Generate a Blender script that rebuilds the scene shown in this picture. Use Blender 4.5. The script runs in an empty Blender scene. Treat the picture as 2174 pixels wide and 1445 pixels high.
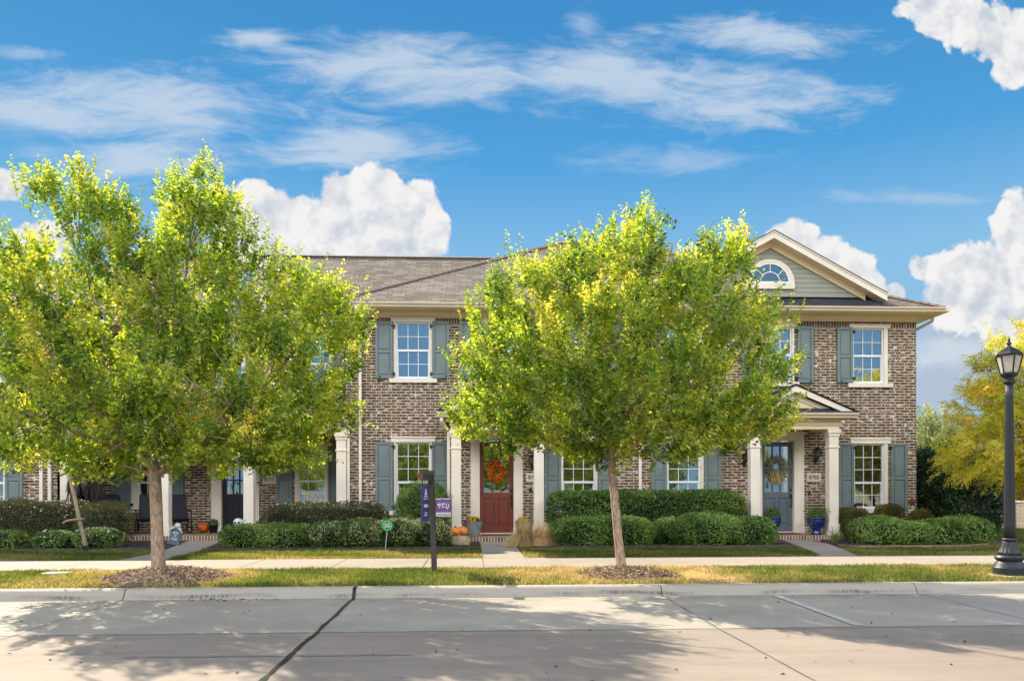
import bpy, math, random
import numpy as np
from mathutils import Vector, Matrix
R = math.radians
random.seed(7)
scn = bpy.context.scene
COL = scn.collection
# ------------------------------------------------------------------ camera frame (pixels of a 2174 wide photograph -> world)
FPX, HZ, CZ, YAW = 1700.0, 1050.0, 1.35, 0.0488
CO, SI = math.cos(YAW), math.sin(YAW)
def ray(px, py):
    dx = (px - 1087.0) / FPX
    return dx * CO + SI, CO - dx * SI, (HZ - py) / FPX
def P(px, py, Y):
    r = ray(px, py); t = Y / r[1]
    return Vector((r[0] * t, Y, CZ + r[2] * t))
def XA(px, Y): return P(px, HZ, Y).x
def ZA(px, py, Y): return P(px, py, Y).z
def MPP(px, Y): return Y / ray(px, 0)[1] / FPX
def G(px, py, z):
    r = ray(px, py); t = (z - CZ) / r[2]
    return Vector((r[0] * t, r[1] * t, z))
def lin(c): return c / 12.92 if c <= 0.04045 else ((c + 0.055) / 1.055) ** 2.4
def S(r, g, b): return (lin(r / 255), lin(g / 255), lin(b / 255), 1)
# ------------------------------------------------------------------ mesh building
ORIG = {}
def set_props(o, label=None, cat=None, group=None, kind=None):
    if label: o['label'] = label
    if cat: o['category'] = cat
    if group: o['group'] = group
    if kind: o['kind'] = kind
def thing(name, label, cat, loc=(0, 0, 0), group=None):
    o = bpy.data.objects.new(name, None); COL.objects.link(o)
    o.location = loc; o.empty_display_size = 0.1
    ORIG[o.name] = Vector(loc)
    set_props(o, label, cat, group)
    return o
def place(o, parent, loc=None):
    COL.objects.link(o)
    if parent is not None:
        o.parent = parent; ORIG[o.name] = ORIG[parent.name]
    else:
        o.location = loc or (0, 0, 0); ORIG[o.name] = Vector(loc or (0, 0, 0))
class MB:
    def __init__(self): self.v = []; self.f = []; self.m = []; self.uv = {}
    def quad(self, a, b, c, d, m=0, uv=None):
        n = len(self.v); self.v += [tuple(a), tuple(b), tuple(c), tuple(d)]
        if uv: self.uv[len(self.f)] = uv
        self.f.append((n, n + 1, n + 2, n + 3)); self.m.append(m); return self
    def poly(self, pts, m=0, uv=None):
        n = len(self.v); self.v += [tuple(p) for p in pts]
        if uv: self.uv[len(self.f)] = uv
        self.f.append(tuple(range(n, n + len(pts)))); self.m.append(m); return self
    def box(self, x0, x1, y0, y1, z0, z1, m=0):
        if x0 > x1: x0, x1 = x1, x0
        if y0 > y1: y0, y1 = y1, y0
        if z0 > z1: z0, z1 = z1, z0
        n = len(self.v)
        self.v += [(x0, y0, z0), (x1, y0, z0), (x1, y1, z0), (x0, y1, z0), (x0, y0, z1), (x1, y0, z1), (x1, y1, z1), (x0, y1, z1)]
        for f in ((0, 3, 2, 1), (4, 5, 6, 7), (0, 1, 5, 4), (1, 2, 6, 5), (2, 3, 7, 6), (3, 0, 4, 7)):
            self.f.append(tuple(n + i for i in f)); self.m.append(m)
        return self
    def extrude(self, pts, d, m=0):
        """closed solid: polygon pts (3-D) pushed along vector d"""
        d = Vector(d); a = [Vector(p) for p in pts]; n = len(self.v); k = len(a)
        self.v += [tuple(p) for p in a] + [tuple(p + d) for p in a]
        self.f.append(tuple(range(n, n + k))); self.m.append(m)
        self.f.append(tuple(range(n + 2 * k - 1, n + k - 1, -1))); self.m.append(m)
        for i in range(k):
            j = (i + 1) % k
            self.f.append((n + j, n + i, n + k + i, n + k + j)); self.m.append(m)
        return self
    def beam(self, a, b, w, h, up=(0, 0, 1), m=0):
        a = Vector(a); b = Vector(b); d = (b - a).normalized(); up = Vector(up)
        s = d.cross(up).normalized(); u = s.cross(d).normalized()
        q = [a + s * w / 2 + u * h / 2, a - s * w / 2 + u * h / 2, a - s * w / 2 - u * h / 2, a + s * w / 2 - u * h / 2]
        return self.extrude(q, b - a, m)
    def tube(self, pts, rad, n=8, m=0, cap=True):
        pts = [Vector(p) for p in pts]; k0 = len(self.v); K = len(pts)
        if not hasattr(rad, '__len__'): rad = [rad] * K
        ref = Vector((0.3, 0.9, 0.2)).normalized()
        for i, p in enumerate(pts):
            d = (pts[min(i + 1, K - 1)] - pts[max(i - 1, 0)]).normalized()
            if abs(d.dot(ref)) > 0.95: ref = Vector((0.9, -0.2, 0.3)).normalized()
            s = d.cross(ref).normalized(); u = s.cross(d).normalized()
            for j in range(n):
                t = 2 * math.pi * j / n
                self.v.append(tuple(p + (s * math.cos(t) + u * math.sin(t)) * rad[i]))
        for i in range(K - 1):
            for j in range(n):
                a = k0 + i * n + j; b = k0 + i * n + (j + 1) % n
                self.f.append((a, b, b + n, a + n)); self.m.append(m)
        if cap:
            self.f.append(tuple(k0 + j for j in range(n - 1, -1, -1))); self.m.append(m)
            self.f.append(tuple(k0 + (K - 1) * n + j for j in range(n))); self.m.append(m)
        return self
    def lathe(self, prof, c, n=24, m=0, flute=None, cap=True):
        c = Vector(c); k0 = len(self.v); K = len(prof)
        for (r, z) in prof:
            for j in range(n):
                t = 2 * math.pi * j / n
                rr = r * (flute(t, z) if flute else 1)
                self.v.append((c.x + rr * math.cos(t), c.y + rr * math.sin(t), c.z + z))
        for i in range(K - 1):
            for j in range(n):
                a = k0 + i * n + j; b = k0 + i * n + (j + 1) % n
                self.f.append((a, b, b + n, a + n)); self.m.append(m)
        if cap:
            self.f.append(tuple(k0 + j for j in range(n - 1, -1, -1))); self.m.append(m)
            self.f.append(tuple(k0 + (K - 1) * n + j for j in range(n))); self.m.append(m)
        return self
    def ball(self, c, rx, ry, rz, n=16, k=10, m=0, fn=None):
        prof = []
        k0 = len(self.v); c = Vector(c)
        for i in range(k + 1):
            ph = math.pi * i / k - math.pi / 2
            for j in range(n):
                t = 2 * math.pi * j / n
                q = 1 if fn is None else fn(t, ph)
                self.v.append((c.x + rx * q * math.cos(ph) * math.cos(t), c.y + ry * q * math.cos(ph) * math.sin(t), c.z + rz * math.sin(ph) * (1 if fn is None else (0.7 + 0.3 * q))))
        for i in range(k):
            for j in range(n):
                a = k0 + i * n + j; b = k0 + i * n + (j + 1) % n
                self.f.append((a, b, b + n, a + n)); self.m.append(m)
        return self
    def add(self, verts, faces, m=0):
        n = len(self.v); self.v += [tuple(p) for p in verts]
        for f in faces: self.f.append(tuple(n + i for i in f)); self.m.append(m)
        return self
    def build(self, name, mats, parent=None, bevel=0, smooth=False, loc=None, segs=2):
        off = ORIG[parent.name] if parent is not None else Vector(loc or (0, 0, 0))
        me = bpy.data.meshes.new(name)
        me.from_pydata([(x - off.x, y - off.y, z - off.z) for x, y, z in self.v], [], self.f)
        if not isinstance(mats, (list, tuple)): mats = [mats]
        for m in mats: me.materials.append(m)
        if len(mats) > 1: me.polygons.foreach_set('material_index', self.m)
        if self.uv:
            uvl = me.uv_layers.new(name='UVMap')
            for fi, uvs in self.uv.items():
                for k, li in enumerate(me.polygons[fi].loop_indices): uvl.data[li].uv = uvs[k]
        if smooth: me.polygons.foreach_set('use_smooth', [True] * len(self.f))
        me.validate(); me.update()
        o = bpy.data.objects.new(name, me); place(o, parent, loc)
        if bevel:
            b = o.modifiers.new('bevel', 'BEVEL'); b.width = bevel; b.segments = segs; b.limit_method = 'ANGLE'; b.angle_limit = R(40)
            b.use_clamp_overlap = True
        return o
def np_obj(name, V, F, mats, parent=None, loc=None, attrs=None, midx=None, smooth=False):
    """heavy mesh from arrays: V (n,3), F (m,3|4)"""
    off = ORIG[parent.name] if parent is not None else Vector(loc or (0, 0, 0))
    V = np.asarray(V, dtype=np.float32) - np.array(off, dtype=np.float32)
    F = np.asarray(F, dtype=np.int32); k = F.shape[1]
    me = bpy.data.meshes.new(name)
    me.vertices.add(len(V)); me.vertices.foreach_set('co', V.ravel())
    me.loops.add(F.size); me.loops.foreach_set('vertex_index', F.ravel())
    me.polygons.add(len(F)); me.polygons.foreach_set('loop_start', np.arange(len(F), dtype=np.int32) * k)
    me.polygons.foreach_set('loop_total', np.full(len(F), k, dtype=np.int32))
    if not isinstance(mats, (list, tuple)): mats = [mats]
    for m in mats: me.materials.append(m)
    if midx is not None: me.polygons.foreach_set('material_index', np.asarray(midx, dtype=np.int32))
    if smooth: me.polygons.foreach_set('use_smooth', np.ones(len(F), dtype=bool))
    for an, arr in (attrs or {}).items():
        a = me.attributes.new(an, 'FLOAT', 'POINT'); a.data.foreach_set('value', np.asarray(arr, dtype=np.float32))
    me.update(calc_edges=True)
    o = bpy.data.objects.new(name, me); place(o, parent, loc)
    return o
# ------------------------------------------------------------------ materials
def nt(name):
    m = bpy.data.materials.new(name); m.use_nodes = True
    t = m.node_tree; t.nodes.clear()
    out = t.nodes.new('ShaderNodeOutputMaterial')
    return m, t, out
def N(t, typ, **kw):
    n = t.nodes.new(typ)
    for k, v in kw.items():
        if k.startswith('i_'):
            key = k[2:]
            n.inputs[int(key) if key.isdigit() else key.replace('_', ' ')].default_value = v
        else: setattr(n, k, v)
    return n
def L(t, a, b): t.links.new(a, b)
def math_(t, op, a, b=None, c=None, clamp=False):
    n = t.nodes.new('ShaderNodeMath'); n.operation = op; n.use_clamp = clamp
    for i, x in enumerate((a, b, c)):
        if x is None: continue
        if isinstance(x, (int, float)): n.inputs[i].default_value = x
        else: t.links.new(x, n.inputs[i])
    return n.outputs[0]
def vmath(t, op, a, b=None):
    n = t.nodes.new('ShaderNodeVectorMath'); n.operation = op
    for i, x in enumerate((a, b)):
        if x is None: continue
        if isinstance(x, (tuple, list)): n.inputs[i].default_value = x
        else: t.links.new(x, n.inputs[i])
    return n.outputs['Value'] if op in ('LENGTH', 'DOT_PRODUCT') else n.outputs[0]
def mixc(t, fac, a, b, mode='MIX'):
    n = t.nodes.new('ShaderNodeMix'); n.data_type = 'RGBA'; n.blend_type = mode
    for s, x in ((0, fac), (6, a), (7, b)):
        if isinstance(x, (int, float)): n.inputs[s].default_value = x
        elif isinstance(x, (tuple, list)): n.inputs[s].default_value = x
        else: t.links.new(x, n.inputs[s])
    return n.outputs[2]
def smooth(t, x, lo, hi):
    n = t.nodes.new('ShaderNodeMapRange'); n.interpolation_type = 'SMOOTHSTEP'
    n.inputs[1].default_value = lo; n.inputs[2].default_value = hi
    t.links.new(x, n.inputs[0]); return n.outputs[0]
def noise(t, vec, scale, detail=4, rough=0.55, dist=0.0, dims='3D'):
    n = N(t, 'ShaderNodeTexNoise'); n.noise_dimensions = dims
    n.inputs['Scale'].default_value = scale; n.inputs['Detail'].default_value = detail
    n.inputs['Roughness'].default_value = rough; n.inputs['Distortion'].default_value = dist
    if vec is not None: t.links.new(vec, n.inputs['Vector'])
    return n.outputs['Fac']
def objco(t): return t.nodes.new('ShaderNodeTexCoord').outputs['Object']
def posco(t): return t.nodes.new('ShaderNodeNewGeometry').outputs['Position']
def scale3(t, v, s):
    n = N(t, 'ShaderNodeMapping'); n.inputs['Scale'].default_value = s; t.links.new(v, n.inputs['Vector']); return n.outputs[0]
def principled(t, out, col, rough=0.6, metal=0.0, bump=None, spec=None, coat=None):
    b = t.nodes.new('ShaderNodeBsdfPrincipled')
    for k, x in (('Base Color', col), ('Roughness', rough), ('Metallic', metal)):
        if isinstance(x, (int, float, tuple, list)): b.inputs[k].default_value = x
        else: t.links.new(x, b.inputs[k])
    if spec is not None: b.inputs['Specular IOR Level'].default_value = spec
    if coat is not None: b.inputs['Coat Weight'].default_value = coat
    if bump is not None: t.links.new(bump, b.inputs['Normal'])
    t.links.new(b.outputs[0], out.inputs[0]); return b
def bumpn(t, h, strength=0.3, dist=0.01):
    n = t.nodes.new('ShaderNodeBump'); n.inputs['Strength'].default_value = strength; n.inputs['Distance'].default_value = dist
    t.links.new(h, n.inputs['Height']); return n.outputs[0]
def dark(c, k): return (c[0] * k, c[1] * k, c[2] * k, 1)
def paint(name, col, rough=0.5, var=0.12, sc=3.0, bump=0.15, fine=60, metal=0.0, spec=None):
    m, t, out = nt(name); v = objco(t)
    n1 = noise(t, v, sc, 5, 0.6); n2 = noise(t, v, fine, 3, 0.6)
    c = mixc(t, smooth(t, n1, 0.3, 0.7), dark(col, 1 - var), dark(col, 1 + var * 0.6))
    c = mixc(t, math_(t, 'MULTIPLY', smooth(t, n2, 0.5, 0.8), var), c, dark(col, 0.6))
    r = math_(t, 'ADD', math_(t, 'MULTIPLY', n1, 0.2), rough - 0.1)
    principled(t, out, c, r, metal, bumpn(t, n2, bump, 0.004), spec)
    return m
def brick_mat(name, horizontal=False, soldier=False, dark1=S(80, 57, 41), dark2=S(118, 88, 66), wash=0.95):
    m, t, out = nt(name); v = objco(t)
    s = N(t, 'ShaderNodeSeparateXYZ'); L(t, v, s.inputs[0])
    cb = N(t, 'ShaderNodeCombineXYZ')
    if horizontal: L(t, s.outputs[0], cb.inputs[0]); L(t, s.outputs[1], cb.inputs[1])
    else:
        xy = math_(t, 'ADD', s.outputs[0], s.outputs[1])
        if soldier: L(t, s.outputs[2], cb.inputs[0]); L(t, xy, cb.inputs[1])
        else: L(t, xy, cb.inputs[0]); L(t, s.outputs[2], cb.inputs[1])
    wob = noise(t, v, 9, 2, 0.5)
    wv = N(t, 'ShaderNodeCombineXYZ'); w_ = math_(t, 'MULTIPLY', math_(t, 'SUBTRACT', wob, 0.5), 0.012)
    L(t, w_, wv.inputs[0]); L(t, w_, wv.inputs[1])
    vec = vmath(t, 'ADD', cb.outputs[0], wv.outputs[0])
    b = N(t, 'ShaderNodeTexBrick'); b.offset = 0.5 if not soldier else 0.0
    L(t, vec, b.inputs['Vector'])
    b.inputs['Color1'].default_value = dark1; b.inputs['Color2'].default_value = dark2
    b.inputs['Mortar'].default_value = (0, 0, 0, 1)
    b.inputs['Scale'].default_value = 1.0; b.inputs['Mortar Size'].default_value = 0.0105
    b.inputs['Mortar Smooth'].default_value = 0.25; b.inputs['Bias'].default_value = -0.1
    b.inputs['Brick Width'].default_value = 0.262; b.inputs['Row Height'].default_value = 0.0765
    n1 = noise(t, v, 30, 6, 0.75); n2 = noise(t, v, 1.7, 4, 0.7); n3 = noise(t, scale3(t, v, (6, 6, 13)), 1.0, 5, 0.72)
    c = mixc(t, math_(t, 'MULTIPLY', smooth(t, n1, 0.42, 0.75), 0.7), b.outputs['Color'], S(60, 44, 34))
    c = mixc(t, math_(t, 'MULTIPLY', smooth(t, noise(t, scale3(t, v, (4, 4, 13)), 1.0, 2, 0.5), 0.55, 0.7), 0.5), c, S(134, 100, 72))
    # lime-washed smears on some of the bricks
    sm = math_(t, 'MULTIPLY', smooth(t, n3, 0.545, 0.59), math_(t, 'ADD', smooth(t, n2, 0.42, 0.58), 0.2), clamp=True)
    c = mixc(t, math_(t, 'MULTIPLY', sm, wash * 1.6, clamp=True), c, S(222, 212, 196))
    st = noise(t, scale3(t, v, (1.6, 1.6, .45)), 1.0, 5, 0.65)
    mort = mixc(t, n1, S(194, 178, 156), S(220, 206, 184))
    mf = math_(t, 'ADD', b.outputs['Fac'], math_(t, 'MULTIPLY', smooth(t, n1, 0.66, 0.8), 0.3), clamp=True)
    c = mixc(t, mf, c, mort)
    c = mixc(t, math_(t, 'MULTIPLY', smooth(t, st, .46, .75), .38), c, S(70, 56, 46))
    h = math_(t, 'ADD', math_(t, 'MULTIPLY', b.outputs['Fac'], -1.0), math_(t, 'MULTIPLY', n1, 0.5))
    principled(t, out, c, 0.85, 0, bumpn(t, h, 0.6, 0.008), 0.25)
    return m
def shingle_mat(name, base, var=0.35):
    m, t, out = nt(name); uv = N(t, 'ShaderNodeUVMap').outputs[0]
    b = N(t, 'ShaderNodeTexBrick'); L(t, uv, b.inputs['Vector']); b.offset = 0.37; b.offset_frequency = 2
    b.inputs['Color1'].default_value = dark(base, 1 - var); b.inputs['Color2'].default_value = dark(base, 1 + var)
    b.inputs['Mortar'].default_value = dark(base, 0.22); b.inputs['Scale'].default_value = 1.0  # dark joint lines also paint in the shade under each shingle lap
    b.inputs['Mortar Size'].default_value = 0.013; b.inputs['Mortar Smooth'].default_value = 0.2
    b.inputs['Brick Width'].default_value = 0.36; b.inputs['Row Height'].default_value = 0.19; b.inputs['Bias'].default_value = 0.0
    s = N(t, 'ShaderNodeSeparateXYZ'); L(t, uv, s.inputs[0])
    row = math_(t, 'FRACT', math_(t, 'DIVIDE', s.outputs[1], 0.19))
    n1 = noise(t, uv, 120, 4, 0.7); n2 = noise(t, uv, 1.2, 5, 0.6); n3 = noise(t, scale3(t, uv, (3.3, 8, 1)), 1, 2)
    c = mixc(t, math_(t, 'MULTIPLY', smooth(t, n3, 0.45, 0.65), 0.5), b.outputs['Color'], dark(base, 0.55))
    c = mixc(t, math_(t, 'MULTIPLY', n1, 0.5), c, dark(base, 1.5))
    c = mixc(t, math_(t, 'MULTIPLY', smooth(t, n2, 0.4, 0.75), 0.25), c, dark(base, 0.7))
    h = math_(t, 'ADD', math_(t, 'MULTIPLY', row, -1.0), math_(t, 'MULTIPLY', b.outputs['Fac'], -0.4))
    h = math_(t, 'ADD', h, math_(t, 'MULTIPLY', n1, 0.35))
    principled(t, out, c, 0.95, 0, bumpn(t, h, 1.0, 0.02), 0.15)
    return m
def leaf_mat(name, cols, trans=0.45, tcol=None, gloss=0.35, rough=0.42, pos=(0.0, 0.35, 0.65, 1.0)):
    """cols: ramp stops from deep to young leaf colour; read from the leaf's own tint attribute"""
    m, t, out = nt(name)
    a = N(t, 'ShaderNodeAttribute', attribute_name='tint')
    r = N(t, 'ShaderNodeValToRGB'); L(t, a.outputs['Fac'], r.inputs[0])
    e = r.color_ramp.elements
    e[0].position = pos[0]; e[0].color = cols[0]; e[1].position = pos[-1]; e[1].color = cols[-1]
    for k in range(1, len(cols) - 1):
        x = e.new(pos[k]); x.color = cols[k]
    n = noise(t, objco(t), 2.1, 3, 0.5)
    c = mixc(t, math_(t, 'MULTIPLY', smooth(t, n, 0.35, 0.7), 0.35), r.outputs[0], dark(cols[1], 0.8))
    b = N(t, 'ShaderNodeBsdfPrincipled'); L(t, c, b.inputs['Base Color'])
    b.inputs['Roughness'].default_value = rough; b.inputs['Specular IOR Level'].default_value = gloss
    tr = N(t, 'ShaderNodeBsdfTranslucent')
    hs = N(t, 'ShaderNodeHueSaturation'); L(t, c, hs.inputs['Color']); hs.inputs['Value'].default_value = 2.4; hs.inputs['Saturation'].default_value = 1.1; hs.inputs['Hue'].default_value = 0.482
    L(t, hs.outputs[0], tr.inputs[0])
    mx = N(t, 'ShaderNodeMixShader'); mx.inputs[0].default_value = trans
    L(t, b.outputs[0], mx.inputs[1]); L(t, tr.outputs[0], mx.inputs[2]); L(t, mx.outputs[0], out.inputs[0])
    return m
def glass_mat(name, refl=0.35, tint=(0.75, 0.8, 0.82, 1), wav=0.02):
    m, t, out = nt(name)
    g = N(t, 'ShaderNodeBsdfGlossy'); g.inputs['Roughness'].default_value = 0.015; g.inputs['Color'].default_value = (0.92, 0.96, 1.0, 1)
    n = noise(t, objco(t), 2.6, 2, 0.5)
    L(t, bumpn(t, n, wav * 10, 0.02), g.inputs['Normal'])
    tr = N(t, 'ShaderNodeBsdfTransparent'); tr.inputs[0].default_value = tint
    fr = N(t, 'ShaderNodeFresnel'); fr.inputs[0].default_value = 1.5
    f = math_(t, 'ADD', fr.outputs[0], refl, clamp=True)
    mx = N(t, 'ShaderNodeMixShader'); L(t, f, mx.inputs[0]); L(t, tr.outputs[0], mx.inputs[1]); L(t, g.outputs[0], mx.inputs[2])
    L(t, mx.outputs[0], out.inputs[0]); return m
M = {}
M['brick'] = brick_mat('weathered_brown_brick')
M['soldier'] = brick_mat('soldier_course_brick', soldier=True, wash=0.3)
M['paver'] = brick_mat('porch_brick', horizontal=True, dark1=S(120, 84, 70), dark2=S(150, 118, 102), wash=0.2)
M['porchedge'] = brick_mat('porch_edge_brick', soldier=True, dark1=S(120, 90, 76), dark2=S(165, 135, 115), wash=0.2)
M['trim'] = paint('cream_trim_paint', S(234, 221, 204), 0.5, 0.1, 1.1, 0.1)
M['frieze'] = paint('warm_cream_paint', S(234, 212, 178), 0.5, 0.06, 1.5, 0.08)
M['vinyl'] = paint('white_window_vinyl', S(236, 236, 236), 0.35, 0.04, 2, 0.03)
M['gutter'] = paint('gutter_enamel', S(226, 206, 178), 0.35, 0.06, 1.2, 0.03)
M['shutter'] = paint('grey_green_shutter_paint', S(112, 124, 123), 0.5, 0.1, 2.5, 0.12)
M['iron'] = paint('black_iron', S(22, 22, 24), 0.45, 0.2, 6, 0.2)
M['red'] = paint('brick_red_door_paint', S(118, 57, 46), 0.38, 0.08, 2, 0.08)
M['greydoor'] = paint('blue_grey_door_paint', S(94, 104, 112), 0.38, 0.08, 2, 0.08)
M['blackdoor'] = paint('charcoal_door_paint', S(34, 38, 44), 0.35, 0.1, 2, 0.08)
M['siding'] = paint('sage_siding_paint', S(150, 151, 138), 0.6, 0.07, 2, 0.2)
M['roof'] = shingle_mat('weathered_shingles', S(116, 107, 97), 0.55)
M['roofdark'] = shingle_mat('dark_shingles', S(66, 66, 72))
M['cap'] = paint('ridge_cap_shingle', S(128, 110, 96), 0.9, 0.25, 5, 0.6)
M['glass'] = glass_mat('window_glass', 0.30)
M['glassup'] = glass_mat('upper_window_glass', 0.36, (0.55, 0.68, 0.8, 1), 0.012)
M['blind'] = paint('white_blind_slat', S(190, 193, 194), 0.6, 0.05, 3, 0.05)
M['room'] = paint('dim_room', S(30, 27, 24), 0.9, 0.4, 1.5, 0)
M['curtain'] = paint('pale_curtain', S(150, 150, 140), 0.9, 0.15, 4, 0.2)
M['sign'] = paint('limestone_plaque', S(214, 206, 190), 0.8, 0.08, 8, 0.3)
M['ink'] = paint('black_lettering', S(26, 24, 24), 0.5, 0.05, 4, 0)
SUN_E, SKY_S, EXPO, CLOUD, BACK, ROLL = 5.0, 0.08, 1.08, 0.43, 2.6, -0.002
SKY_SAT, SKY_HUE, SKY_MUL, SKYB, SKY_MIX = 1.15, 0.5, (0.42, 0.66, 0.82, 1), 0.54, 0.78
# ------------------------------------------------------------------ facade planes
YF, YL = 21.6, 24.0            # front brick plane; recessed brick plane of the porch house
ZB, ZPORCH = 0.16, 0.29
ZEAVE, YEAVE = 6.38, 21.1
def house(name, label, x, y=YF): return thing(name, label, 'townhouse', (x, y, ZB), 'brick townhouses in the terrace')
def wall_panel(mb, x0, x1, z0, z1, Y, holes, depth=0.11, m=0, mrev=1):
    xs = sorted(set([x0, x1] + [c for h in holes for c in (h[0], h[1]) if x0 < c < x1]))
    zs = sorted(set([z0, z1] + [c for h in holes for c in (h[2], h[3]) if z0 < c < z1]))
    for i in range(len(xs) - 1):
        for j in range(len(zs) - 1):
            cx, cz = (xs[i] + xs[i + 1]) / 2, (zs[j] + zs[j + 1]) / 2
            if any(h[0] < cx < h[1] and h[2] < cz < h[3] for h in holes): continue
            mb.quad((xs[i], Y, zs[j]), (xs[i + 1], Y, zs[j]), (xs[i + 1], Y, zs[j + 1]), (xs[i], Y, zs[j + 1]), m)
    for (a, b, c, d) in holes:
        mb.quad((a, Y, c), (a, Y, d), (a, Y + depth, d), (a, Y + depth, c), mrev)
        mb.quad((b, Y, d), (b, Y, c), (b, Y + depth, c), (b, Y + depth, d), mrev)
        mb.quad((a, Y, d), (b, Y, d), (b, Y + depth, d), (a, Y + depth, d), mrev)
        mb.quad((b, Y, c), (a, Y, c), (a, Y + depth, c), (b, Y + depth, c), mrev)
def win_rect(p, Y):
    """(pixel left, right, top, bottom) of the white frame -> world rectangle"""
    xc = (p[0] + p[1]) / 2
    return (XA(p[0], Y), XA(p[1], Y), ZA(xc, p[3], Y), ZA(xc, p[2], Y))
def window(h, p, Y, rows=(2, 2), split=0.5, blind='slats', glass='glass', casing=(0.06, 0.06, 0.16), sill=True, head=True, inset=0.03):
    x0, x1, z0, z1 = win_rect(p, Y)
    yf = Y + inset
    w = MB(); fr = 0.042
    w.box(x0, x0 + fr, yf, yf + 0.075, z0, z1); w.box(x1 - fr, x1, yf, yf + 0.075, z0, z1)
    w.box(x0 + fr, x1 - fr, yf, yf + 0.075, z1 - fr, z1); w.box(x0 + fr, x1 - fr, yf, yf + 0.075, z0, z0 + fr)
    zm = z0 + (z1 - z0) * split
    w.box(x0 + fr, x1 - fr, yf + 0.008, yf + 0.07, zm - 0.028, zm + 0.03)
    ia, ib = x0 + fr, x1 - fr
    # lower sash sits 2 cm further in
    s = 0.022
    w.box(ia, ia + s, yf + 0.03, yf + 0.068, z0 + fr, zm - 0.028); w.box(ib - s, ib, yf + 0.03, yf + 0.068, z0 + fr, zm - 0.028)
    w.box(ia + s, ib - s, yf + 0.03, yf + 0.068, z0 + fr, z0 + fr + s)
    mu = 0.018
    for (za, zb, rr, dy, a, b) in ((zm + 0.03, z1 - fr, rows[0], 0.02, ia, ib), (z0 + fr + s, zm - 0.028, rows[1], 0.036, ia + s, ib - s)):
        for k in (1, 2):
            x = a + (b - a) * k / 3; w.box(x - mu / 2, x + mu / 2, yf + dy, yf + dy + 0.02, za, zb)
        for k in range(1, rr):
            z = za + (zb - za) * k / rr; w.box(a, b, yf + dy + 0.002, yf + dy + 0.018, z - mu / 2, z + mu / 2)
    wo = w.build('window', M['vinyl'], h, 0.004)
    g = MB(); g.box(ia, ib, yf + 0.046, yf + 0.05, zm, z1 - fr); g.box(ia + s, ib - s, yf + 0.058, yf + 0.062, z0 + fr + s, zm - 0.03)
    g.build('pane', M[glass], wo)
    b = MB()
    yb = yf + 0.14
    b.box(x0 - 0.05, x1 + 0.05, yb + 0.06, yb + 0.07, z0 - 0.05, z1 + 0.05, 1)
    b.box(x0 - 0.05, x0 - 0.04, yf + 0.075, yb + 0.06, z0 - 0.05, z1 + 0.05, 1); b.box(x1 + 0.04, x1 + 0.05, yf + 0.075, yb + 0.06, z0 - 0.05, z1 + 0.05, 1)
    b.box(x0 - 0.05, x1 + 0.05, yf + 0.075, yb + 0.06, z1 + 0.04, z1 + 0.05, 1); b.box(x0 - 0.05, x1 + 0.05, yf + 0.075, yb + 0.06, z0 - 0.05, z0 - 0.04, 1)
    if blind in ('slats', 'closed', 'half'):
        zlow = z0 if blind != 'half' else zm - 0.1
        n = int((z1 - zlow) / 0.052)
        for k in range(n):
            z = z1 - 0.03 - k * 0.052
            if blind == 'closed': b.quad((x0 + 0.03, yb - 0.008, z - 0.03), (x1 - 0.03, yb - 0.008, z - 0.03), (x1 - 0.03, yb + 0.012, z + 0.024), (x0 + 0.03, yb + 0.012, z + 0.024), 0)
            else: b.quad((x0 + 0.03, yb - 0.022, z - 0.008), (x1 - 0.03, yb - 0.022, z - 0.008), (x1 - 0.03, yb + 0.024, z + 0.012), (x0 + 0.03, yb + 0.024, z + 0.012), 0)
        for q in (0.25, 0.75):
            x = x0 + (x1 - x0) * q; b.box(x - 0.006, x + 0.006, yb - 0.025, yb - 0.022, zlow, z1)
    elif blind == 'curtain':
        n = 28
        for k in range(n):
            xa = x0 + (x1 - x0) * k / n; xb = x0 + (x1 - x0) * (k + 1) / n
            ya = yb + 0.02 * math.sin(k * 1.3); yc = yb + 0.02 * math.sin((k + 1) * 1.3)
            b.quad((xa, ya, z0 - .02), (xb, yc, z0 - .02), (xb, yc, z1 + .02), (xa, ya, z1 + .02), 2)
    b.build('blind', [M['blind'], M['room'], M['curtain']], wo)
    cl, cr, ch = casing
    if cl: c = MB(); c.box(x0 - cl, x0, Y - 0.012, yf + 0.06, z0, z1); c.build('casing', M['trim'], wo, 0.004)
    if cr: c = MB(); c.box(x1, x1 + cr, Y - 0.012, yf + 0.06, z0, z1); c.build('casing', M['trim'], wo, 0.004)
    if head:
        l = MB(); l.box(x0 - cl - 0.07, x1 + cr + 0.07, Y - 0.03, yf + 0.06, z1, z1 + ch)
        l.box(x0 - cl - 0.09, x1 + cr + 0.09, Y - 0.05, Y - 0.03, z1 + ch * 0.72, z1 + ch)
        l.build('head_trim', M['trim'], wo, 0.005)
    if sill:
        l = MB(); l.box(x0 - cl - 0.12, x1 + cr + 0.12, Y - 0.07, yf + 0.04, z0 - 0.115, z0 - 0.002)
        l.build('sill', M['trim'], wo, 0.006)
    return (x0 - cl, x1 + cr, z0, z1 + ch * 0.5)
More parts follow.
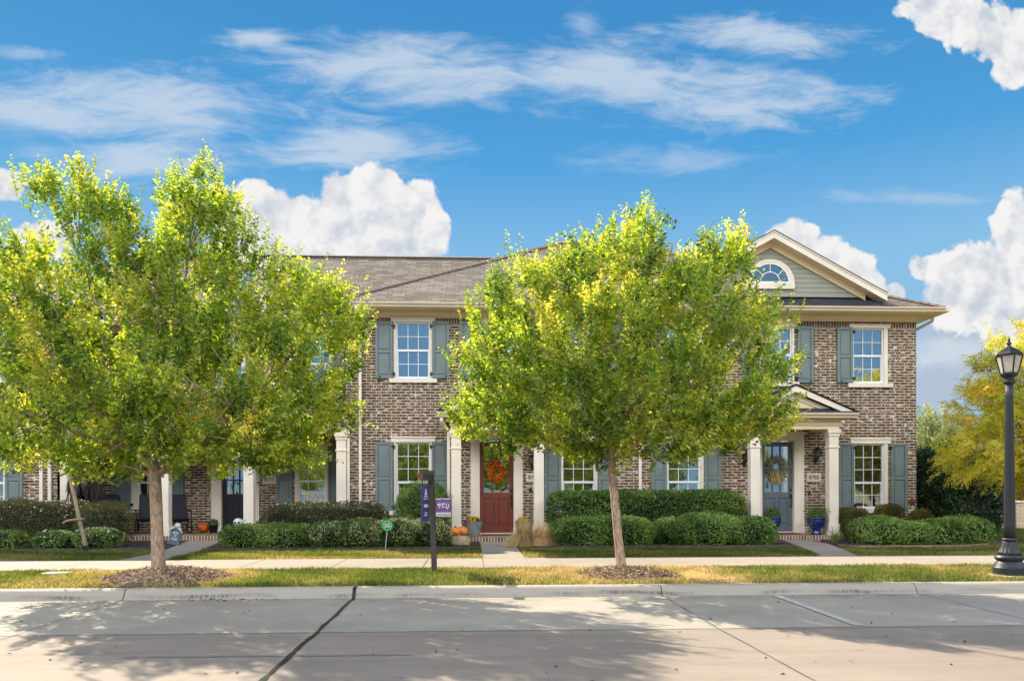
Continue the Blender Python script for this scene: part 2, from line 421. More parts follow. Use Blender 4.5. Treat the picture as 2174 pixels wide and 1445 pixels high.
def shutter(h, p, Y, side):
    """side +1: hinged on its right edge, -1: on its left edge, 0 none"""
    xc = (p[0] + p[1]) / 2
    x0, x1, z0, z1 = XA(p[0], Y), XA(p[1], Y), ZA(xc, p[3], Y), ZA(xc, p[2], Y)
    y0, y1 = Y - 0.065, Y - 0.022
    s = MB(); st = 0.072; zm = z0 + (z1 - z0) * 0.47
    s.box(x0, x0 + st, y0, y1, z0, z1); s.box(x1 - st, x1, y0, y1, z0, z1)
    for a, b in ((z0, z0 + 0.09), (zm - 0.04, zm + 0.04), (z1 - 0.08, z1)):
        s.box(x0 + st, x1 - st, y0 + 0.001, y1, a, b)
    for a, b in ((z0 + 0.09, zm - 0.04), (zm + 0.04, z1 - 0.08)):
        s.box(x0 + st, x1 - st, y0 + 0.022, y1 - 0.004, a, b)
        s.box(x0 + st + 0.028, x1 - st - 0.028, y0 + 0.009, y0 + 0.024, a + 0.03, b - 0.03)
    so = s.build('shutter', M['shutter'], h, 0.006)
    if side:
        xe = x1 if side > 0 else x0; d = 0.055 * side
        for z in (z0 + 0.12, z1 - 0.13):
            q = MB(); q.box(xe - d * 0.7, xe + d, y0 - 0.008, y0 + 0.004, z - 0.02, z + 0.025)
            q.box(xe + d * 0.35, xe + d, y0 - 0.012, Y - 0.012, z - 0.045, z + 0.045)
            q.build('hinge', M['iron'], so, 0.004)
        xo = x0 + (x1 - x0) * (0.22 if side > 0 else 0.78)
        q = MB(); pts = [(xo + 0.03 * math.sin(a * 2.0), y0 - 0.012, z0 + 0.07 - a * 0.06) for a in [i * 0.26 for i in range(13)]]
        q.tube(pts, [0.007 + 0.009 * (abs(i - 6) > 4) for i in range(13)], 6); q.tube([(xo, y0 - 0.012, z0 - 0.02), (xo, Y + 0.01, z0 - 0.02)], 0.008, 6)
        q.build('shutter_dog', M['iron'], so)
    return so
def lathe_tube_pipe(name, pts, h, w=0.075, d=0.055, mat='trim'):
    m = MB()
    for a, b in zip(pts[:-1], pts[1:]):
        a = Vector(a); b = Vector(b); dd = (b - a).normalized() * 0.012
        m.beam(a - dd, b + dd, w, d, up=(0, -1, 0) if abs((b - a).normalized().z) > .3 else (0, 0, 1))
    z0, z1 = min(p[2] for p in pts), max(p[2] for p in pts)
    x, y = pts[-1][0], pts[-1][1]
    k = z0 + 0.9
    while k < z1 - 0.5 and abs(pts[-1][0] - pts[-2][0]) < 0.01:
        m.box(x - w * 0.62, x + w * 0.62, y - d * 0.56, y + d * 0.7, k, k + 0.03); k += 1.7
    return m.build(name, M[mat], h, 0.008)
def gutter(h, x0, x1, y, z, capl=False, capr=False, name='gutter'):
    """ogee gutter: front lip at y, top edge at z"""
    pr = [(0.11, 0.0), (0.0, 0.0), (0.0, -0.02), (0.012, -0.045), (0.045, -0.075), (0.055, -0.115), (0.11, -0.115)]
    m = MB(); m.extrude([(x0, y + a, z + b) for a, b in pr], (x1 - x0, 0, 0))
    return m.build(name, M['gutter'], h, 0.004)
def door(h, xl, xr, z0, z1, Y, mat, handle_right=True):
    d = MB(); st = 0.115; y0, y1 = Y, Y + 0.045
    w = xr - xl; H = z1 - z0; zl = z0 + H * 0.44; lr = z0 + H * 0.375
    d.box(xl, xl + st, y0, y1, z0, z1); d.box(xr - st, xr, y0, y1, z0, z1)
    a, b = xl + st, xr - st
    d.box(a, b, y0, y1, z1 - 0.13, z1); d.box(a, b, y0, y1, z0, z0 + 0.2); d.box(a, b, y0, y1, lr, zl)
    xm = (a + b) / 2; d.box(xm - 0.05, xm + 0.05, y0, y1, z0 + 0.2, lr)
    for p, q in ((a, xm - 0.05), (xm + 0.05, b)):
        d.box(p, q, y0 + 0.02, y1 - 0.005, z0 + 0.2, lr); d.box(p + 0.045, q - 0.045, y0 + 0.006, y0 + 0.022, z0 + 0.25, lr - 0.05)
    for k in (1, 2):
        x = a + (b - a) * k / 3; d.box(x - 0.021, x + 0.021, y0 + 0.004, y1 - 0.002, zl, z1 - 0.13)
        z = zl + (z1 - 0.13 - zl) * k / 3; d.box(a, b, y0 + 0.006, y1 - 0.004, z - 0.016, z + 0.016)
    do = d.build('door', M[mat], h, 0.005)
    g = MB(); g.box(a, b, y0 + 0.024, y0 + 0.028, zl, z1 - 0.13); g.build('pane', M['glass'], do)
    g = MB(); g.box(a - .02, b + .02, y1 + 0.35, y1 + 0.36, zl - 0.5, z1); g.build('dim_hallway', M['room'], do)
    hx = xr - 0.055 if handle_right else xl + 0.055; hz = z0 + H * 0.395
    k = MB(); k.lathe([(0.0, 0), (0.034, 0.0), (0.036, 0.01), (0.02, 0.02), (0.0, 0.02)], (0, 0, 0), 14)
    k.v = [(hx + x, y0 - z, hz + 0.17 + y) for x, y, z in k.v]
    k.box(hx - 0.028, hx + 0.028, y0 - 0.012, y0, hz - 0.06, hz + 0.07)
    k.tube([(hx, y0 - 0.01, hz + 0.02), (hx, y0 - 0.055, hz - 0.01), (hx, y0 - 0.062, hz - 0.14), (hx, y0 - 0.045, hz - 0.25), (hx, y0 - 0.004, hz - 0.27)], 0.012, 8)
    k.ball((hx, y0 - 0.02, hz - 0.27), 0.02, 0.012, 0.03, 10, 6)
    k.build('door_handle', M['iron'], do, 0.003)
    return do
def column(porch, x0, x1, y0, y1, z0, z1):
    c = MB(); H = z1 - z0; e = 0.03
    c.box(x0, x1, y0, y1, z0, z1)
    c.box(x0 - e, x1 + e, y0 - e, y1 + e, z0, z0 + 0.27); c.box(x0 - 0.016, x1 + 0.016, y0 - 0.016, y1 + 0.016, z0 + 0.27, z0 + 0.30)
    c.box(x0 - 0.022, x1 + 0.022, y0 - 0.022, y1 + 0.022, z1 - 0.48, z1 - 0.435)
    c.box(x0 - 0.02, x1 + 0.02, y0 - 0.02, y1 + 0.02, z1 - 0.18, z1 - 0.1); c.box(x0 - 0.045, x1 + 0.045, y0 - 0.045, y1 + 0.045, z1 - 0.1, z1)
    return c.build('column', M['trim'], porch, 0.008)
def roof_quad(mb, pts, m=0, th=0.0):
    """sloped roof face with shingle UVs (u along the eave, v up the slope); pts[0]->pts[1] is the eave"""
    a = Vector(pts[0]); u = (Vector(pts[1]) - a).normalized()
    n = (Vector(pts[1]) - a).cross(Vector(pts[2]) - a).normalized()
    v = n.cross(u).normalized()
    uv = [((Vector(p) - a).dot(u) + a.dot(u), (Vector(p) - a).dot(v)) for p in pts]
    mb.poly(pts, m, uv)
def plaque(h, txt, p, Y):
    x0, x1, z0, z1 = win_rect(p, Y)
    m = MB(); m.box(x0, x1, Y - 0.03, Y + 0.02, z0, z1); e = 0.028
    m.box(x0 + e, x1 - e, Y - 0.034, Y - 0.03, z0 + e, z1 - e)
    s = m.build('address_plaque', M['sign'], h, 0.006)
    text_obj('address_number', txt, M['ink'], s, ((x0 + x1) / 2, Y - 0.036, (z0 + z1) / 2), (x1 - x0) * 0.7, None, serif=True)
def text_obj(name, txt, mat, parent, c, width, height=None, serif=False, ext=0.003, rot=None, bold=0.012):
    cu = bpy.data.curves.new(name, 'FONT'); cu.body = txt; cu.align_x = 'CENTER'; cu.align_y = 'CENTER'; cu.size = 1.0
    cu.offset = bold; cu.resolution_u = 3
    o = bpy.data.objects.new(name, cu); COL.objects.link(o)
    dg = bpy.context.evaluated_depsgraph_get()
    me = bpy.data.meshes.new_from_object(o.evaluated_get(dg))
    vs = np.array([v.co[:] for v in me.vertices]); fs = [tuple(p.vertices) for p in me.polygons]
    bpy.data.objects.remove(o); bpy.data.curves.remove(cu); bpy.data.meshes.remove(me)
    mn, mx = vs.min(0), vs.max(0); vs = vs - (mn + mx) / 2
    sx = width / (mx[0] - mn[0]); sy = sx if height is None else height / (mx[1] - mn[1])
    q = [Vector((a * sx, 0, b * sy)) for a, b, _ in vs]
    if rot is not None: q = [rot @ p for p in q]
    m = MB(); m.add([tuple(p + Vector(c)) for p in q], fs)
    return m.build(name, mat, parent)
# =================================================================== HOUSE WITH THE RED DOOR
XL = XA(735, YF); XM = XA(1357, YF); XR = XA(1945.5, YF)
ZW = 6.20; ZFR = 6.10; ZSOL = 5.92
hm = house('townhouse', 'brown brick townhouse with the dark red front door and three upper windows', (XL + XM) / 2)
hr = house('townhouse', 'end brick townhouse with sage gable, half-round window and blue-grey door', (XM + XR) / 2)
holes_m, holes_r = [], []
def W(h, hl, p, **k): hl.append(window(h, p, YF, **k))
W(hm, holes_m, (841, 914, 683, 803), glass='glassup', blind='closed')
W(hm, holes_m, (1021, 1094, 684, 804), glass='glassup', blind='closed')
W(hm, holes_m, (1209, 1281, 686, 806), glass='glassup', blind='closed')
W(hm, holes_m, (841, 914, 938, 1083), rows=(3, 2), split=0.415, blind='half')
W(hm, holes_m, (1193, 1264, 939, 1083), rows=(3, 2), split=0.415, blind='half')
W(hr, holes_r, (1419, 1490, 692, 809), glass='glassup', blind='closed')
W(hr, holes_r, (1614, 1682, 695, 812), glass='glassup', blind='closed')
W(hr, holes_r, (1811, 1877, 698, 815), glass='glassup', blind='curtain', casing=(0.03, 0.11, 0.1))
W(hr, holes_r, (1417, 1487, 941, 1083), rows=(3, 1), split=0.42, glass='glassup', blind='curtain', casing=(0.04, 0.09, 0.16))
W(hr, holes_r, (1813, 1877, 943, 1081), rows=(3, 2), split=0.4, blind='half', casing=(0.03, 0.11, 0.16))
for p, s in (((798, 835, 682, 803), 1), ((918, 954.5, 682, 803), -1), ((978, 1014, 682, 804), 1), ((1100, 1136, 682.5, 804), -1), ((1166, 1203, 683, 805), 1),
             ((1287, 1323, 684, 806), -1), ((797.5, 834.5, 937, 1084), 1), ((917, 952, 937, 1084), -1), ((1156, 1191, 938, 1084), 1), ((1270, 1302, 938, 1084), -1)):
    shutter(hm, p, YF, s)
for p, s in (((1382, 1416, 690, 809), 1), ((1495, 1530, 691, 810), -1), ((1575, 1611, 693, 812), 1), ((1692.6, 1726, 694.5, 814), -1), ((1776.5, 1810, 696, 814), 1),
             ((1382, 1415, 939, 1083), 1), ((1495, 1530.5, 939, 1083), -1), ((1779, 1812, 942, 1083), 1), ((1890, 1924.5, 942, 1083), -1)):
    shutter(hr, p, YF, s)
# doors: openings
DZ0 = ZA(1054, 1130, YF + 0.1); DZ1 = ZA(1054, 936.5, YF + 0.1)
dm = (XA(1018.5, YF + .1), XA(1090, YF + .1)); dr = (XA(1614.5, YF + .1), XA(1682, YF + .1))
holes_m.append((dm[0] - 0.02, dm[1] + 0.02, DZ0 - 0.04, DZ1 + 0.02)); holes_r.append((dr[0] - 0.02, dr[1] + 0.02, DZ0 - 0.04, DZ1 + 0.02))
def front_wall(h, x0, x1, holes, ret=()):
    m = MB()
    wall_panel(m, x0, x1, ZB - 0.1, ZW, YF, holes, 0.14, 0, 0)
    for x, y2 in ret: m.quad((x, YF, ZB - 0.1), (x, y2, ZB - 0.1), (x, y2, ZW), (x, YF, ZW), 0)
    w = m.build('wall', M['brick'], h)
    xs = [x0] + sorted([c for a in holes if a[3] > ZSOL - .1 for c in (a[0] - .09, a[1] + .09)]) + [x1]
    for a, b in zip(xs[0::2], xs[1::2]): s = MB(); s.box(a, b, YF - 0.004, YF + 0.02, ZSOL, ZFR); s.build('soldier_course', M['soldier'], h)
    f = MB(); f.box(x0 - 0.02, x1 + 0.02, YF - 0.035, YF + 0.03, ZFR, ZW + 0.06); f.box(x0 - 0.03, x1 + 0.03, YF - 0.05, YF - 0.035, ZFR + 0.02, ZFR + 0.045)
    f.build('frieze', M['frieze'], h, 0.005)
    return w
front_wall(hm, XL, XM, holes_m, [(XL, 28)])
front_wall(hr, XM, XR, holes_r, [(XR, 34)])
def casing_door(h, xl, xr, cw, htop, Y):
    m = MB()
    for a, b in ((xl - cw, xl), (xr, xr + cw)):
        m.box(a, b, Y - 0.05, Y + 0.12, ZPORCH, DZ1 + 0.02); m.box(a + 0.05, b - 0.05, Y - 0.062, Y - 0.05, ZPORCH + 0.2, DZ1 - 0.06); m.box(a - .012, b + .012, Y - 0.07, Y + 0.0, ZPORCH, ZPORCH + 0.18)
    m.box(xl - cw, xr + cw, Y - 0.052, Y + 0.12, DZ1 + 0.02, htop - 0.05); m.box(xl - cw - 0.05, xr + cw + 0.05, Y - 0.1, Y + 0.02, htop - 0.05, htop)
    m.box(xl, xr, Y - 0.04, Y + 0.14, ZPORCH, DZ0)
    m.build('door_casing', M['trim'], h, 0.008)
casing_door(hm, dm[0], dm[1], 0.245, DZ1 + 0.27, YF); casing_door(hr, dr[0], dr[1], 0.28, DZ1 + 0.27, YF)
door(hm, dm[0], dm[1], DZ0, DZ1, YF + 0.09, 'red'); door(hr, dr[0], dr[1], DZ0, DZ1, YF + 0.09, 'greydoor')
plaque(hm, '8781', (1117, 1147, 1003.5, 1022), YF); plaque(hr, '8785', (1712, 1742.5, 1004.5, 1023.5), YF)
# eave: soffit, gutter and main roof
RX0, RX1 = XL - 0.42, XA(2006, YEAVE)
def soffit(h, x0, x1, y0=YEAVE + 0.02, y1=YF):
    m = MB(); m.box(x0, x1, y0, y1, ZEAVE - 0.135, ZEAVE - 0.105); m.box(x0, x1, y0 + 0.005, y0 + 0.03, ZEAVE - 0.13, ZEAVE + 0.0)
    m.build('soffit', M['frieze'], h)
soffit(hm, RX0, XM); soffit(hr, XM, RX1)
gutter(hm, RX0, XM, YEAVE - 0.1, ZEAVE + 0.01); gutter(hr, XM, RX1, YEAVE - 0.1, ZEAVE + 0.01)
e = MB(); e.box(RX1 - 0.02, RX1 + 0.1, YEAVE - 0.1, 33, ZEAVE - 0.11, ZEAVE + 0.01); e.box(XR, RX1, YF, 33, ZEAVE - 0.135, ZEAVE - 0.105); e.build('side_eave', M['gutter'], hr, 0.005)
YR, ZR = 27.3, 9.97; XA_, XB_ = 3.0, 4.98
r = MB()
z = ZEAVE + 0.02
roof_quad(r, [(RX0, YEAVE, z), (XM, YEAVE, z), (XM, YR, ZR), (XA_, YR, ZR)])
roof_quad(r, [(RX0, 33.5, z), (RX0, YEAVE, z), (XA_, YR, ZR)])
roof_quad(r, [(XM, 33.5, z), (RX0, 33.5, z), (XA_, YR, ZR), (XM, YR, ZR)])
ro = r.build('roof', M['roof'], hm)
def caps(h, a, b, w=0.2, parent=None, step=0.2, mat='cap'):
    a = Vector(a); b = Vector(b); L_ = (b - a).length; d = (b - a) / L_; n = int(L_ / step); m = MB()
    side = d.cross(Vector((0, 0, 1))).normalized(); up = side.cross(d).normalized()
    if up.z < 0: up = -up
    for k in range(n):
        p = a + d * k * step; q = a + d * (k + 1.15) * step
        for s in (-1, 1):
            m.extrude([p + up * 0.05, p + side * s * w * 0.6 - up * 0.015, p + side * s * w * 0.6 - up * 0.03, p + up * 0.02], (q - p) + up * -0.012)
    return m.build('ridge_cap', M[mat], parent)
caps(hm, (RX0, YEAVE, z), (XA_, YR, ZR), 0.22, ro); caps(hm, (XA_, YR, ZR), (XM, YR, ZR), 0.2, ro)
r = MB()
roof_quad(r, [(XM, YEAVE, z), (RX1, YEAVE, z), (XB_, YR, ZR), (XM, YR, ZR)])
roof_quad(r, [(RX1, YEAVE, z), (RX1, 33.5, z), (XB_, YR, ZR)])
roof_quad(r, [(RX1, 33.5, z), (XM, 33.5, z), (XM, YR, ZR), (XB_, YR, ZR)])
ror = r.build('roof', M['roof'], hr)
caps(hr, (RX1, YEAVE, z), (XB_, YR, ZR), 0.22, ror); caps(hr, (XM, YR, ZR), (XB_, YR, ZR), 0.2, ror)
# front gable of the end house
YG = YF - 0.02; gx = XA(1634.5, YG); gz = ZA(1634.5, 520, YG); gb = ZA(1634.5, 630, YG); ghw = XA(1836, YG) - gx
g = MB(); slope = (gz - gb) / ghw; nb = 11; bh = (gz - gb) / nb
hwx0, hwx1 = XA(1583, YG), XA(1686, YG); hz0 = ZA(1634, 615, YG); hz1 = ZA(1634, 552.5, YG); hcx = (hwx0 + hwx1) / 2
for k in range(nb):
    za, zb = gb + k * bh, gb + (k + 1) * bh
    wa, wb = ghw * (1 - (za - gb) / (gz - gb)), ghw * (1 - (zb - gb) / (gz - gb))
    g.extrude([(gx - wa, YG - 0.016, za - .01), (gx + wa, YG - 0.016, za - .01), (gx + wb, YG - 0.002, zb), (gx - wb, YG - 0.002, zb)], (0, 0.05, 0))
go = g.build('gable_siding', M['siding'], hr)
# rake boards, soffits, gable roof
yr0 = YG - 0.36; oh = 0.0
ax, az = gx, gz + 0.02
def rake(s):
    d = Vector((s, 0, -slope)).normalized(); nrm = Vector((s * slope, 0, 1)).normalized()
    a = Vector((ax, 0, az)); ln = (ghw + 0.46) / abs(d.x)
    fb, sb, tb = MB(), MB(), MB()
    p0 = a + nrm * 0.04; p1 = a + d * ln + nrm * 0.04
    c0 = Vector((ax, 0, az + 0.04 / nrm.z)); 
    up = 0.19 / nrm.z
    # fascia
    e1 = c0 + d * ln
    fb.extrude([(c0.x, yr0, c0.z), (e1.x, yr0, e1.z), (e1.x, yr0, e1.z + up), (c0.x, yr0, c0.z + up)], (0, 0.03, 0))
    fb.extrude([(c0.x, yr0 - 0.02, c0.z + up * 0.72), (e1.x, yr0 - 0.02, e1.z + up * 0.72), (e1.x, yr0 - 0.02, e1.z + up), (c0.x, yr0 - 0.02, c0.z + up)], (0, 0.02, 0))
    fo = fb.build('rake_board', M['trim'], hr)
    sb.extrude([(c0.x, yr0 + 0.03, c0.z), (e1.x, yr0 + 0.03, e1.z), (e1.x, yr0 + 0.03, e1.z + 0.03), (c0.x, yr0 + 0.03, c0.z + 0.03)], (0, 0.36, 0))
    e2 = c0 + d * (ghw / abs(d.x))
    sb.extrude([(c0.x, YG - 0.06, c0.z - 0.17), (e2.x, YG - 0.06, e2.z - 0.17), (e2.x, YG - 0.06, e2.z), (c0.x, YG - 0.06, c0.z)], (0, 0.04, 0))
    sb.build('rake_soffit', M['frieze'], fo)
    t0 = c0 + Vector((0, 0, up + 0.004)); t1 = e1 + Vector((0, 0, up + 0.004)); ye = 28.0
    a_, b_, c_, d_ = (t1.x, yr0 - 0.035, t1.z), (t1.x, ye, t1.z), (t0.x, ye, t0.z), (t0.x, yr0 - 0.035, t0.z)
    roof_quad(tb, [b_, a_, d_, c_] if s < 0 else [a_, b_, c_, d_])
    k = 0.022
    tb.poly([(t1.x, yr0 - 0.035, t1.z), (t0.x, yr0 - 0.035, t0.z), (t0.x, yr0 - 0.035, t0.z - k), (t1.x, yr0 - 0.035, t1.z - k)], 0, [(0, 0), (1, 0), (1, .02), (0, .02)])
    tb.build('gable_roof', M['roof'], hr)
rake(1); rake(-1)
# pent roof under the gable
pt = MB(); px0, px1 = gx - ghw - 0.6, gx + ghw + 0.7
roof_quad(pt, [(px0, YEAVE - 0.01, z + .01), (px1, YEAVE - 0.01, z + .01), (px1 - 0.75, YG + 0.02, z + 0.33), (px0 + 0.75, YG + 0.02, z + 0.33)])
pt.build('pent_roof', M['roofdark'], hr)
# half-round window
def arch(cx, z, rx, rz, n=24): return [(cx + rx * math.cos(math.pi * i / n), z + rz * math.sin(math.pi * i / n)) for i in range(n + 1)]
def archring(mb, cx, z, r0, r1, y0, y1):
    o, i = arch(cx, z, *r1), arch(cx, z, *r0)
    for k in range(len(o) - 1):
        mb.extrude([(i[k][0], y0, i[k][1]), (o[k][0], y0, o[k][1]), (o[k + 1][0], y0, o[k + 1][1]), (i[k + 1][0], y0, i[k + 1][1])], (0, y1 - y0, 0))
zb_ = ZA(1634, 603, YG); orx = (hwx1 - hwx0) / 2; orz = hz1 - zb_; irx = (XA(1674, YG) - XA(1594, YG)) / 2; irz = ZA(1634, 562, YG) - zb_
w = MB(); archring(w, hcx, zb_, (irx + .04, irz + .04), (orx, orz), YG - 0.07, YG - 0.01); w.box(hwx0, hwx1, YG - 0.08, YG - 0.01, hz0, zb_)
wo = w.build('half_round_window', M['trim'], hr)
w = MB(); archring(w, hcx, zb_, (irx - .01, irz - .01), (irx + .04, irz + .04), YG - 0.06, YG - 0.012); w.box(hcx - irx, hcx + irx, YG - 0.062, YG - 0.012, zb_, zb_ + 0.045)
archring(w, hcx, zb_ + .02, (irx * .5, irz * .52), (irx * .5 + .022, irz * .52 + .022), YG - 0.05, YG - 0.03)
for a in (45, 90, 135):
    c_, s_ = math.cos(R(a)), math.sin(R(a)); w.beam((hcx + c_ * irx * .5, YG - 0.041, zb_ + s_ * irz * .52), (hcx + c_ * irx, YG - 0.041, zb_ + s_ * irz), 0.018, 0.022, up=(0, -1, 0))
w.build('window_frame', M['vinyl'], wo)
w = MB(); a = arch(hcx, zb_, irx + .02, irz + .02); w.poly([(x, YG - 0.026, zz) for x, zz in a]); w.build('pane', M['glassup'], wo)
w = MB(); w.poly([(x, YG - 0.0195, zz) for x, zz in arch(hcx, zb_, irx + .03, irz + .03)]); w.build('dark_attic', M['room'], wo)
# ------------------------------------------------------------------ gabled porches
def gable_porch(h, pl0, pl1, pr0, pr1, cl, cr, peak, ybeam0, ybeam1, ds=False):
    y0 = YF - 1.25; y1 = y0 + 0.25; xc = (pl0 + pr1) / 2
    x0, x1, x2, x3 = XA(pl0, y0), XA(pl1, y0), XA(pr0, y0), XA(pr1, y0)
    x1 = x0 + 0.25; x2 = x3 - 0.25
    zb0 = ZA(xc, ybeam1, y0); zb1 = ZA(xc, ybeam0, y0); zm = zb0 + (zb1 - zb0) * 0.42
    p = MB()
    p.box(x0 - 0.12, x3 + 0.12, y0 - 0.08, YF, ZB - 0.1, ZPORCH)
    po = p.build('porch', M['paver'], h, 0.01)
    k = MB(); k.box(x0 - 0.135, x3 + 0.135, y0 - 0.1, y0 - 0.08, ZB - 0.05, ZPORCH + 0.003); k.box(x0 - 0.135, x3 + 0.135, y0 - 0.08, y0 + 0.1, ZPORCH + 0.001, ZPORCH + 0.004); k.build('step_edge', M['porchedge'], po)
    column(po, x0, x1, y0, y1, ZPORCH, zb0); column(po, x2, x3, y0, y1, ZPORCH, zb0)
    b = MB()
    b.box(x0 - .012, x3 + .012, y0 - .012, y1, zb0, zm); b.box(x0 - .035, x3 + .035, y0 - .035, y1, zm, zb1); b.box(x0 - .045, x3 + .045, y0 - .045, y1, zm - .015, zm + .015)
    for a in (x0, x3 - 0.25): b.box(a + 0.004, a + 0.246, y1, YF, zb0 + 0.002, zb1)
    b.build('beam', M['frieze'], po, 0.005)
    c = MB(); c.box(x0 + 0.2, x3 - 0.2, y1 - .01, YF, zb0 + 0.16, zb0 + 0.2); c.build('porch_ceiling', M['trim'], po)
    gx0, gx1 = XA(cl, y0 - 0.3), XA(cr, y0 - 0.3); zt = zb1 + 0.06
    pr = [(0.0, 0.0), (0.0, -0.02), (0.012, -0.05), (0.05, -0.085), (0.06, -0.125), (0.12, -0.125), (0.12, 0.0)]
    g = MB(); g.extrude([(gx0, y0 - 0.32 + a, zt + 0.06 + b_) for a, b_ in pr], (gx1 - gx0, 0, 0))
    for xx, sg in ((gx0, 1), (gx1, -1)): g.extrude([(xx + sg * a, y0 - 0.2, zt + 0.06 + b_) for a, b_ in pr], (0, YF - y0 + 0.2, 0))
    g.box(gx0 + 0.1, gx1 - 0.1, y0 - 0.2, y0 + 0.05, zb1 - 0.005, zb1 + 0.02); g.box(gx0 + 0.1, x0 + 0.05, y0 + .05, YF, zb1 - 0.005, zb1 + 0.02); g.box(x3 - 0.05, gx1 - 0.1, y0 + .05, YF, zb1 - 0.005, zb1 + 0.02)
    g.build('cornice', M['gutter'], po, 0.004)
    # pent strip, pediment
    mx = XA(peak[0], y0 - 0.25); zp = ZA(peak[0], peak[1], y0 - 0.25); zbase = zt + 0.06
    t = MB(); roof_quad(t, [(gx0 + .02, y0 - 0.31, zbase + 0.005), (gx1 - .02, y0 - 0.31, zbase + 0.005), (gx1 - .1, y0 + 0.02, zbase + 0.17), (gx0 + .1, y0 + 0.02, zbase + 0.17)])
    hw = (gx1 - gx0) / 2 - 0.06; sl = (zp - zbase - 0.03) / hw; yrf = y0 - 0.22
    for s in (-1, 1):
        q = [(mx + s * hw, YF - .01, zbase + .05), (mx + s * hw, yrf - .02, zbase + .05), (mx, yrf - .02, zp + .05), (mx, YF - .01, zp + .05)]
        roof_quad(t, q if s < 0 else [q[1], q[0], q[3], q[2]])
        t.extrude([(mx + s * hw, yrf - .02, zbase + .05), (mx, yrf - .02, zp + .05), (mx, yrf - .02, zp), (mx + s * hw, yrf - .02, zbase + .0)], (0, .02, 0))
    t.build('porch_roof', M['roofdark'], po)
    d = MB()
    for s in (-1, 1):
        d.extrude([(mx, yrf, zp), (mx + s * hw, yrf, zbase + 0.0), (mx + s * (hw - 0.32), yrf, zbase + 0.0), (mx, yrf, zp - 0.16)], (0, 0.04, 0))
        d.extrude([(mx, y0 - .06, zp - .17), (mx + s * (hw - .34), y0 - .06, zbase + .0), (mx + s * (hw - 0.62), y0 - .06, zbase + .0), (mx, y0 - .06, zp - 0.31)], (0, 0.06, 0))
    d.build('rake_board', M['trim'], po)
    d = MB(); d.extrude([(mx - hw + .3, y0 - .03, zbase), (mx + hw - .3, y0 - .03, zbase), (mx, y0 - .03, zp - .18)], (0, .1, 0))
    for s in (-1, 1): d.extrude([(mx, yrf + .04, zp - .04), (mx + s * hw * .96, yrf + .04, zbase), (mx + s * (hw * .96), yrf + .04, zbase - .02), (mx, yrf + .04, zp - .07)], (0, .2, 0))
    d.build('pediment', M['frieze'], po)
    return po, x0, x3, y0, zb1, gx0
pm = gable_porch(hm, 958, 981, 1133, 1155, 927, 1187, (1056, 819), 886, 913)
pr_ = gable_porch(hr, 1594, 1616, 1760, 1781, 1550, 1824, (1692, 819), 889, 912)
# downspouts
xg = pm[5]; yy = pm[3]
lathe_tube_pipe('downspout', [(xg + 0.12, yy - 0.2, pm[4] - 0.02), (xg + 0.12, yy - 0.2, pm[4] - 0.1), (XA(952.5, yy + .2), yy + 0.2, pm[4] - 0.32), (XA(952.5, yy + .2), yy + 0.2, ZB + 0.1)], hm)
x = XA(765, YF - .06); lathe_tube_pipe('downspout', [(XA(757, YEAVE), YEAVE - 0.04, ZEAVE - 0.1), (XA(757, YEAVE), YEAVE - 0.04, ZEAVE - 0.2), (x, YF - 0.06, ZEAVE - 0.5), (x, YF - 0.06, ZB)], hm)
x = XA(1359, YF - .06); lathe_tube_pipe('downspout', [(x, YEAVE - 0.04, ZEAVE - 0.1), (x, YEAVE - 0.04, ZEAVE - 0.2), (x, YF - 0.06, ZEAVE - 0.5), (x, YF - 0.06, ZB)], hr)
x = XR + 0.05; lathe_tube_pipe('downspout', [(RX1 - 0.03, YEAVE + .5, ZEAVE - 0.1), (RX1 - 0.04, YEAVE + .5, ZEAVE - 0.24), (x + 0.12, YEAVE + .75, ZEAVE - 0.42), (x, YF + .4, ZEAVE - 0.46), (x, YF + .4, ZB)], hr)
# small wall fittings
def lantern(h, px, ytop, ybot, Y, side=0):
    x = XA(px, Y); z1, z0 = ZA(px, ytop, Y), ZA(px, ybot, Y); H = z1 - z0
    m = MB(); c = (x, Y - 0.16, z0)
    m.lathe([(0.0, H * .30), (0.055, H * .33), (0.07, H * .36), (0.06, H * .38)], c, 6)
    m.lathe([(0.125, H * .70), (0.12, H * .73), (0.07, H * .85), (0.03, H * .9), (0.012, H * .94), (0.018, H * .96), (0.004, H)], c, 6)
    for k in range(6):
        a = k * math.pi / 3; m.tube([(x + 0.062 * math.cos(a), c[1] + 0.062 * math.sin(a), z0 + H * .37), (x + 0.108 * math.cos(a), c[1] + 0.108 * math.sin(a), z0 + H * .72)], 0.008, 5)
    m.tube([(x, Y - 0.16, z0 + H * .31), (x, Y - 0.15, z0 + H * .22), (x, Y - 0.09, z0 + H * .1), (x, Y - 0.03, z0 + H * .12), (x, Y, z0 + H * .22)], 0.016, 8)
    m.lathe([(0.0, 0), (0.055, 0.002), (0.05, 0.02), (0.0, 0.03)], (0, 0, 0), 12)
    n = len(m.v) - 48; m.v[n:] = [(x + a, Y - b, z0 + H * .2 + q * 1.6) for a, q, b in m.v[n:]]
    o = m.build('wall_lantern', M['iron'], h)
    g = MB(); g.lathe([(0.058, H * .38), (0.104, H * .71)], c, 6, cap=False); g.build('lantern_glass', M['glass'], o)
    g = MB(); g.lathe([(0.012, H * .4), (0.014, H * .5), (0.02, H * .56), (0.004, H * .63)], c, 8); g.build('candle_bulb', M['vinyl'], o)
lantern(hr, 1731.5, 948, 984, YF); lantern(hm, 1130.5, 962, 998, YF); lantern(hr, 1580, 958, 990, YF)
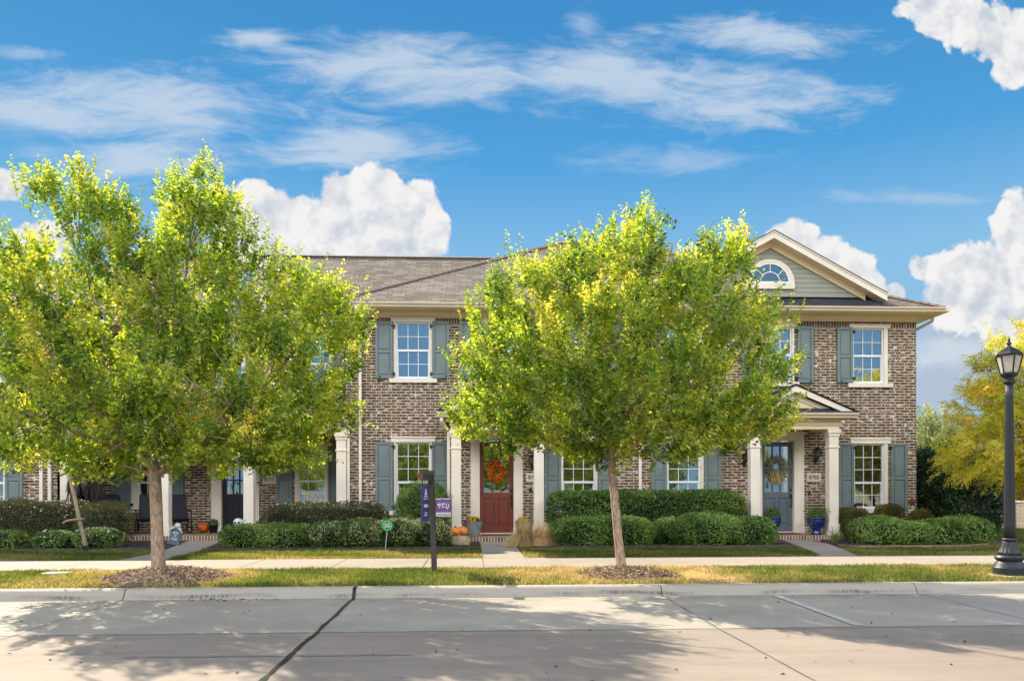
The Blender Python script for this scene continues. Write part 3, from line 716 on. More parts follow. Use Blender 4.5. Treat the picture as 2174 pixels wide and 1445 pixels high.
def fitting(h, name, p, Y, mat, d=0.05):
    a = win_rect(p, Y); m = MB(); m.box(a[0], a[1], Y - d, Y, a[2], a[3]); m.box(a[0] + .01, a[1] - .01, Y - d - .012, Y - d, a[2] + .01, a[2] + (a[3] - a[2]) * .6); m.build(name, M[mat], h, 0.006)
fitting(hm, 'doorbell', (1124, 1129, 1035, 1043), YF, 'iron', 0.02); fitting(hr, 'doorbell', (1716, 1720, 1043, 1050), YF, 'iron', 0.02)
fitting(hm, 'hose_bib', (1161, 1166, 1081, 1090), YF, 'iron', 0.07)
# =================================================================== RECESSED HOUSE WITH THE LONG PORCH, AND THE FAR LEFT HOUSE
X0 = XA(122, YF)
hl = house('townhouse', 'recessed brick townhouse with long columned porch and black front door', (X0 + XL) / 2, YL)
he = house('townhouse', 'brick townhouse cut off at the picture edge with two white downspouts', XA(40, YF))
holes_l = []
def WL(p, **k): holes_l.append(window(hl, p, YL, **k))
WL((632, 692, 949, 1076), rows=(3, 2), split=0.44, blind='half', glass='glass', casing=(.08, .06, .16))
WL((291, 348, 951, 1078), rows=(3, 2), split=0.44, blind='none', casing=(.17, .06, .16))
WL((640, 702, 716, 826), glass='glassup', blind='closed'); WL((300, 362, 716, 826), glass='glassup', blind='closed'); WL((455, 517, 716, 826), glass='glassup', blind='closed')
for p, s in (((587, 621, 946, 1076), 1), ((697, 731, 946, 1076), -1), ((245, 279, 948, 1078), 1), ((357, 391, 948, 1078), -1), ((706, 738, 714, 826), -1), ((604, 637, 714, 826), 1), ((264, 297, 714, 826), 1), ((366, 399, 714, 826), -1)):
    shutter(hl, p, YL, s)
LD0 = ZA(500, 1124, YL + .1); LD1 = LD0 + 2.44; dl = (XA(473, YL + .1), XA(531, YL + .1))
holes_l.append((dl[0] - .02, dl[1] + .02, LD0 - .04, LD1 + .02))
m = MB(); wall_panel(m, X0, XL, ZB - .1, ZW, YL, holes_l, .14, 0, 0); m.quad((X0, YF, ZB - .1), (X0, YL, ZB - .1), (X0, YL, ZW), (X0, YF, ZW))
m.build('wall', M['brick'], hl)
door(hl, dl[0], dl[1], LD0, LD1, YL + .09, 'blackdoor')
m = MB()
for a, b in ((dl[0] - .3, dl[0]), (dl[1], dl[1] + .3)): m.box(a, b, YL - .05, YL + .12, ZPORCH, LD1 + .02); m.box(a + .05, b - .05, YL - .062, YL - .05, ZPORCH + .2, LD1 - .06)
m.box(dl[0] - .3, dl[1] + .3, YL - .052, YL + .12, LD1 + .02, LD1 + .25); m.build('door_casing', M['trim'], hl, .008)
plaque(hl, '8777', (558, 586, 1008, 1025), YL)
fitting(hl, 'outlet_cover', (394, 400.5, 1095, 1104), YL, 'shutter', .04)
YP = 21.42
x0, x3 = XA(127, YP), XA(736, YP)
ZP0, ZP1 = ZA(680, 918, YP), ZA(680, 888, YP)
p = MB(); p.box(x0 - .1, x3 - .03, YP - .15, YL, ZB - .1, ZPORCH); po = p.build('porch', M['paver'], hl, .01)
p = MB(); p.box(x0 - .11, x3 - .03, YP - .17, YP - .15, ZB - .05, ZPORCH + .003); p.box(x0 - .11, x3 - .03, YP - .15, YP + .05, ZPORCH + .001, ZPORCH + .004); p.build('step_edge', M['porchedge'], po)
for pa in (127, 336, 516.5, 714): xx = XA(pa, YP); column(po, xx, xx + .26, YP, YP + .26, ZPORCH, ZP0)
b = MB(); zm = ZP0 + (ZP1 - ZP0) * .42; b.box(x0 - .01, x3 + .0, YP - .012, YP + .26, ZP0, zm); b.box(x0 - .02, x3 + .01, YP - .035, YP + .26, zm, ZP1); b.box(x0 - .02, x3 + .01, YP - .045, YP + .2, zm - .015, zm + .015); b.build('beam', M['frieze'], po, .005)
b = MB(); b.box(x0, x3 - .05, YP + .25, YL, ZP0 + .15, ZP0 + .19); b.build('porch_ceiling', M['trim'], po)
b = MB(); roof_quad(b, [(x0 - .1, YP - .3, ZP1 + .13), (x3 - .02, YP - .3, ZP1 + .13), (x3 - .02, YL, ZP1 + .95), (x0 - .1, YL, ZP1 + .95)]); b.build('porch_roof', M['roofdark'], po)
gutter(po, x0 - .1, x3 - .02, YP - .36, ZP1 + .12)
s = MB(); s.box(X0, XL, YL - .004, YL + .02, ZP0 - .12, ZP0 + .15); s.build('soldier_course', M['soldier'], hl)
lathe_tube_pipe('downspout', [(XA(728, YP - .3), YP - .3, ZP1 + .02), (XA(729, YP - .2), YP - .25, ZP1 - .08), (XA(739.5, YP + .03), YP + .06, ZP1 - .27), (XA(739.5, YP + .03), YP + .06, ZB + .1)], hl)
YE2 = 23.5
lathe_tube_pipe('downspout', [(XL - .12, YE2, ZEAVE - .12), (XL - .12, YL - .06, ZEAVE - .4), (XL - .12, YL - .06, ZP1 + 1.15), (XL - .32, YL - .2, ZP1 + 1.0)], hl)
m = MB(); m.box(X0, XL, YL - .035, YL + .03, ZFR, ZW + .06); m.build('frieze', M['frieze'], hl, .005)
m = MB(); m.box(X0, XL, YE2 + .02, YL, ZEAVE - .135, ZEAVE - .105); m.build('soffit', M['frieze'], hl)
gutter(hl, X0 + .4, XL - .42, YE2 - .1, ZEAVE + .01)
YR2, ZR2 = 28.5, 9.76
t = MB(); roof_quad(t, [(X0 - 1.0, YE2, z), (XL + .5, YE2, z), (3.2, YR2, ZR2), (X0 - 1.0, YR2, ZR2)]); roof_quad(t, [(XL + .5, 33.5, z), (X0 - 1, 33.5, z), (X0 - 1, YR2, ZR2), (3.2, YR2, ZR2)])
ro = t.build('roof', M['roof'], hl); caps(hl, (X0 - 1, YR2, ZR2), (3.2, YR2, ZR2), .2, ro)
# dormer with a segmental top
YD = 24.3; dx0, dx1 = XA(424, YD), XA(574, YD); dzc = ZA(500, 561, YD); dzt = ZA(500, 541, YD - .2); dzb = ZA(500, 672, YD)
def seg(x0, x1, zc, zt, n=14): return [(x0 + (x1 - x0) * i / n, zc + (zt - zc) * math.sin(math.pi * i / n) ** .8) for i in range(n + 1)]
d = MB(); d.extrude([(dx0 + .12, YD, dzb - .8)] + [(dx1 - .12, YD, dzb - .8)] + [(a, YD, b - .05) for a, b in reversed(seg(dx0 + .12, dx1 - .12, dzc, dzt))], (0, 4, 0)); do = d.build('dormer', M['trim'], hl)
d = MB(); sg = seg(dx0, dx1, dzc - .05, dzt); sg2 = seg(dx0 + .05, dx1 - .05, dzc - .2, dzt - .15)
for k in range(len(sg) - 1): d.extrude([(sg2[k][0], YD - .2, sg2[k][1]), (sg[k][0], YD - .2, sg[k][1]), (sg[k + 1][0], YD - .2, sg[k + 1][1]), (sg2[k + 1][0], YD - .2, sg2[k + 1][1])], (0, .2, 0))
d.build('arched_board', M['trim'], do)
d = MB()
for k in range(len(sg) - 1): roof_quad(d, [(sg[k][0], YD - .22, sg[k][1] + .01), (sg[k][0], YD + 4, sg[k][1] + .01), (sg[k + 1][0], YD + 4, sg[k + 1][1] + .01), (sg[k + 1][0], YD - .22, sg[k + 1][1] + .01)])
d.build('dormer_roof', M['roof'], do)
wa = (XA(456, YD), XA(540, YD), ZA(500, 664, YD), ZA(500, 575, YD))
d = MB(); f = .06; d.box(wa[0], wa[0] + f, YD - .05, YD - .004, wa[2], wa[3]); d.box(wa[1] - f, wa[1], YD - .05, YD - .004, wa[2], wa[3]); d.box(wa[0] + f, wa[1] - f, YD - .05, YD - .004, wa[3] - f, wa[3]); d.box(wa[0] + f, wa[1] - f, YD - .05, YD - .004, wa[2], wa[2] + f)
zq = (wa[2] + wa[3]) / 2 + .05; d.box(wa[0] + f, wa[1] - f, YD - .045, YD - .004, zq - .04, zq + .04); xq = (wa[0] + wa[1]) / 2; d.box(xq - .02, xq + .02, YD - .04, YD - .004, wa[2] + f, zq - .04)
d.build('dormer_window', M['vinyl'], do, .004)
d = MB(); d.box(wa[0] + f, wa[1] - f, YD - .02, YD - .016, wa[2] + f, wa[3] - f); d.build('pane', M['glassup'], do)
d = MB(); d.box(wa[0] + f, wa[1] - f, YD - .01, YD - .006, wa[2] + f, wa[3] - f); d.build('dark_attic', M['room'], do)
# far left house
hole_e = [window(he, (-64, 9, 937, 1083), YF, rows=(3, 2), split=.415, blind='half')]
shutter(he, (13, 50, 937, 1084), YF, -1); shutter(he, (-104, -68, 937, 1084), YF, 1)
hole_e.append(window(he, (-64, 9, 683, 803), YF, glass='glassup', blind='closed')); shutter(he, (13, 50, 682, 803), YF, -1)
front_wall(he, XA(-700, YF), X0, hole_e, [(X0, YL)])
soffit(he, XA(-700, YF), X0 + .4); gutter(he, XA(-700, YF), X0 + .42, YEAVE - .1, ZEAVE + .01)
for px in (87.5, 105.5): x = XA(px, YF - .06); lathe_tube_pipe('downspout', [(x, YEAVE - .04, ZEAVE - .1), (x, YEAVE - .04, ZEAVE - .2), (x, YF - .06, ZEAVE - .5), (x, YF - .06, ZB)], he, .085)
t = MB(); xe = XA(-700, YF); roof_quad(t, [(xe, YEAVE, z), (X0 + .42, YEAVE, z), (X0 - 5.6, YR2, ZR2), (xe, YR2, ZR2)]); roof_quad(t, [(X0 + .42, YEAVE, z), (X0 + .42, 33.5, z), (X0 - 5.6, YR2, ZR2)]); ro = t.build('roof', M['roof'], he)
caps(he, (X0 + .42, YEAVE, z), (X0 - 5.6, YR2, ZR2), .22, ro)
# ------------------------------------------------------------------ numpy helpers
RNG = np.random.default_rng(11)
def vnoise(p, s, seed=0):
    """cheap smooth pseudo-noise in about 0..1 for (n,3) points"""
    r = np.random.default_rng(seed); o = np.zeros(len(p))
    for k in range(6):
        d = r.normal(size=3) * s * (0.6 + 0.35 * k); o += np.sin(p @ d + r.uniform(0, 6.28)) / (1 + 0.35 * k)
    return np.clip(0.5 + o / 5.0, 0, 1)
def unit(v): return v / (np.linalg.norm(v, axis=-1, keepdims=True) + 1e-9)
def leaves_mesh(base, d, nrm, ln, wd, fold=0.25):
    """pointed leaves folded a little along the midrib: 4 verts, 2 tris each"""
    d = unit(d); s = unit(np.cross(d, nrm)); n = np.cross(s, d)
    ln = ln[:, None]; wd = wd[:, None]
    tip = base + d * ln - n * ln * 0.12
    mid = base + d * ln * 0.45
    a = mid + s * wd * 0.5 + n * wd * fold; b = mid - s * wd * 0.5 + n * wd * fold
    V = np.stack([base, a, tip, b], 1).reshape(-1, 3); k = np.arange(len(base)) * 4
    F = np.stack([np.stack([k, k + 1, k + 2], 1), np.stack([k, k + 2, k + 3], 1)], 1).reshape(-1, 3)
    return V, F
# ------------------------------------------------------------------ ground materials
def concrete(name, base, streak=0.0, bump=0.25, stain=0.25):
    m, t, out = nt(name); v = posco(t)
    n1 = noise(t, v, 0.55, 6, 0.65); n2 = noise(t, v, 9, 6, 0.7); n3 = noise(t, v, 160, 3, 0.7)
    c = mixc(t, smooth(t, n1, 0.3, 0.7), dark(base, 1 - stain * 0.6), dark(base, 1.05))
    c = mixc(t, math_(t, 'MULTIPLY', smooth(t, n2, 0.45, 0.8), stain), c, dark(base, 0.72))
    c = mixc(t, math_(t, 'MULTIPLY', smooth(t, n3, 0.62, 0.8), 0.3), c, dark(base, 0.55))
    if streak:
        n4 = noise(t, scale3(t, v, (0.22, 3.2, 1)), 1.0, 6, 0.7)
        c = mixc(t, math_(t, 'MULTIPLY', smooth(t, n4, 0.42, 0.75), streak), c, dark(base, 0.68))
        n5 = noise(t, scale3(t, v, (0.5, 14, 1)), 1.0, 5, 0.75)
        c = mixc(t, math_(t, 'MULTIPLY', smooth(t, n5, 0.55, 0.8), streak * 0.8), c, dark(base, 0.6))
    if streak:
        sv = N(t, 'ShaderNodeSeparateXYZ'); L(t, v, sv.inputs[0])
        grit = math_(t, 'MULTIPLY', smooth(t, sv.outputs[1], 9.7, 10.4), smooth(t, noise(t, scale3(t, v, (1.2, 4, 1)), 2.5, 6, .7), .38, .62))
        c = mixc(t, math_(t, 'MULTIPLY', grit, .55), c, S(92, 84, 76))
        vo = N(t, 'ShaderNodeTexVoronoi'); vo.inputs['Scale'].default_value = 1.3; L(t, scale3(t, v, (1, 1.6, 1)), vo.inputs['Vector'])
        drip = math_(t, 'MULTIPLY', math_(t, 'SUBTRACT', 1.0, smooth(t, vo.outputs['Distance'], .03, .1)), smooth(t, noise(t, v, 1.1, 2), .5, .62))
        c = mixc(t, math_(t, 'MULTIPLY', drip, .5), c, S(84, 78, 72))
    h = math_(t, 'ADD', math_(t, 'MULTIPLY', n3, 0.6), n2)
    principled(t, out, c, 0.85, 0, bumpn(t, h, bump, 0.004), 0.3)
    return m
M['road'] = concrete('travel_lane_concrete', S(146, 134, 121), 0.6)
M['lane'] = concrete('parking_lane_concrete', S(162, 154, 142), 0.25, stain=0.35)
M['walk'] = concrete('sidewalk_concrete', S(158, 147, 132), 0.0, stain=0.22)
M['pad'] = concrete('pale_concrete', S(212, 204, 190))
def kerb_mat():
    m, t, out = nt('scuffed_kerb_concrete'); v = posco(t); base = S(166, 158, 146)
    s = N(t, 'ShaderNodeSeparateXYZ'); L(t, v, s.inputs[0])
    n1 = noise(t, v, 2.0, 6, 0.7); n2 = noise(t, scale3(t, v, (60, 10, 3)), 1, 4, 0.7); nz = noise(t, v, 150, 2)
    c = mixc(t, math_(t, 'MULTIPLY', n1, 0.5), base, dark(base, 0.68))
    # tyre scuffs: wandering dark band part-way up the face
    w = noise(t, scale3(t, v, (0.85, 0, 0)), 1.0, 2, 0.5); w2 = noise(t, scale3(t, v, (0.55, 0, 0)), 1.3, 2, 0.5)
    mid = math_(t, 'ADD', math_(t, 'MULTIPLY', w, 0.11), 0.01)
    dz = math_(t, 'ABSOLUTE', math_(t, 'SUBTRACT', s.outputs[2], mid))
    band = math_(t, 'SUBTRACT', 1.0, smooth(t, dz, 0.008, 0.034))
    band = math_(t, 'MULTIPLY', band, smooth(t, w2, 0.42, 0.6)); band = math_(t, 'MULTIPLY', band, smooth(t, n2, 0.3, 0.62))
    c = mixc(t, math_(t, 'MULTIPLY', band, 0.75), c, S(58, 56, 56))
    c = mixc(t, math_(t, 'MULTIPLY', smooth(t, nz, 0.62, 0.8), 0.3), c, dark(base, 0.5))
    principled(t, out, c, 0.85, 0, bumpn(t, n1, 0.3, 0.006), 0.3); return m
M['kerb'] = kerb_mat()
def soil(name, a, b, sc, bump=0.8):
    m, t, out = nt(name); v = posco(t)
    n1 = noise(t, v, sc, 8, 0.75); n2 = noise(t, v, 1.1, 4, 0.6); vo = N(t, 'ShaderNodeTexVoronoi'); vo.inputs['Scale'].default_value = sc * 1.6; L(t, scale3(t, v, (0.6, 1.3, 1)), vo.inputs['Vector'])
    c = mixc(t, smooth(t, n1, 0.35, 0.68), a, b); c = mixc(t, math_(t, 'MULTIPLY', smooth(t, n2, 0.4, 0.7), 0.4), c, dark(a, 0.8))
    c = mixc(t, 0.35, c, vo.outputs['Color'], 'OVERLAY')
    hs = N(t, 'ShaderNodeHueSaturation'); hs.inputs['Saturation'].default_value = 0.75; L(t, c, hs.inputs['Color'])
    h = math_(t, 'ADD', n1, math_(t, 'MULTIPLY', vo.outputs['Distance'], 0.6))
    principled(t, out, hs.outputs[0], 0.95, 0, bumpn(t, h, bump, 0.03), 0.1); return m
M['turf'] = soil('turf_soil', S(112, 104, 58), S(160, 142, 92), 30)
M['mulch'] = soil('bark_mulch', S(70, 58, 54), S(112, 92, 82), 38)
M['mound'] = soil('weathered_mulch', S(104, 86, 70), S(158, 132, 106), 40)
M['chips'] = leaf_mat('mulch_chips', [S(84, 66, 54), S(134, 108, 86), S(184, 156, 126), S(220, 196, 166)], trans=0.0, gloss=0.2, rough=0.8)
M['tar'] = paint('black_joint_sealant', S(26, 26, 28), 0.45, 0.3, 8, 0.4)
M['skid'] = concrete('dark_tyre_smear', S(136, 127, 117), .5)
M['crack'] = paint('dark_joint', S(86, 80, 74), 0.9, 0.3, 8, 0.3)
def worn_paint():
    m, t, out = nt('worn_white_marking'); v = posco(t); n1 = noise(t, v, 26, 6, 0.75); n2 = noise(t, v, 2, 3)
    k = math_(t, 'MULTIPLY', smooth(t, n1, 0.4, 0.6), math_(t, 'ADD', smooth(t, n2, 0.3, 0.6), 0.3), clamp=True)
    principled(t, out, mixc(t, k, S(164, 156, 145), S(196, 193, 188)), 0.8, 0, None, 0.3); return m
M['marking'] = worn_paint()
def structure(name, mb, mats, bevel=0, sm=False, kind='structure'):
    o = mb.build(name, mats, None, bevel, sm); o['kind'] = kind; return o
# ------------------------------------------------------------------ ground, road, kerb, walks
YK = 10.36; ZV = 0.15
m = MB(); m.quad((-400, YK + 0.24, ZV), (400, YK + 0.24, ZV), (400, 500, ZV), (-400, 500, ZV)); m.quad((-400, -500, -.02), (400, -500, -.02), (400, YK + .2, -.02), (-400, YK + .2, -.02)); structure('ground', m, M['turf'])
YPL = 7.95
m = MB(); m.quad((-200, -14, 0), (200, -14, 0), (200, YPL, 0), (-200, YPL, 0)); structure('road', m, M['road'])
m = MB(); m.quad((-200, YPL, 0.002), (200, YPL, 0.002), (200, YK + .05, 0.03), (-200, YK + .05, 0.03)); structure('parking_lane', m, M['lane'])
def wob_strip(mb, a, b, w, z, n=40, amp=.012, seed=1):
    rr = random.Random(seed); a = Vector((*a, 0)); b = Vector((*b, 0)); d = (b - a); s = Vector((-d.y, d.x, 0)).normalized(); prev = None
    off = 0
    for k in range(n + 1):
        off = off * .75 + rr.uniform(-amp, amp); p = a + d * (k / n) + s * off; ww = w * rr.uniform(.75, 1.3) / 2
        zz = z if not callable(z) else z(p.y)
        c = ((p.x + s.x * ww, p.y + s.y * ww, zz), (p.x - s.x * ww, p.y - s.y * ww, zz))
        if prev: mb.quad(prev[0], prev[1], c[1], c[0])
        prev = c
zr = lambda y: 0.006 if y < YPL else 0.008 + 0.028 * (y - YPL) / (YK + .05 - YPL)
JX = [-8.4, -4.43, -1.53, 2.47, 5.9, 9.9]
m = MB(); wob_strip(m, (JX[2], 4.2), (JX[2], YK + .03), .042, zr, 60, .008, 3); structure('joint_sealant', m, M['tar'])
m = MB()
for k, x in enumerate(JX):
    if k != 2: wob_strip(m, (x, 4.2), (x, YK + .03), .010, zr, 50, .004, k)
wob_strip(m, (-14, YPL), (14, YPL), .008, .007, 260, .006, 21)
structure('pavement_joints', m, M['crack'])
m = MB(); wob_strip(m, (-2.9, 6.85), (-.52, 6.82), .07, .004, 60, .004, 5); structure('dark_skid_mark', m, M['skid'])
m = MB(); x = G(1651, 1274, 0).x + .05; a = [(x - .05, 10.25), (x + .05, 10.25), (x + .05, YPL + .06), (x - .05, YPL + .06)]; m.quad(*[(p, q, zr(q) + .003) for p, q in a]); structure('parking_stall_line', m, M['marking'])
# kerb in cast lengths
pr = [(YK, 0.005), (YK, 0.03), (YK + .05, 0.11), (YK + .068, 0.135), (YK + .09, 0.15), (YK + .12, 0.157), (YK + .26, 0.157), (YK + .26, -.1), (YK, -.1)]
m = MB(); ks = [-60, -20, -12.3] + JX + [14, 20, 60]
for a, b in zip(ks[:-1], ks[1:]): m.extrude([(a + .006, y, zz) for y, zz in pr], (b - a - .012, 0, 0))
structure('kerb', m, M['kerb'], .004)
m = MB()
for x in JX + [-12.3]: m.extrude([(x - .012, y + .012, zz - .006) for y, zz in pr], (.024, 0, 0))
for y0, y1 in [(JX[2] - .022, JX[2] + .022)]: m.extrude([(y0, y - .004, zz + .003) for y, zz in pr], (y1 - y0, 0, 0))
structure('kerb_joint_filler', m, M['tar'])
ZS, YS0, YS1 = .175, 13.0, 14.95
m = MB(); xs = [-.82 - 1.5 * k for k in range(22, -1, -1)] + [.18, .97] + [.97 + 1.5 * k for k in range(1, 22)]
for a, b in zip(xs[:-1], xs[1:]): m.box(a + .005, b - .005, YS0, YS1, .05, ZS)
structure('sidewalk', m, M['walk'], .006)
m = MB(); m.box(xs[0], xs[-1], YS0 + .01, YS1 - .01, .04, ZS - .012); structure('sidewalk_joint_bed', m, M['crack'])
def path(name, pts):
    m = MB(); m.extrude([(x, y, ZS + .002) for x, y in pts], (0, 0, -.15)); return structure(name, m, M['walk'], .006)
YB = 17.75; YPE = 20.2
pl_ = [G(264, 1184, ZS), G(358, 1184.5, ZS)]
pathL = [(pl_[0].x, YS1 + .01), (pl_[1].x, YS1 + .01), (XA(420, 17.2), 17.2), (XA(472, 21.1), 21.1), (XA(398, 21.1), 21.1), (XA(349, 17.8), 17.8), (XA(316, 16.4), 16.4)]
pathM = [(.18, YS1 + .01), (.97, YS1 + .01), (.99, YPE), (.18, YPE)]
pathR = [(G(1744, 1181, ZS).x, YS1 + .01), (G(1826, 1181, ZS).x, YS1 + .01), (XA(1739, YPE), YPE), (XA(1664, YPE), YPE)]
path('front_path', pathL); path('front_path', pathM); path('front_path', pathR)
def bed(pts, edge=None, mat='mulch', emat='crack'):
    m = MB(); m.extrude([(x, y, .185) for x, y in pts], (0, 0, -.1)); structure('planting_bed', m, M['mulch'])
    if edge:
        e = MB()
        for a, b in zip(edge[:-1], edge[1:]): e.beam((a[0], a[1], .175), (b[0], b[1], .175), .05, .075)
        structure('bed_edging', e, M[emat])
M['edging'] = paint('bed_edging_stone', S(150, 122, 100), .9, .25, 4, .4)
bed([(-20, YB), (XA(352, YB), YB), (XA(398, 21.2), 21.2), (XA(398, 21.2), 24), (-20, 24)], [(-20, YB), (XA(347, YB), YB)])
e2 = [(XA(428, 17.6), 17.6), (0.12, YB)]
bed([e2[0], (.16, YB), (.16, YPE + .1), (.16, 21.7), (XA(478, 21.2), 21.7), (XA(474, 21.2), 21.2)], e2)
e3 = [(1.02, 18.4), (1.35, YB), (XA(1690, YB), YB)]
bed([(1.01, 18.4), (1.35, YB), (XA(1692, YB), YB), (XA(1661, YPE), YPE), (XA(1661, YPE), 21.7), (1.01, 21.7)], e3)
e4 = [(XA(1785, 17.8), 17.9), (XA(1830, 17.2), 17.35)] + [(XA(1830 + k * 50, 17.3), 17.32 + .02 * k) for k in range(1, 5)] + [(XA(2060, 17.5), 17.5), (XA(2090, 17.9), 17.9), (XA(2100, 18.6), 18.6), (XA(2094, 19.6), 19.6), (XA(2070, 21), 21)]
bed(e4 + [(XA(2060, 21.7), 21.7), (XA(1745, 21.7), 21.7), (XA(1742, YPE), YPE)], e4, emat='edging')
# ------------------------------------------------------------------ tree positions and mulch mounds
T1 = Vector((G(336, 1212, .26).x, 11.72, .2)); T2 = Vector((G(1318, 1208, .24).x, 11.9, .2))
MOUNDS = [(T1.x + .12, 11.62, 0.88, .9, .15), (T2.x + .06, 11.72, .72, .8, .1)]
def mound_h(x, y):
    z = np.zeros_like(x)
    for cx, cy, rx, ry, h in MOUNDS:
        d = np.sqrt(((x - cx) / rx) ** 2 + ((y - cy) / ry) ** 2); z = np.maximum(z, h * np.clip(1 - d ** 2.2, 0, 1))
    return z
for (cx, cy, rx, ry, h), lab in zip(MOUNDS, ('wide brown mulch mound round the trunk of the bigger street tree', 'mulch mound round the leaning trunk of the smaller street tree')):
    n = 34; V = []; F = []
    for i in range(n + 1):
        for j in range(48):
            a = j / 48 * 2 * math.pi; q = i / n * (1.06 + .05 * math.sin(3 * a) + .04 * math.sin(7 * a + 1)); x, y = cx + rx * q * math.cos(a), cy + ry * q * math.sin(a)
            V.append((x, y, ZV + .008 + h * max(0, 1 - (i / n) ** 2.2) + .012 * math.sin(x * 23) * math.sin(y * 31)))
    for i in range(n):
        for j in range(48):
            a = i * 48 + j; b = i * 48 + (j + 1) % 48; F.append((a, b, b + 48, a + 48))
    mo = np_obj('mulch_mound', V, F, M['mound'], smooth=True); set_props(mo, lab, 'mulch', None, 'stuff')
    k = 6500; q = np.sqrt(RNG.uniform(0, 1, k)) * 1.18; a = RNG.uniform(0, 6.283, k); x = cx + rx * q * np.cos(a); y = cy + ry * q * np.sin(a)
    keep = RNG.uniform(0, 1, k) > np.clip((q - .95) * 4, 0, .9); x, y, q = x[keep], y[keep], q[keep]; k = len(x)
    b = np.stack([x, y, ZV + .018 + h * np.clip(1 - q ** 2.2, 0, 1) + RNG.uniform(0, .02, k)], 1)
    d = RNG.normal(size=(k, 3)) * np.array([1, 1, .35]); nn = np.tile([0, 0, 1.0], (k, 1)) + RNG.normal(size=(k, 3)) * .45
    V, F = leaves_mesh(b, d, nn, RNG.uniform(.025, .075, k), RNG.uniform(.008, .02, k), .1)
    np_obj('bark_chips', V, F, M['chips'], mo, attrs={'tint': np.repeat(RNG.uniform(0, 1, k), 4)})
# chips over the flower beds
def scatter_chips(name, regions, k):
    bs = []
    for (xa, xb, ya, yb) in regions: bs.append(np.stack([RNG.uniform(xa, xb, k), RNG.uniform(ya, yb, k), np.full(k, .19)], 1))
    b = np.concatenate(bs); n = len(b); d = RNG.normal(size=(n, 3)) * np.array([1, 1, .3]); nn = np.tile([0, 0, 1.0], (n, 1)) + RNG.normal(size=(n, 3)) * .45
    V, F = leaves_mesh(b + np.array([0, 0, 1]) * RNG.uniform(0, .015, (n, 1)), d, nn, RNG.uniform(.02, .07, n), RNG.uniform(.008, .02, n), .1)
    o = np_obj(name, V, F, M['chips2'], attrs={'tint': np.repeat(RNG.uniform(0, 1, n), 4)}); o['kind'] = 'stuff'; o['label'] = 'dark bark chips over the flower beds'; o['category'] = 'mulch'
M['chips2'] = leaf_mat('bed_mulch_chips', [S(44, 38, 38), S(70, 60, 58), S(96, 84, 80), S(150, 132, 120)], trans=0.0, gloss=0.2, rough=0.8)
scatter_chips('bed_mulch', [(-13, XA(352, 18.4), YB + .05, 19.2), (XA(440, 18), .1, YB + .05, 18.6), (1.4, XA(1680, 18), YB + .05, 18.8), (XA(1770, 18.3), XA(1850, 18.3), 17.9, 19.5)], 1800)
# ------------------------------------------------------------------ grass
M['grass'] = leaf_mat('lawn_blades', [S(64, 84, 34), S(104, 112, 52), S(150, 136, 82), S(186, 166, 118)], trans=0.35, gloss=0.2, rough=0.6, pos=(0, .35, .7, 1))
def poly_mask(x, y, poly):
    inside = np.zeros(len(x), bool); n = len(poly); j = n - 1
    for i in range(n):
        xi, yi = poly[i][:2]; xj, yj = poly[j][:2]
        c = ((yi > y) != (yj > y)) & (x < (xj - xi) * (y - yi) / (yj - yi + 1e-12) + xi); inside ^= c; j = i
    return inside
def grass(name, label, x0, x1, y0, y1, dens, hgt, dry, excl=(), seed=0, edge=0.05):
    n = int((x1 - x0) * (y1 - y0) * dens); x = RNG.uniform(x0, x1, n); y = RNG.uniform(y0, y1, n)
    # ragged borders
    y = np.where(y < y0 + edge, y - RNG.exponential(.012, n), y)
    p = np.stack([x, y, np.zeros(n)], 1)
    cl = vnoise(p, 2.2, seed + 1); cl2 = vnoise(p, 7, seed + 2)
    keep = RNG.uniform(0, 1, n) < (.55 + .6 * cl2)
    for e in excl: keep &= ~poly_mask(x, y, e)
    mh = mound_h(x, y); keep &= ~((mh > 0.0) & (RNG.uniform(0, 1, n) < .55 + mh * 12))
    x, y, cl, cl2 = x[keep], y[keep], cl[keep], cl2[keep]; n = len(x); p = np.stack([x, y, np.zeros(n)], 1)
    h = hgt * RNG.uniform(.45, 1.25, n) * (.7 + .6 * cl2); a = RNG.uniform(0, 6.283, n); w = RNG.uniform(.004, .009, n)
    lean = RNG.uniform(.1, .9, n) * h; b = RNG.uniform(0, 6.283, n); zz = np.full(n, ZV)
    base = np.stack([x, y, zz], 1); wd = np.stack([np.cos(a) * w, np.sin(a) * w, np.zeros(n)], 1)
    mid = base + np.stack([np.cos(b) * lean * .35, np.sin(b) * lean * .35, h * .6], 1); tip = base + np.stack([np.cos(b) * lean, np.sin(b) * lean, h], 1)
    V = np.stack([base - wd, base + wd, mid + wd * .7, mid - wd * .7, tip], 1).reshape(-1, 3); k = np.arange(n) * 5
    F = np.concatenate([np.stack([k, k + 1, k + 2], 1), np.stack([k, k + 2, k + 3], 1), np.stack([k + 3, k + 2, k + 4], 1)])
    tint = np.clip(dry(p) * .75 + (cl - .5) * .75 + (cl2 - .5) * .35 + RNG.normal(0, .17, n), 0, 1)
    o = np_obj(name, V, F, M['grass'], attrs={'tint': np.repeat(tint, 5)}); set_props(o, label, 'grass', None, 'stuff')
def dry_shade_verge(p):
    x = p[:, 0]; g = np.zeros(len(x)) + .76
    for c, w, k in ((-2.3, 1.3, .55), (-6.8, 1.0, .25), (5.6, 1.6, .42), (-.6, .8, .3)): g -= k * np.exp(-((x - c) / w) ** 2)  # green patches; the two widest also paint tree shade into the tint
    return g + .25 * np.exp(-((x - 1.0) / .8) ** 2) + .2 * np.exp(-((x - 3.0) / .7) ** 2)
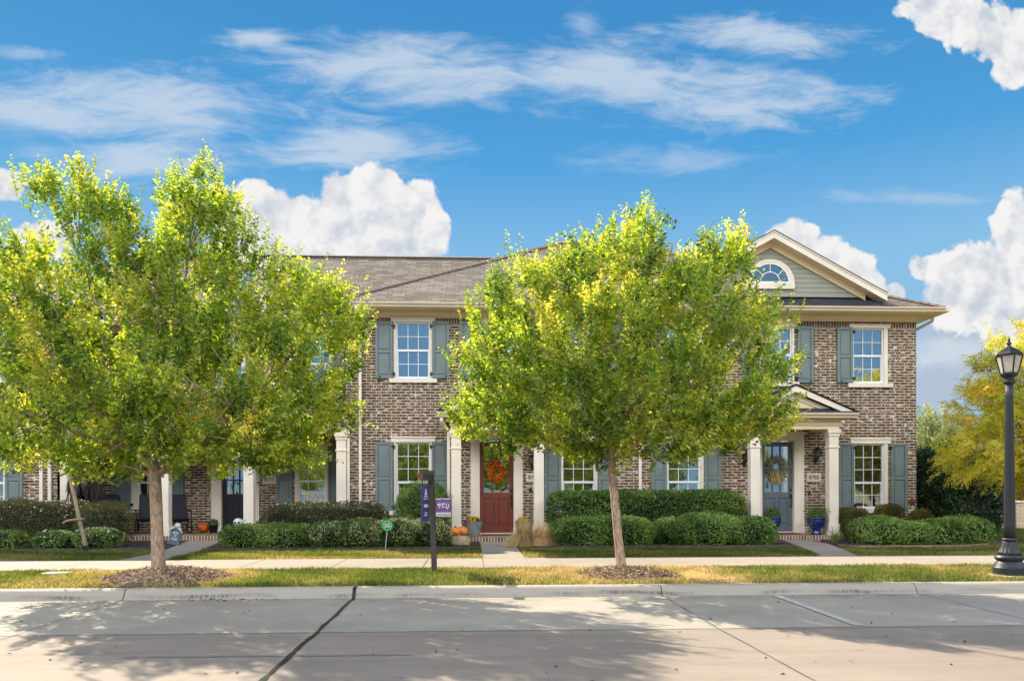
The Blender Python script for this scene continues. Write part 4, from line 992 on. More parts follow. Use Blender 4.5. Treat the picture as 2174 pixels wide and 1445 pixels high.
def dry_lawn(p):
    x = p[:, 0]; return .30 + .22 * np.exp(-((x + 1.2) / 2) ** 2) + .25 * np.exp(-((x - 1.6) / .7) ** 2) + .2 * (p[:, 1] < 15.25)
grass('verge_grass', 'patchy half-dry grass strip between kerb and sidewalk', -9.3, 9.8, YK + .27, YS0 - .01, 2600, .055, dry_shade_verge, seed=3)
grass('lawn_grass', 'short green front lawn strips between sidewalk and flower beds', -13.5, 14, YS1 + .02, YB - .03, 1500, .06, dry_lawn, excl=(pathL, pathM, pathR, [(a[0], a[1] - .02) for a in e4] + [(XA(1800, 20), 20)]), seed=5)
grass('side_lawn_grass', 'shaded lawn beside the end house and lamp post', XA(2085, 20), 22, 17.2, 27, 420, .07, lambda p: np.full(len(p), .12), excl=(e4,), seed=9)
# dry leaves blown over the road and kerb
M['litter'] = leaf_mat('fallen_leaf', [S(44, 34, 26), S(70, 52, 36), S(110, 80, 48), S(140, 108, 60)], trans=0.1)
k = 120; x = RNG.uniform(-7, 7, k); y = 5.2 + 5.1 * RNG.uniform(0, 1, k); cl_ = RNG.uniform(0, 1, k) < .3; x = np.where(cl_, RNG.normal(-3.1, .35, k), x); y = np.where(cl_, YK - RNG.exponential(.04, k) - .01, y)
b = np.stack([x, y, np.where(y > YPL, .008 + .028 * (y - YPL) / (YK + .05 - YPL), .004) + .004], 1)
V, F = leaves_mesh(b, RNG.normal(size=(k, 3)) * np.array([1, 1, .15]), np.tile([0, 0, 1.0], (k, 1)) + RNG.normal(size=(k, 3)) * .3, RNG.uniform(.02, .06, k), RNG.uniform(.012, .028, k), .3)
o = np_obj('fallen_leaves', V, F, M['litter'], attrs={'tint': np.repeat(RNG.uniform(0, 1, k), 4)}); set_props(o, 'brown dry leaves scattered over the concrete road', 'leaves', None, 'stuff')
# ------------------------------------------------------------------ street trees
M['bark'] = None
def bark_mat(name, a, b):
    m, t, out = nt(name); v = objco(t); n1 = noise(t, scale3(t, v, (1, 1, .35)), 34, 6, .7); n2 = noise(t, v, 5, 4, .6); n3 = noise(t, scale3(t, v, (1, 1, .5)), 9, 2)
    c = mixc(t, smooth(t, n1, .35, .65), a, b); c = mixc(t, math_(t, 'MULTIPLY', smooth(t, n2, .5, .7), .5), c, S(166, 128, 94)); c = mixc(t, math_(t, 'MULTIPLY', smooth(t, n3, .58, .68), .55), c, dark(a, .6))
    principled(t, out, c, .9, 0, bumpn(t, n1, .9, .02), .2); return m
M['bark'] = bark_mat('scaly_elm_bark', S(132, 112, 94), S(188, 164, 142))
M['twig'] = bark_mat('grey_bark', S(92, 78, 64), S(132, 116, 98))
M['elm'] = leaf_mat('elm_leaves', [S(50, 82, 34), S(110, 142, 54), S(170, 180, 68), S(236, 218, 106)], trans=.44, gloss=.22, rough=.5)
M['gold'] = leaf_mat('golden_cypress_leaves', [S(132, 152, 54), S(180, 186, 66), S(220, 204, 84), S(214, 156, 76)], trans=.36, gloss=.2, rough=.6, pos=(0, .3, .75, 1))
M['pale'] = leaf_mat('pale_tree_leaves', [S(96, 112, 66), S(132, 142, 92), S(160, 166, 116), S(190, 186, 130)], trans=.4)
def seg_dist(px, pz, poly):
    d = np.full(len(px), 1e9)
    for i in range(len(poly)):
        ax, az = poly[i]; bx, bz = poly[(i + 1) % len(poly)]
        ex, ez = bx - ax, bz - az; t = np.clip(((px - ax) * ex + (pz - az) * ez) / (ex * ex + ez * ez + 1e-9), 0, 1)
        d = np.minimum(d, np.hypot(px - ax - t * ex, pz - az - t * ez))
    return d
def make_tree(root, Y0, outline, trunk, fork_z, seed, nclump, ntwig, nleaf, leaf=(.058, .030), mat='elm', sig=.25, twl=(.28, .62), up=.55, thick=1.0, tmax=1.55, droop=0.0, tipyellow=.3, trunkmat='bark', primary=11, shoots=(), tb=.41):
    rg = np.random.default_rng(seed)
    poly = [(P(a, b, Y0).x, P(a, b, Y0).z) for a, b in outline]
    xs = [p[0] for p in poly]; zs = [p[1] for p in poly]
    C = np.zeros((0, 3))
    while len(C) < nclump:
        x = rg.uniform(min(xs), max(xs), 4000); z = np.where(rg.uniform(0, 1, 4000) < .72, rg.uniform(min(zs), max(zs), 4000), rg.uniform(min(zs), min(zs) + .25 * (max(zs) - min(zs)), 4000)); ok = poly_mask(x, z, poly); x, z = x[ok], z[ok]
        d = seg_dist(x, z, poly); ok = d > sig * .4; x, z, d = x[ok], z[ok], d[ok]
        ht = np.minimum(tmax, thick * np.sqrt(d * 1.7)); y = Y0 + rg.uniform(-1, 1, len(x)) * ht
        c = np.stack([x, y, z], 1)
        # blue-noise-ish thinning
        for q in c:
            if len(C) == 0 or np.min(np.sum((C - q) ** 2, 1)) > (sig * 1.25) ** 2: C = np.vstack([C, q])
            if len(C) >= nclump: break
        sig *= .985
    tp = np.array([[p[0], p[1], p[2]] for p in trunk]); fork = tp[-1]
    # limbs
    K = primary; cen = C[rg.choice(len(C), K, replace=False)]
    for _ in range(6):
        lab = np.argmin(((C[:, None] - cen[None]) ** 2).sum(2), 1); cen = np.array([C[lab == k].mean(0) if (lab == k).any() else cen[k] for k in range(K)])
    wood = MB(); n = len(trunk); r0, r1 = trunk[0][3], trunk[-1][3]
    wood.tube([p[:3] for p in trunk], [p[3] for p in trunk], 14)
    limbs = []
    for k in range(K):
        if not (lab == k).any(): continue
        far = C[lab == k]; e = far[np.argmax(((far - fork) ** 2).sum(1))] * .55 + cen[k] * .45
        st = fork + np.array([0, 0, -.25 * (k % 3) * (fork_z - fork[2] > 0 and 1 or 1) * .6]); hd = e - st
        mid = st + hd * .42 + np.array([hd[0] * .12, hd[1] * .12, -.02 * abs(hd[2]) + (0.18 if hd[2] < .8 else -.1 * hd[2])])
        pts = [(1 - t) ** 2 * st + 2 * t * (1 - t) * mid + t * t * e for t in np.linspace(0, 1, 9)]
        rr = r1 * .5 * (.8 + .4 * rg.uniform()); wood.tube(pts, [rr * (1 - .82 * t) + .004 for t in np.linspace(0, 1, 9)], 7); limbs.append((k, pts, rr))
        for c in far:
            dd = [np.sum((p - c) ** 2) + 9 * max(0, .3 - i / 8) for i, p in enumerate(pts)]; i = max(1, int(np.argmin(dd)) - 1); a = pts[i]; h = c - a
            m_ = a + h * .5 + rg.normal(size=3) * .06 + np.array([0, 0, -.05]); wood.tube([a, m_, c], [rr * .28, rr * .18 + .002, .004], 5, cap=False)
    # twigs
    T = nclump * ntwig; ci = np.repeat(np.arange(nclump), ntwig); p0 = C[ci] + rg.normal(size=(T, 3)) * sig * .38
    axis0 = np.array([fork[0], Y0, fork[2] - 1.1]); out = unit(p0 - axis0); low = np.clip((fork[2] + .9 - p0[:, 2]) / .9, 0, 1)[:, None]
    dr = unit(out * .9 + np.array([0, 0, 1]) * (up * (1 - low * 1.15)) + rg.normal(size=(T, 3)) * .42 + np.array([0, 0, -droop]))
    ln = rg.uniform(*twl, T)
    p0 = p0 - dr * (ln * .42)[:, None]
    ctint = rg.normal(0, .14, nclump)[ci]
    if len(shoots):
        sp, sd, sl = [], [], []
        for (a, b, num, L_) in shoots:
            for _ in range(num * 3):
                q = P(a + rg.normal() * 16, b + rg.uniform(8, 55), Y0); sp.append((q.x, Y0 + rg.normal() * .3, q.z - L_ * 1.25)); dx = (q.x - fork[0]) * .12; sd.append((dx + rg.normal() * .08, rg.normal() * .1, 1)); sl.append(L_ * rg.uniform(.7, 1.3))
        p0 = np.vstack([p0, sp]); dr = np.vstack([dr, unit(np.array(sd))]); ln = np.concatenate([ln, sl]); ctint = np.concatenate([ctint, np.full(len(sp), .0)]); T = len(p0)
    J = nleaf; s = (np.arange(J)[None] + rg.uniform(0, .7, (T, J))) / J
    bend = np.array([0, 0, -1.0]) * (.12 + droop * .35) if droop else np.array([0, 0, -.1])
    pos = p0[:, None] + dr[:, None] * (s * ln[:, None])[..., None] + bend * (s ** 2 * ln[:, None])[..., None]
    rnd = rg.normal(size=(T, 3)); side = unit(np.cross(dr, rnd)); sgn = np.where(np.arange(J) % 2, 1.0, -1.0)[None, :, None]
    ld = dr[:, None] * .55 + side[:, None] * sgn * .95 + rg.normal(size=(T, J, 3)) * .28 + np.array([0, 0, -.18 - droop * .5])
    nr = np.cross(dr, side)[:, None]; nr = np.where(nr[..., 2:] < 0, -nr, nr) + rg.normal(size=(T, J, 3)) * .7 + np.array([0, 0, .3])
    sz = rg.uniform(.5, 1.35, (T, J)) * (1.05 - .5 * s ** 2)
    V, F = leaves_mesh(pos.reshape(-1, 3), ld.reshape(-1, 3), nr.reshape(-1, 3), (leaf[0] * sz).ravel(), (leaf[1] * sz).ravel(), .22)
    tint = np.clip(tb + ctint[:, None] + rg.normal(0, .17, (T, J)) + tipyellow * (s - .4), 0, 1)
    np_obj('crown', V, F, M[mat], root, attrs={'tint': np.repeat(tint.ravel(), 4)})
    # twig stems
    q0 = p0; q1 = p0 + dr * (ln * .5)[:, None] + bend * (.25 * ln)[:, None]; q2 = p0 + dr * ln[:, None] * .98 + bend * ln[:, None]
    sd = unit(np.cross(dr, rg.normal(size=(T, 3)))) * .0035
    V = np.stack([q0 - sd, q0 + sd, q1 + sd * .7, q1 - sd * .7, q2], 1).reshape(-1, 3); k = np.arange(T) * 5
    nv = len(wood.v); wood.v += [tuple(v) for v in V.tolist()]
    for a in k: wood.f += [(nv + a, nv + a + 1, nv + a + 2, nv + a + 3), (nv + a + 3, nv + a + 2, nv + a + 4)]; wood.m += [0, 0]
    wood.build('trunk', M[trunkmat], root, smooth=True)
OUT1 = [(-70, 760), (-70, 640), (-50, 540), (-20, 485), (25, 470), (55, 505), (130, 525), (165, 560), (175, 520), (140, 470), (95, 420), (72, 360), (95, 318), (140, 335), (170, 375), (185, 345), (240, 350), (265, 400), (285, 440), (318, 490), (338, 505), (352, 470), (345, 400), (360, 352), (410, 345), (445, 330), (490, 352), (505, 400), (497, 448), (560, 455), (565, 500), (548, 540), (525, 590), (560, 620), (600, 560), (632, 530), (648, 590), (690, 610), (708, 570), (735, 590), (752, 640), (772, 720), (760, 790), (748, 850), (738, 900), (700, 900), (690, 960), (640, 985), (560, 1000), (450, 1005), (400, 985), (330, 985), (270, 998), (170, 1010), (60, 1000), (0, 990), (-50, 930)]
OUT2_ = [(955, 870), (965, 810), (952, 760), (1000, 722), (1012, 640), (1010, 600), (1048, 565), (1082, 585), (1105, 500), (1130, 520), (1150, 555), (1180, 540), (1215, 505), (1232, 525), (1252, 480), (1292, 505), (1312, 520), (1320, 440), (1340, 425), (1356, 405), (1384, 425), (1394, 480), (1418, 535), (1440, 515), (1465, 490), (1530, 490), (1588, 500), (1580, 550), (1560, 600), (1622, 610), (1636, 650), (1625, 705), (1690, 745), (1672, 800), (1655, 840), (1692, 880), (1672, 925), (1610, 945), (1540, 962), (1450, 975), (1380, 968), (1300, 978), (1210, 962), (1110, 960), (1030, 940), (975, 915)]
low = lambda o, k: [(x + (8 if x > 700 and x < 800 else 0), y + (k if y > 900 else 0)) for x, y in o]
OUT1, OUT2 = [(x, y + (20 if y < 430 else 0)) for x, y in low(OUT1, 2)], low(OUT2_, 4)
t1 = thing('street_tree', 'bigger bushy green street tree on the verge, its trunk forking low', 'tree', T1, 'young elm trees along the kerb')
def PT(px, py, Y, r): q = P(px, py, Y); return (q.x, q.y, q.z, r)
Y1, Y2 = T1.y, T2.y
make_tree(t1, Y1, OUT1, [(T1.x, Y1, .1, .12), PT(336, 1195, Y1, .1), PT(334, 1150, Y1, .088), PT(332, 1080, Y1, .085), PT(329, 1020, Y1, .088), PT(328, 1000, Y1, .085), PT(324, 965, Y1, .06)], 2.0, 21, 345, 14, 18, leaf=(.076, .043), sig=.27,
          shoots=[(82, 312, 3, .55), (122, 318, 3, .5), (190, 335, 4, .5), (232, 340, 3, .45), (352, 345, 3, .5), (402, 342, 4, .5), (440, 328, 4, .55), (490, 350, 4, .5), (562, 452, 3, .5), (632, 515, 3, .5), (712, 548, 4, .6), (752, 600, 3, .5), (25, 475, 4, .45), (735, 570, 3, .5), (12, 520, 3, .4)])
wood = MB()
t2 = thing('street_tree', 'smaller bushy green street tree before the red door house, its slim trunk leaning', 'tree', T2, 'young elm trees along the kerb')
make_tree(t2, Y2, OUT2, [(T2.x, Y2, .1, .088), PT(1318, 1195, Y2, .075), PT(1312, 1140, Y2, .066), PT(1306, 1070, Y2, .063), PT(1300, 1000, Y2, .062), PT(1297, 965, Y2, .06), PT(1295, 940, Y2, .05)], 2.0, 33, 295, 14, 18, leaf=(.076, .043), sig=.26,
          shoots=[(1108, 478, 4, .5), (1052, 548, 2, .4), (1215, 490, 3, .45), (1252, 470, 3, .5), (1330, 425, 4, .5), (1356, 402, 4, .6), (1384, 420, 3, .5), (1450, 480, 3, .45), (1500, 478, 3, .5), (1535, 480, 3, .5), (1588, 485, 4, .55), (1415, 500, 2, .4), (1010, 590, 3, .4), (1180, 520, 2, .4), (1640, 610, 3, .4)])
# low side limbs of the bigger tree
wl = MB(); f = P(330, 1012, Y1)
for pts, r in (([(333, 1018), (310, 1000), (285, 992), (262, 985)], .035), ([(330, 1015), (345, 1002), (362, 994), (395, 990), (425, 975)], .04)): wl.tube([P(a, b, Y1 - .03 * i) for i, (a, b) in enumerate(pts)], [r * (1 - .2 * i) for i in range(len(pts))], 8)
wl.build('limb', M['bark'], t1, smooth=True)
# golden feathery tree at the picture edge
YGT = 17.6; base = Vector((XA(2235, YGT), YGT, .15)); gt = thing('golden_tree', 'golden yellow feathery tree behind the lamp post', 'tree', base)
OUTG = [(2005, 950), (2020, 915), (2040, 895), (2030, 855), (2045, 815), (2090, 785), (2060, 775), (2080, 750), (2115, 735), (2115, 705), (2140, 690), (2180, 670), (2260, 660), (2340, 690), (2410, 760), (2440, 900), (2400, 1010), (2300, 1055), (2200, 1050), (2150, 1040), (2105, 1030), (2080, 1010), (2050, 1015), (2020, 985)]
make_tree(gt, YGT, OUTG, [(base.x, YGT, .1, .12), (base.x, YGT, 1.2, .09), (base.x - .05, YGT, 2.0, .06)], 2.0, 5, 215, 13, 30, leaf=(.11, .022), mat='gold', sig=.33, twl=(.3, .7), tmax=1.5, up=.15, droop=.55, tipyellow=.2, tb=.42, trunkmat='twig', primary=9)
def bg_tree(label, px, Y, ytop, wpx, seed, mat='pale', tb=.4, cat='tree', grp=None):
    b = Vector((XA(px, Y), Y, .15)); t = thing('background_tree', label, cat, b, grp); w = wpx / 2
    ol = [(px + w * math.cos(a) * (1 + .16 * math.sin(5 * a + seed)), (ytop + 1070) / 2 + (1070 - ytop) / 2 * math.sin(a) * (1 + .1 * math.sin(4 * a + seed))) for a in np.linspace(0, 6.283, 24)[:-1]]
    make_tree(t, Y, ol, [(b.x, Y, 0, .16), (b.x, Y, 1.0, .12)], 1.0, seed, 90, 10, 18, leaf=(.14, .075), mat=mat, sig=.6, twl=(.4, 1.0), tb=tb, trunkmat='twig', primary=7)
bg_tree('pale grey-green tree showing past the corner of the end house', 1975, 36, 870, 130, 3)
bg_tree('distant green tree above the stone boundary wall', 2165, 48, 1000, 120, 4, tb=.2)

for k, (x, y, s_, rz) in enumerate(((-15, -19, 1.15, .4), (-9.5, -21, 1.3, 2.0), (-3.5, -20, 1.1, 3.3), (2.5, -22, 1.35, 4.4), (8.5, -20, 1.2, 5.2), (14.5, -21, 1.25, 1.2), (21, -20, 1.2, 2.6))):
    o = t1.copy(); COL.objects.link(o); o.location = (x, y, -.02); o.rotation_euler = (0, 0, rz); o.scale = (s_, s_, s_); o['label'] = 'green street tree on the far side of the road behind the viewer'; o['group'] = 'trees across the road'
    for ch in t1.children:
        q = ch.copy(); COL.objects.link(q); q.parent = o
# ------------------------------------------------------------------ shrubs and hedges
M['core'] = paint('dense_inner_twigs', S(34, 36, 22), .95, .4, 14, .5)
M['box'] = leaf_mat('glossy_privet_leaves', [S(36, 60, 24), S(68, 100, 36), S(106, 136, 52), S(156, 170, 84)], trans=.22, gloss=.5, rough=.35)
M['holly'] = leaf_mat('round_shrub_leaves', [S(52, 78, 34), S(98, 128, 56), S(142, 166, 82), S(186, 198, 122)], trans=.25, gloss=.4, rough=.4)
M['abelia'] = leaf_mat('bronze_green_hedge_leaves', [S(62, 60, 34), S(86, 84, 42), S(108, 112, 56), S(128, 112, 72)], trans=.25, gloss=.35, rough=.45)
M['varieg'] = leaf_mat('cream_edged_leaves', [S(46, 76, 38), S(80, 110, 54), S(122, 138, 76), S(228, 218, 168)], trans=.25, gloss=.4, rough=.4, pos=(0, .35, .68, .9))
M['evergreen'] = leaf_mat('dark_holly_leaves', [S(22, 44, 24), S(38, 66, 34), S(58, 86, 44), S(92, 112, 66)], trans=.18, gloss=.6, rough=.3)
M['boxyellow'] = leaf_mat('olive_boxwood_leaves', [S(62, 62, 24), S(96, 92, 34), S(124, 118, 44), S(138, 104, 46)], trans=.25, gloss=.35)
M['petal'] = leaf_mat('white_flower_petals', [S(220, 212, 208), S(235, 226, 224), S(240, 230, 226), S(228, 200, 196)], trans=.2)
M['mum'] = leaf_mat('yellow_flower_petals', [S(196, 148, 12), S(226, 180, 18), S(238, 198, 40), S(214, 160, 20)], trans=.25)
def surf_points(n, half, p, rg, back=.35):
    hx, hy, hz = half
    A = np.array([hx * hz, hx * hz * back, hx * hy, hy * hz, hy * hz]); A = A / A.sum(); f = rg.choice(5, n, p=A); c = rg.uniform(-1, 1, (n, 3))
    c[f == 0, 1] = -1; c[f == 1, 1] = 1; c[f == 2, 2] = 1; c[f == 3, 0] = -1; c[f == 4, 0] = 1
    r = (np.abs(c) ** p).sum(1) ** (1 / p); q = c / r[:, None]
    nr = np.sign(q) * np.abs(q) ** (p - 1) / np.array(half); return q * np.array(half), unit(nr)
def shrub(name, label, cat, px, Y, depth, mat, group=None, p=2.6, leaf=(.04, .024), dens=1900, seed=0, tint=.44, ragged=.085, lumps=.12, lobes=None, zlow=None, flowers=0, up=.25, corescale=.86):
    """px: pixel box (left, right, top, bottom) of the plant at plane Y"""
    rg = np.random.default_rng(seed + 100); xc = (px[0] + px[1]) / 2
    x0, x1 = XA(px[0], Y), XA(px[1], Y); zt = ZA(xc, px[2], Y); zb = .17 if zlow is None else zlow
    root = thing(name, label, cat, ((x0 + x1) / 2, Y, zb), group)
    lobes = lobes or [(0, 1, 0, 1, 0)]
    VV, FF, TT = [], [], []; core = MB(); nv = 0; FP = []
    for (a, b, zlo, zhi, dy) in lobes:
        xa, xb = x0 + (x1 - x0) * a, x0 + (x1 - x0) * b; za, zz = zb + (zt - zb) * zlo, zb + (zt - zb) * zhi
        half = ((xb - xa) / 2, depth / 2, (zz - za) / 2 * 1.06); c = np.array([(xa + xb) / 2, Y + dy, (za + zz) / 2])
        area = 4 * (half[0] * half[2] * 1.4 + half[0] * half[1] + 2 * half[1] * half[2]); n = int(area * dens)
        q, nr = surf_points(n, half, p, rg); pos = q + c
        k = 1 + lumps * (vnoise(pos, 3.2, seed) - .5) * 2 + lumps * .5 * (vnoise(pos, 9, seed + 1) - .5) * 2
        dep = rg.exponential(ragged, n) - ragged * .9
        pos = q * k[:, None] + c - nr * dep[:, None]; keep = pos[:, 2] > zb + .01; pos, nr, dep = pos[keep], nr[keep], dep[keep]; n = len(pos)
        d = rg.normal(size=(n, 3)) + nr * .5 + np.array([0, 0, up]); nn = nr + rg.normal(size=(n, 3)) * .8 + np.array([0, 0, .25])
        V, F = leaves_mesh(pos, d, nn, leaf[0] * rg.uniform(.6, 1.25, n), leaf[1] * rg.uniform(.6, 1.25, n), .2)
        clump = vnoise(pos, 6, seed + 3)
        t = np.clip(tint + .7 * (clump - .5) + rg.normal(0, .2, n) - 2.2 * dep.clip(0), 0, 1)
        if mat == 'varieg': t = np.where((rg.uniform(0, 1, n) < .30 * (clump > .42)) & (pos[:, 2] > zb + (zt - zb) * .3), rg.uniform(.8, 1, n), t)
        VV.append(V); FF.append(F + nv); nv += len(V); TT.append(np.repeat(t, 4))
        # inner twig mass
        m_ = 14; ring = []
        for i in range(m_ + 1):
            ph = math.pi * i / m_ - math.pi / 2
            for j in range(20):
                th = 2 * math.pi * j / 20; v = np.array([math.cos(ph) * math.cos(th), math.cos(ph) * math.sin(th), math.sin(ph)])
                v = v / ((np.abs(v) ** p).sum() ** (1 / p)) * np.array(half) * corescale + c; v[2] = max(v[2], zb + .005); ring.append(tuple(v))
        core.add(ring, [(i * 20 + j, i * 20 + (j + 1) % 20, (i + 1) * 20 + (j + 1) % 20, (i + 1) * 20 + j) for i in range(m_) for j in range(20)])
        if flowers: ok = rg.uniform(0, 1, n) < flowers * np.clip((pos[:, 2] - zb) / (zt - zb) - .35, 0, 1); FP.append(pos[ok] + nr[ok] * .03)
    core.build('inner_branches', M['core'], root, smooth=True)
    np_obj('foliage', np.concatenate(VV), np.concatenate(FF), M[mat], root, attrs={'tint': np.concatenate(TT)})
    if flowers:
        fp = np.repeat(np.concatenate(FP), 5, 0); n = len(fp); V, F = leaves_mesh(fp, rg.normal(size=(n, 3)) + np.array([0, -.3, .3]), rg.normal(size=(n, 3)) + np.array([0, -1, 1]), np.full(n, .028), np.full(n, .02), .2)
        np_obj('blossoms', V, F, M['petal'], root, attrs={'tint': np.repeat(rg.uniform(0, 1, n), 4)})
    return root
gl = 'low rounded shrubs along the front edge of the beds'
shrub('low_shrub', 'small green shrub cut by the left picture edge, on dark mulch', 'shrub', (-14, 52, 1128, 1162), 18.4, .75, 'holly', gl, seed=1, leaf=(.05, .026), dens=1500, ragged=.07)
shrub('low_shrub', 'small pale-dotted shrub left of the leaning wooden stick', 'shrub', (78, 153, 1130, 1160), 18.4, .8, 'holly', gl, seed=2, leaf=(.05, .026), dens=1500, ragged=.07, flowers=.05)
shrub('low_shrub', 'loose low shrub right behind the foot of the leaning wooden stick', 'shrub', (160, 250, 1125, 1161), 18.5, .85, 'holly', gl, seed=3, leaf=(.05, .026), dens=1500, ragged=.07, flowers=.06)
shrub('hedge', 'wide bronze-green flowering hedge at the left picture edge', 'hedge', (-90, 205, 1066, 1140), 19.7, 1.3, 'abelia', 'bronze-green hedges', p=4, seed=4, dens=1700, flowers=.022, ragged=.07, leaf=(.04, .022))
shrub('hedge', 'brownish loose hedge in front of the porch rocking chairs', 'hedge', (172, 262, 1072, 1142), 19.4, 1.2, 'abelia', 'bronze-green hedges', p=3, seed=5, dens=1700, tint=.62, ragged=.09, leaf=(.04, .02))
shrub('hedge', 'bronze-green hedge below the window beside the 8777 plaque', 'hedge', (551, 829, 1074, 1135), 19.7, 1.2, 'abelia', 'bronze-green hedges', p=4, seed=6, dens=1900, flowers=.012, ragged=.06, leaf=(.038, .022), tint=.4)
shrub('low_shrub', 'plain green low shrub running beside the path to the black door', 'shrub', (468, 668, 1117, 1163), 18.5, 1.0, 'holly', gl, seed=7, leaf=(.052, .03), lobes=[(0, .62, 0, .96, 0), (.35, 1, 0, 1, .1)])
shrub('low_shrub', 'cream-speckled low shrub behind the round green yard sign', 'shrub', (660, 822, 1109, 1161), 18.3, 1.1, 'varieg', gl, seed=8, leaf=(.052, .031), lobes=[(0, .55, 0, .98, 0), (.35, 1, 0, 1, .12)], ragged=.06)
shrub('low_shrub', 'cream-speckled low shrub left of the dark sign post', 'shrub', (790, 960, 1108, 1160), 18.25, 1.0, 'varieg', gl, seed=9, leaf=(.052, .031), lobes=[(0, .6, 0, .98, 0), (.42, 1, .0, 1, .15)], ragged=.06)
shrub('round_bush', 'tall round bush below the window behind the dark sign post', 'shrub', (844, 952, 1029, 1125), 20.3, 1.3, 'holly', p=2.3, seed=10, leaf=(.045, .026), dens=1900, ragged=.08, tint=.4)
shrub('hedge', 'long dark clipped box hedge under two ground-floor windows', 'hedge', (1167, 1572, 1049, 1132), 20.3, 1.1, 'box', p=9, seed=11, leaf=(.05, .034), dens=1900, lumps=.035, ragged=.06)
shrub('low_shrub', 'rounded green shrub behind the leaning tree trunk', 'shrub', (1171, 1380, 1104, 1163), 18.6, 1.15, 'holly', gl, seed=12, leaf=(.052, .031), lobes=[(0, .56, 0, .96, 0), (.3, 1, 0, 1, .08)])
shrub('low_shrub', 'smallest rounded shrub half hidden between two bigger shrubs', 'shrub', (1387, 1462, 1107, 1152), 19.0, .9, 'holly', gl, seed=13, leaf=(.052, .031))
shrub('low_shrub', 'large rounded shrub left of the path to the blue-grey door', 'shrub', (1428, 1637, 1099, 1162), 18.5, 1.25, 'holly', gl, seed=14, leaf=(.052, .031), lobes=[(0, .7, 0, 1, 0), (.42, 1, 0, .9, -.05)])
gb_ = 'small clipped boxwoods by the end house'
shrub('boxwood', 'squarish olive boxwood beside the right porch column', 'shrub', (1784, 1836, 1083, 1140), 20.3, .65, 'boxyellow', gb_, p=5, seed=15, leaf=(.03, .02), dens=3400, lumps=.06, ragged=.035, tint=.32)
shrub('boxwood', 'round olive boxwood under the window with two shutters', 'shrub', (1860, 1912, 1074, 1130), 20.8, .65, 'boxyellow', gb_, p=3.2, seed=16, leaf=(.03, .02), dens=3400, lumps=.06, ragged=.035, tint=.45)
shrub('boxwood', 'round olive boxwood at the brick corner of the end house', 'shrub', (1933, 1976, 1086, 1130), 20.8, .6, 'boxyellow', gb_, p=2.6, seed=17, leaf=(.03, .02), dens=3400, lumps=.06, ragged=.035, tint=.5)
shrub('low_shrub', 'low spreading shrub in front of the boxwoods', 'shrub', (1813, 1972, 1105, 1164), 18.5, 1.15, 'holly', gl, seed=18, leaf=(.052, .031), lobes=[(0, .66, 0, 1, 0), (.4, 1, 0, .82, .0)])
shrub('low_shrub', 'low spreading shrub at the rounded end of the edged bed', 'shrub', (1950, 2096, 1106, 1164), 18.6, 1.15, 'holly', gl, seed=19, leaf=(.052, .031), lobes=[(0, .55, 0, .9, .0), (.3, 1, 0, 1, .1)])
shrub('evergreen_bush', 'big dark evergreen bush beyond the corner of the end house', 'bush', (1944, 2108, 952, 1128), 24.0, 2.2, 'evergreen', p=2.6, seed=20, leaf=(.085, .045), dens=800, ragged=.12, lumps=.16, lobes=[(.0, 1, 0, .66, 0), (.06, .72, .3, 1, 0), (.3, .98, .3, .86, .1)], zlow=.15)
# strappy plant and ornamental grasses
M['straw'] = leaf_mat('dry_ornamental_grass', [S(140, 132, 84), S(188, 168, 120), S(216, 194, 150), S(234, 216, 182)], trans=.3, gloss=.2, rough=.6)
def tuft(name, label, cat, c, n, h, spread, width, mat, seed, droop=1.0, group=None, tint=.4, dirb=(0, 0)):
    rg = np.random.default_rng(seed); root = thing(name, label, cat, c, group); a = rg.uniform(0, 6.283, n); r0 = rg.uniform(0, .1, n); K = 7
    L_ = h * rg.uniform(.7, 1.25, n); out = spread * rg.uniform(.15, 1, n) ** .8; t = np.linspace(0, 1, K)
    dx = np.cos(a) + dirb[0]; dy = np.sin(a) + dirb[1]
    X = c[0] + np.cos(a)[:, None] * r0[:, None] + (dx * out)[:, None] * t[None] ** 1.4
    Yy = c[1] + np.sin(a)[:, None] * r0[:, None] + (dy * out)[:, None] * t[None] ** 1.4
    pk = .55 + .4 * rg.uniform(0, 1, n) / max(droop, .3)
    Z = c[2] + L_[:, None] * (2 * t[None] * np.minimum(pk, 1)[:, None] - (t[None] ** 2) * (droop * (out / spread * 1.15))[:, None])
    Z = np.maximum(Z, c[2] + .01); w = width * rg.uniform(.6, 1.3, n)[:, None] * (1 - .85 * t[None]); wx, wy = -np.sin(a + .6)[:, None] * w, np.cos(a + .6)[:, None] * w
    V = np.stack([np.stack([X - wx, Yy - wy, Z], 2), np.stack([X + wx, Yy + wy, Z], 2)], 2).reshape(-1, 3)
    F = []; base = (np.arange(n) * 2 * K)[:, None] + (np.arange(K - 1) * 2)[None]; base = base.ravel(); F = np.stack([base, base + 1, base + 3, base + 2], 1)
    np_obj('blades', V, F, M[mat], root, attrs={'tint': np.repeat(np.clip(tint + rg.normal(0, .2, n), 0, 1), 2 * K)}); return root
gg = 'dry ornamental grasses'
q = P(1112, 1160, 18.3); tuft('ornamental_grass', 'upright straw-coloured grass clump in front of the right planter', 'ornamental grass', (q.x, 18.2, .18), 1900, .60, .5, .007, 'straw', 1, 1.55, gg, .38)
q = P(1151, 1158, 18.3); tuft('ornamental_grass', 'drooping tan grass clump at the foot of the porch column', 'ornamental grass', (q.x, 18.3, .18), 1900, .52, .5, .007, 'straw', 2, 1.6, gg, .6, (-.1, -.15))
M['strap'] = leaf_mat('strappy_leaves', [S(70, 100, 44), S(104, 130, 60), S(140, 156, 84), S(170, 180, 110)], trans=.3)
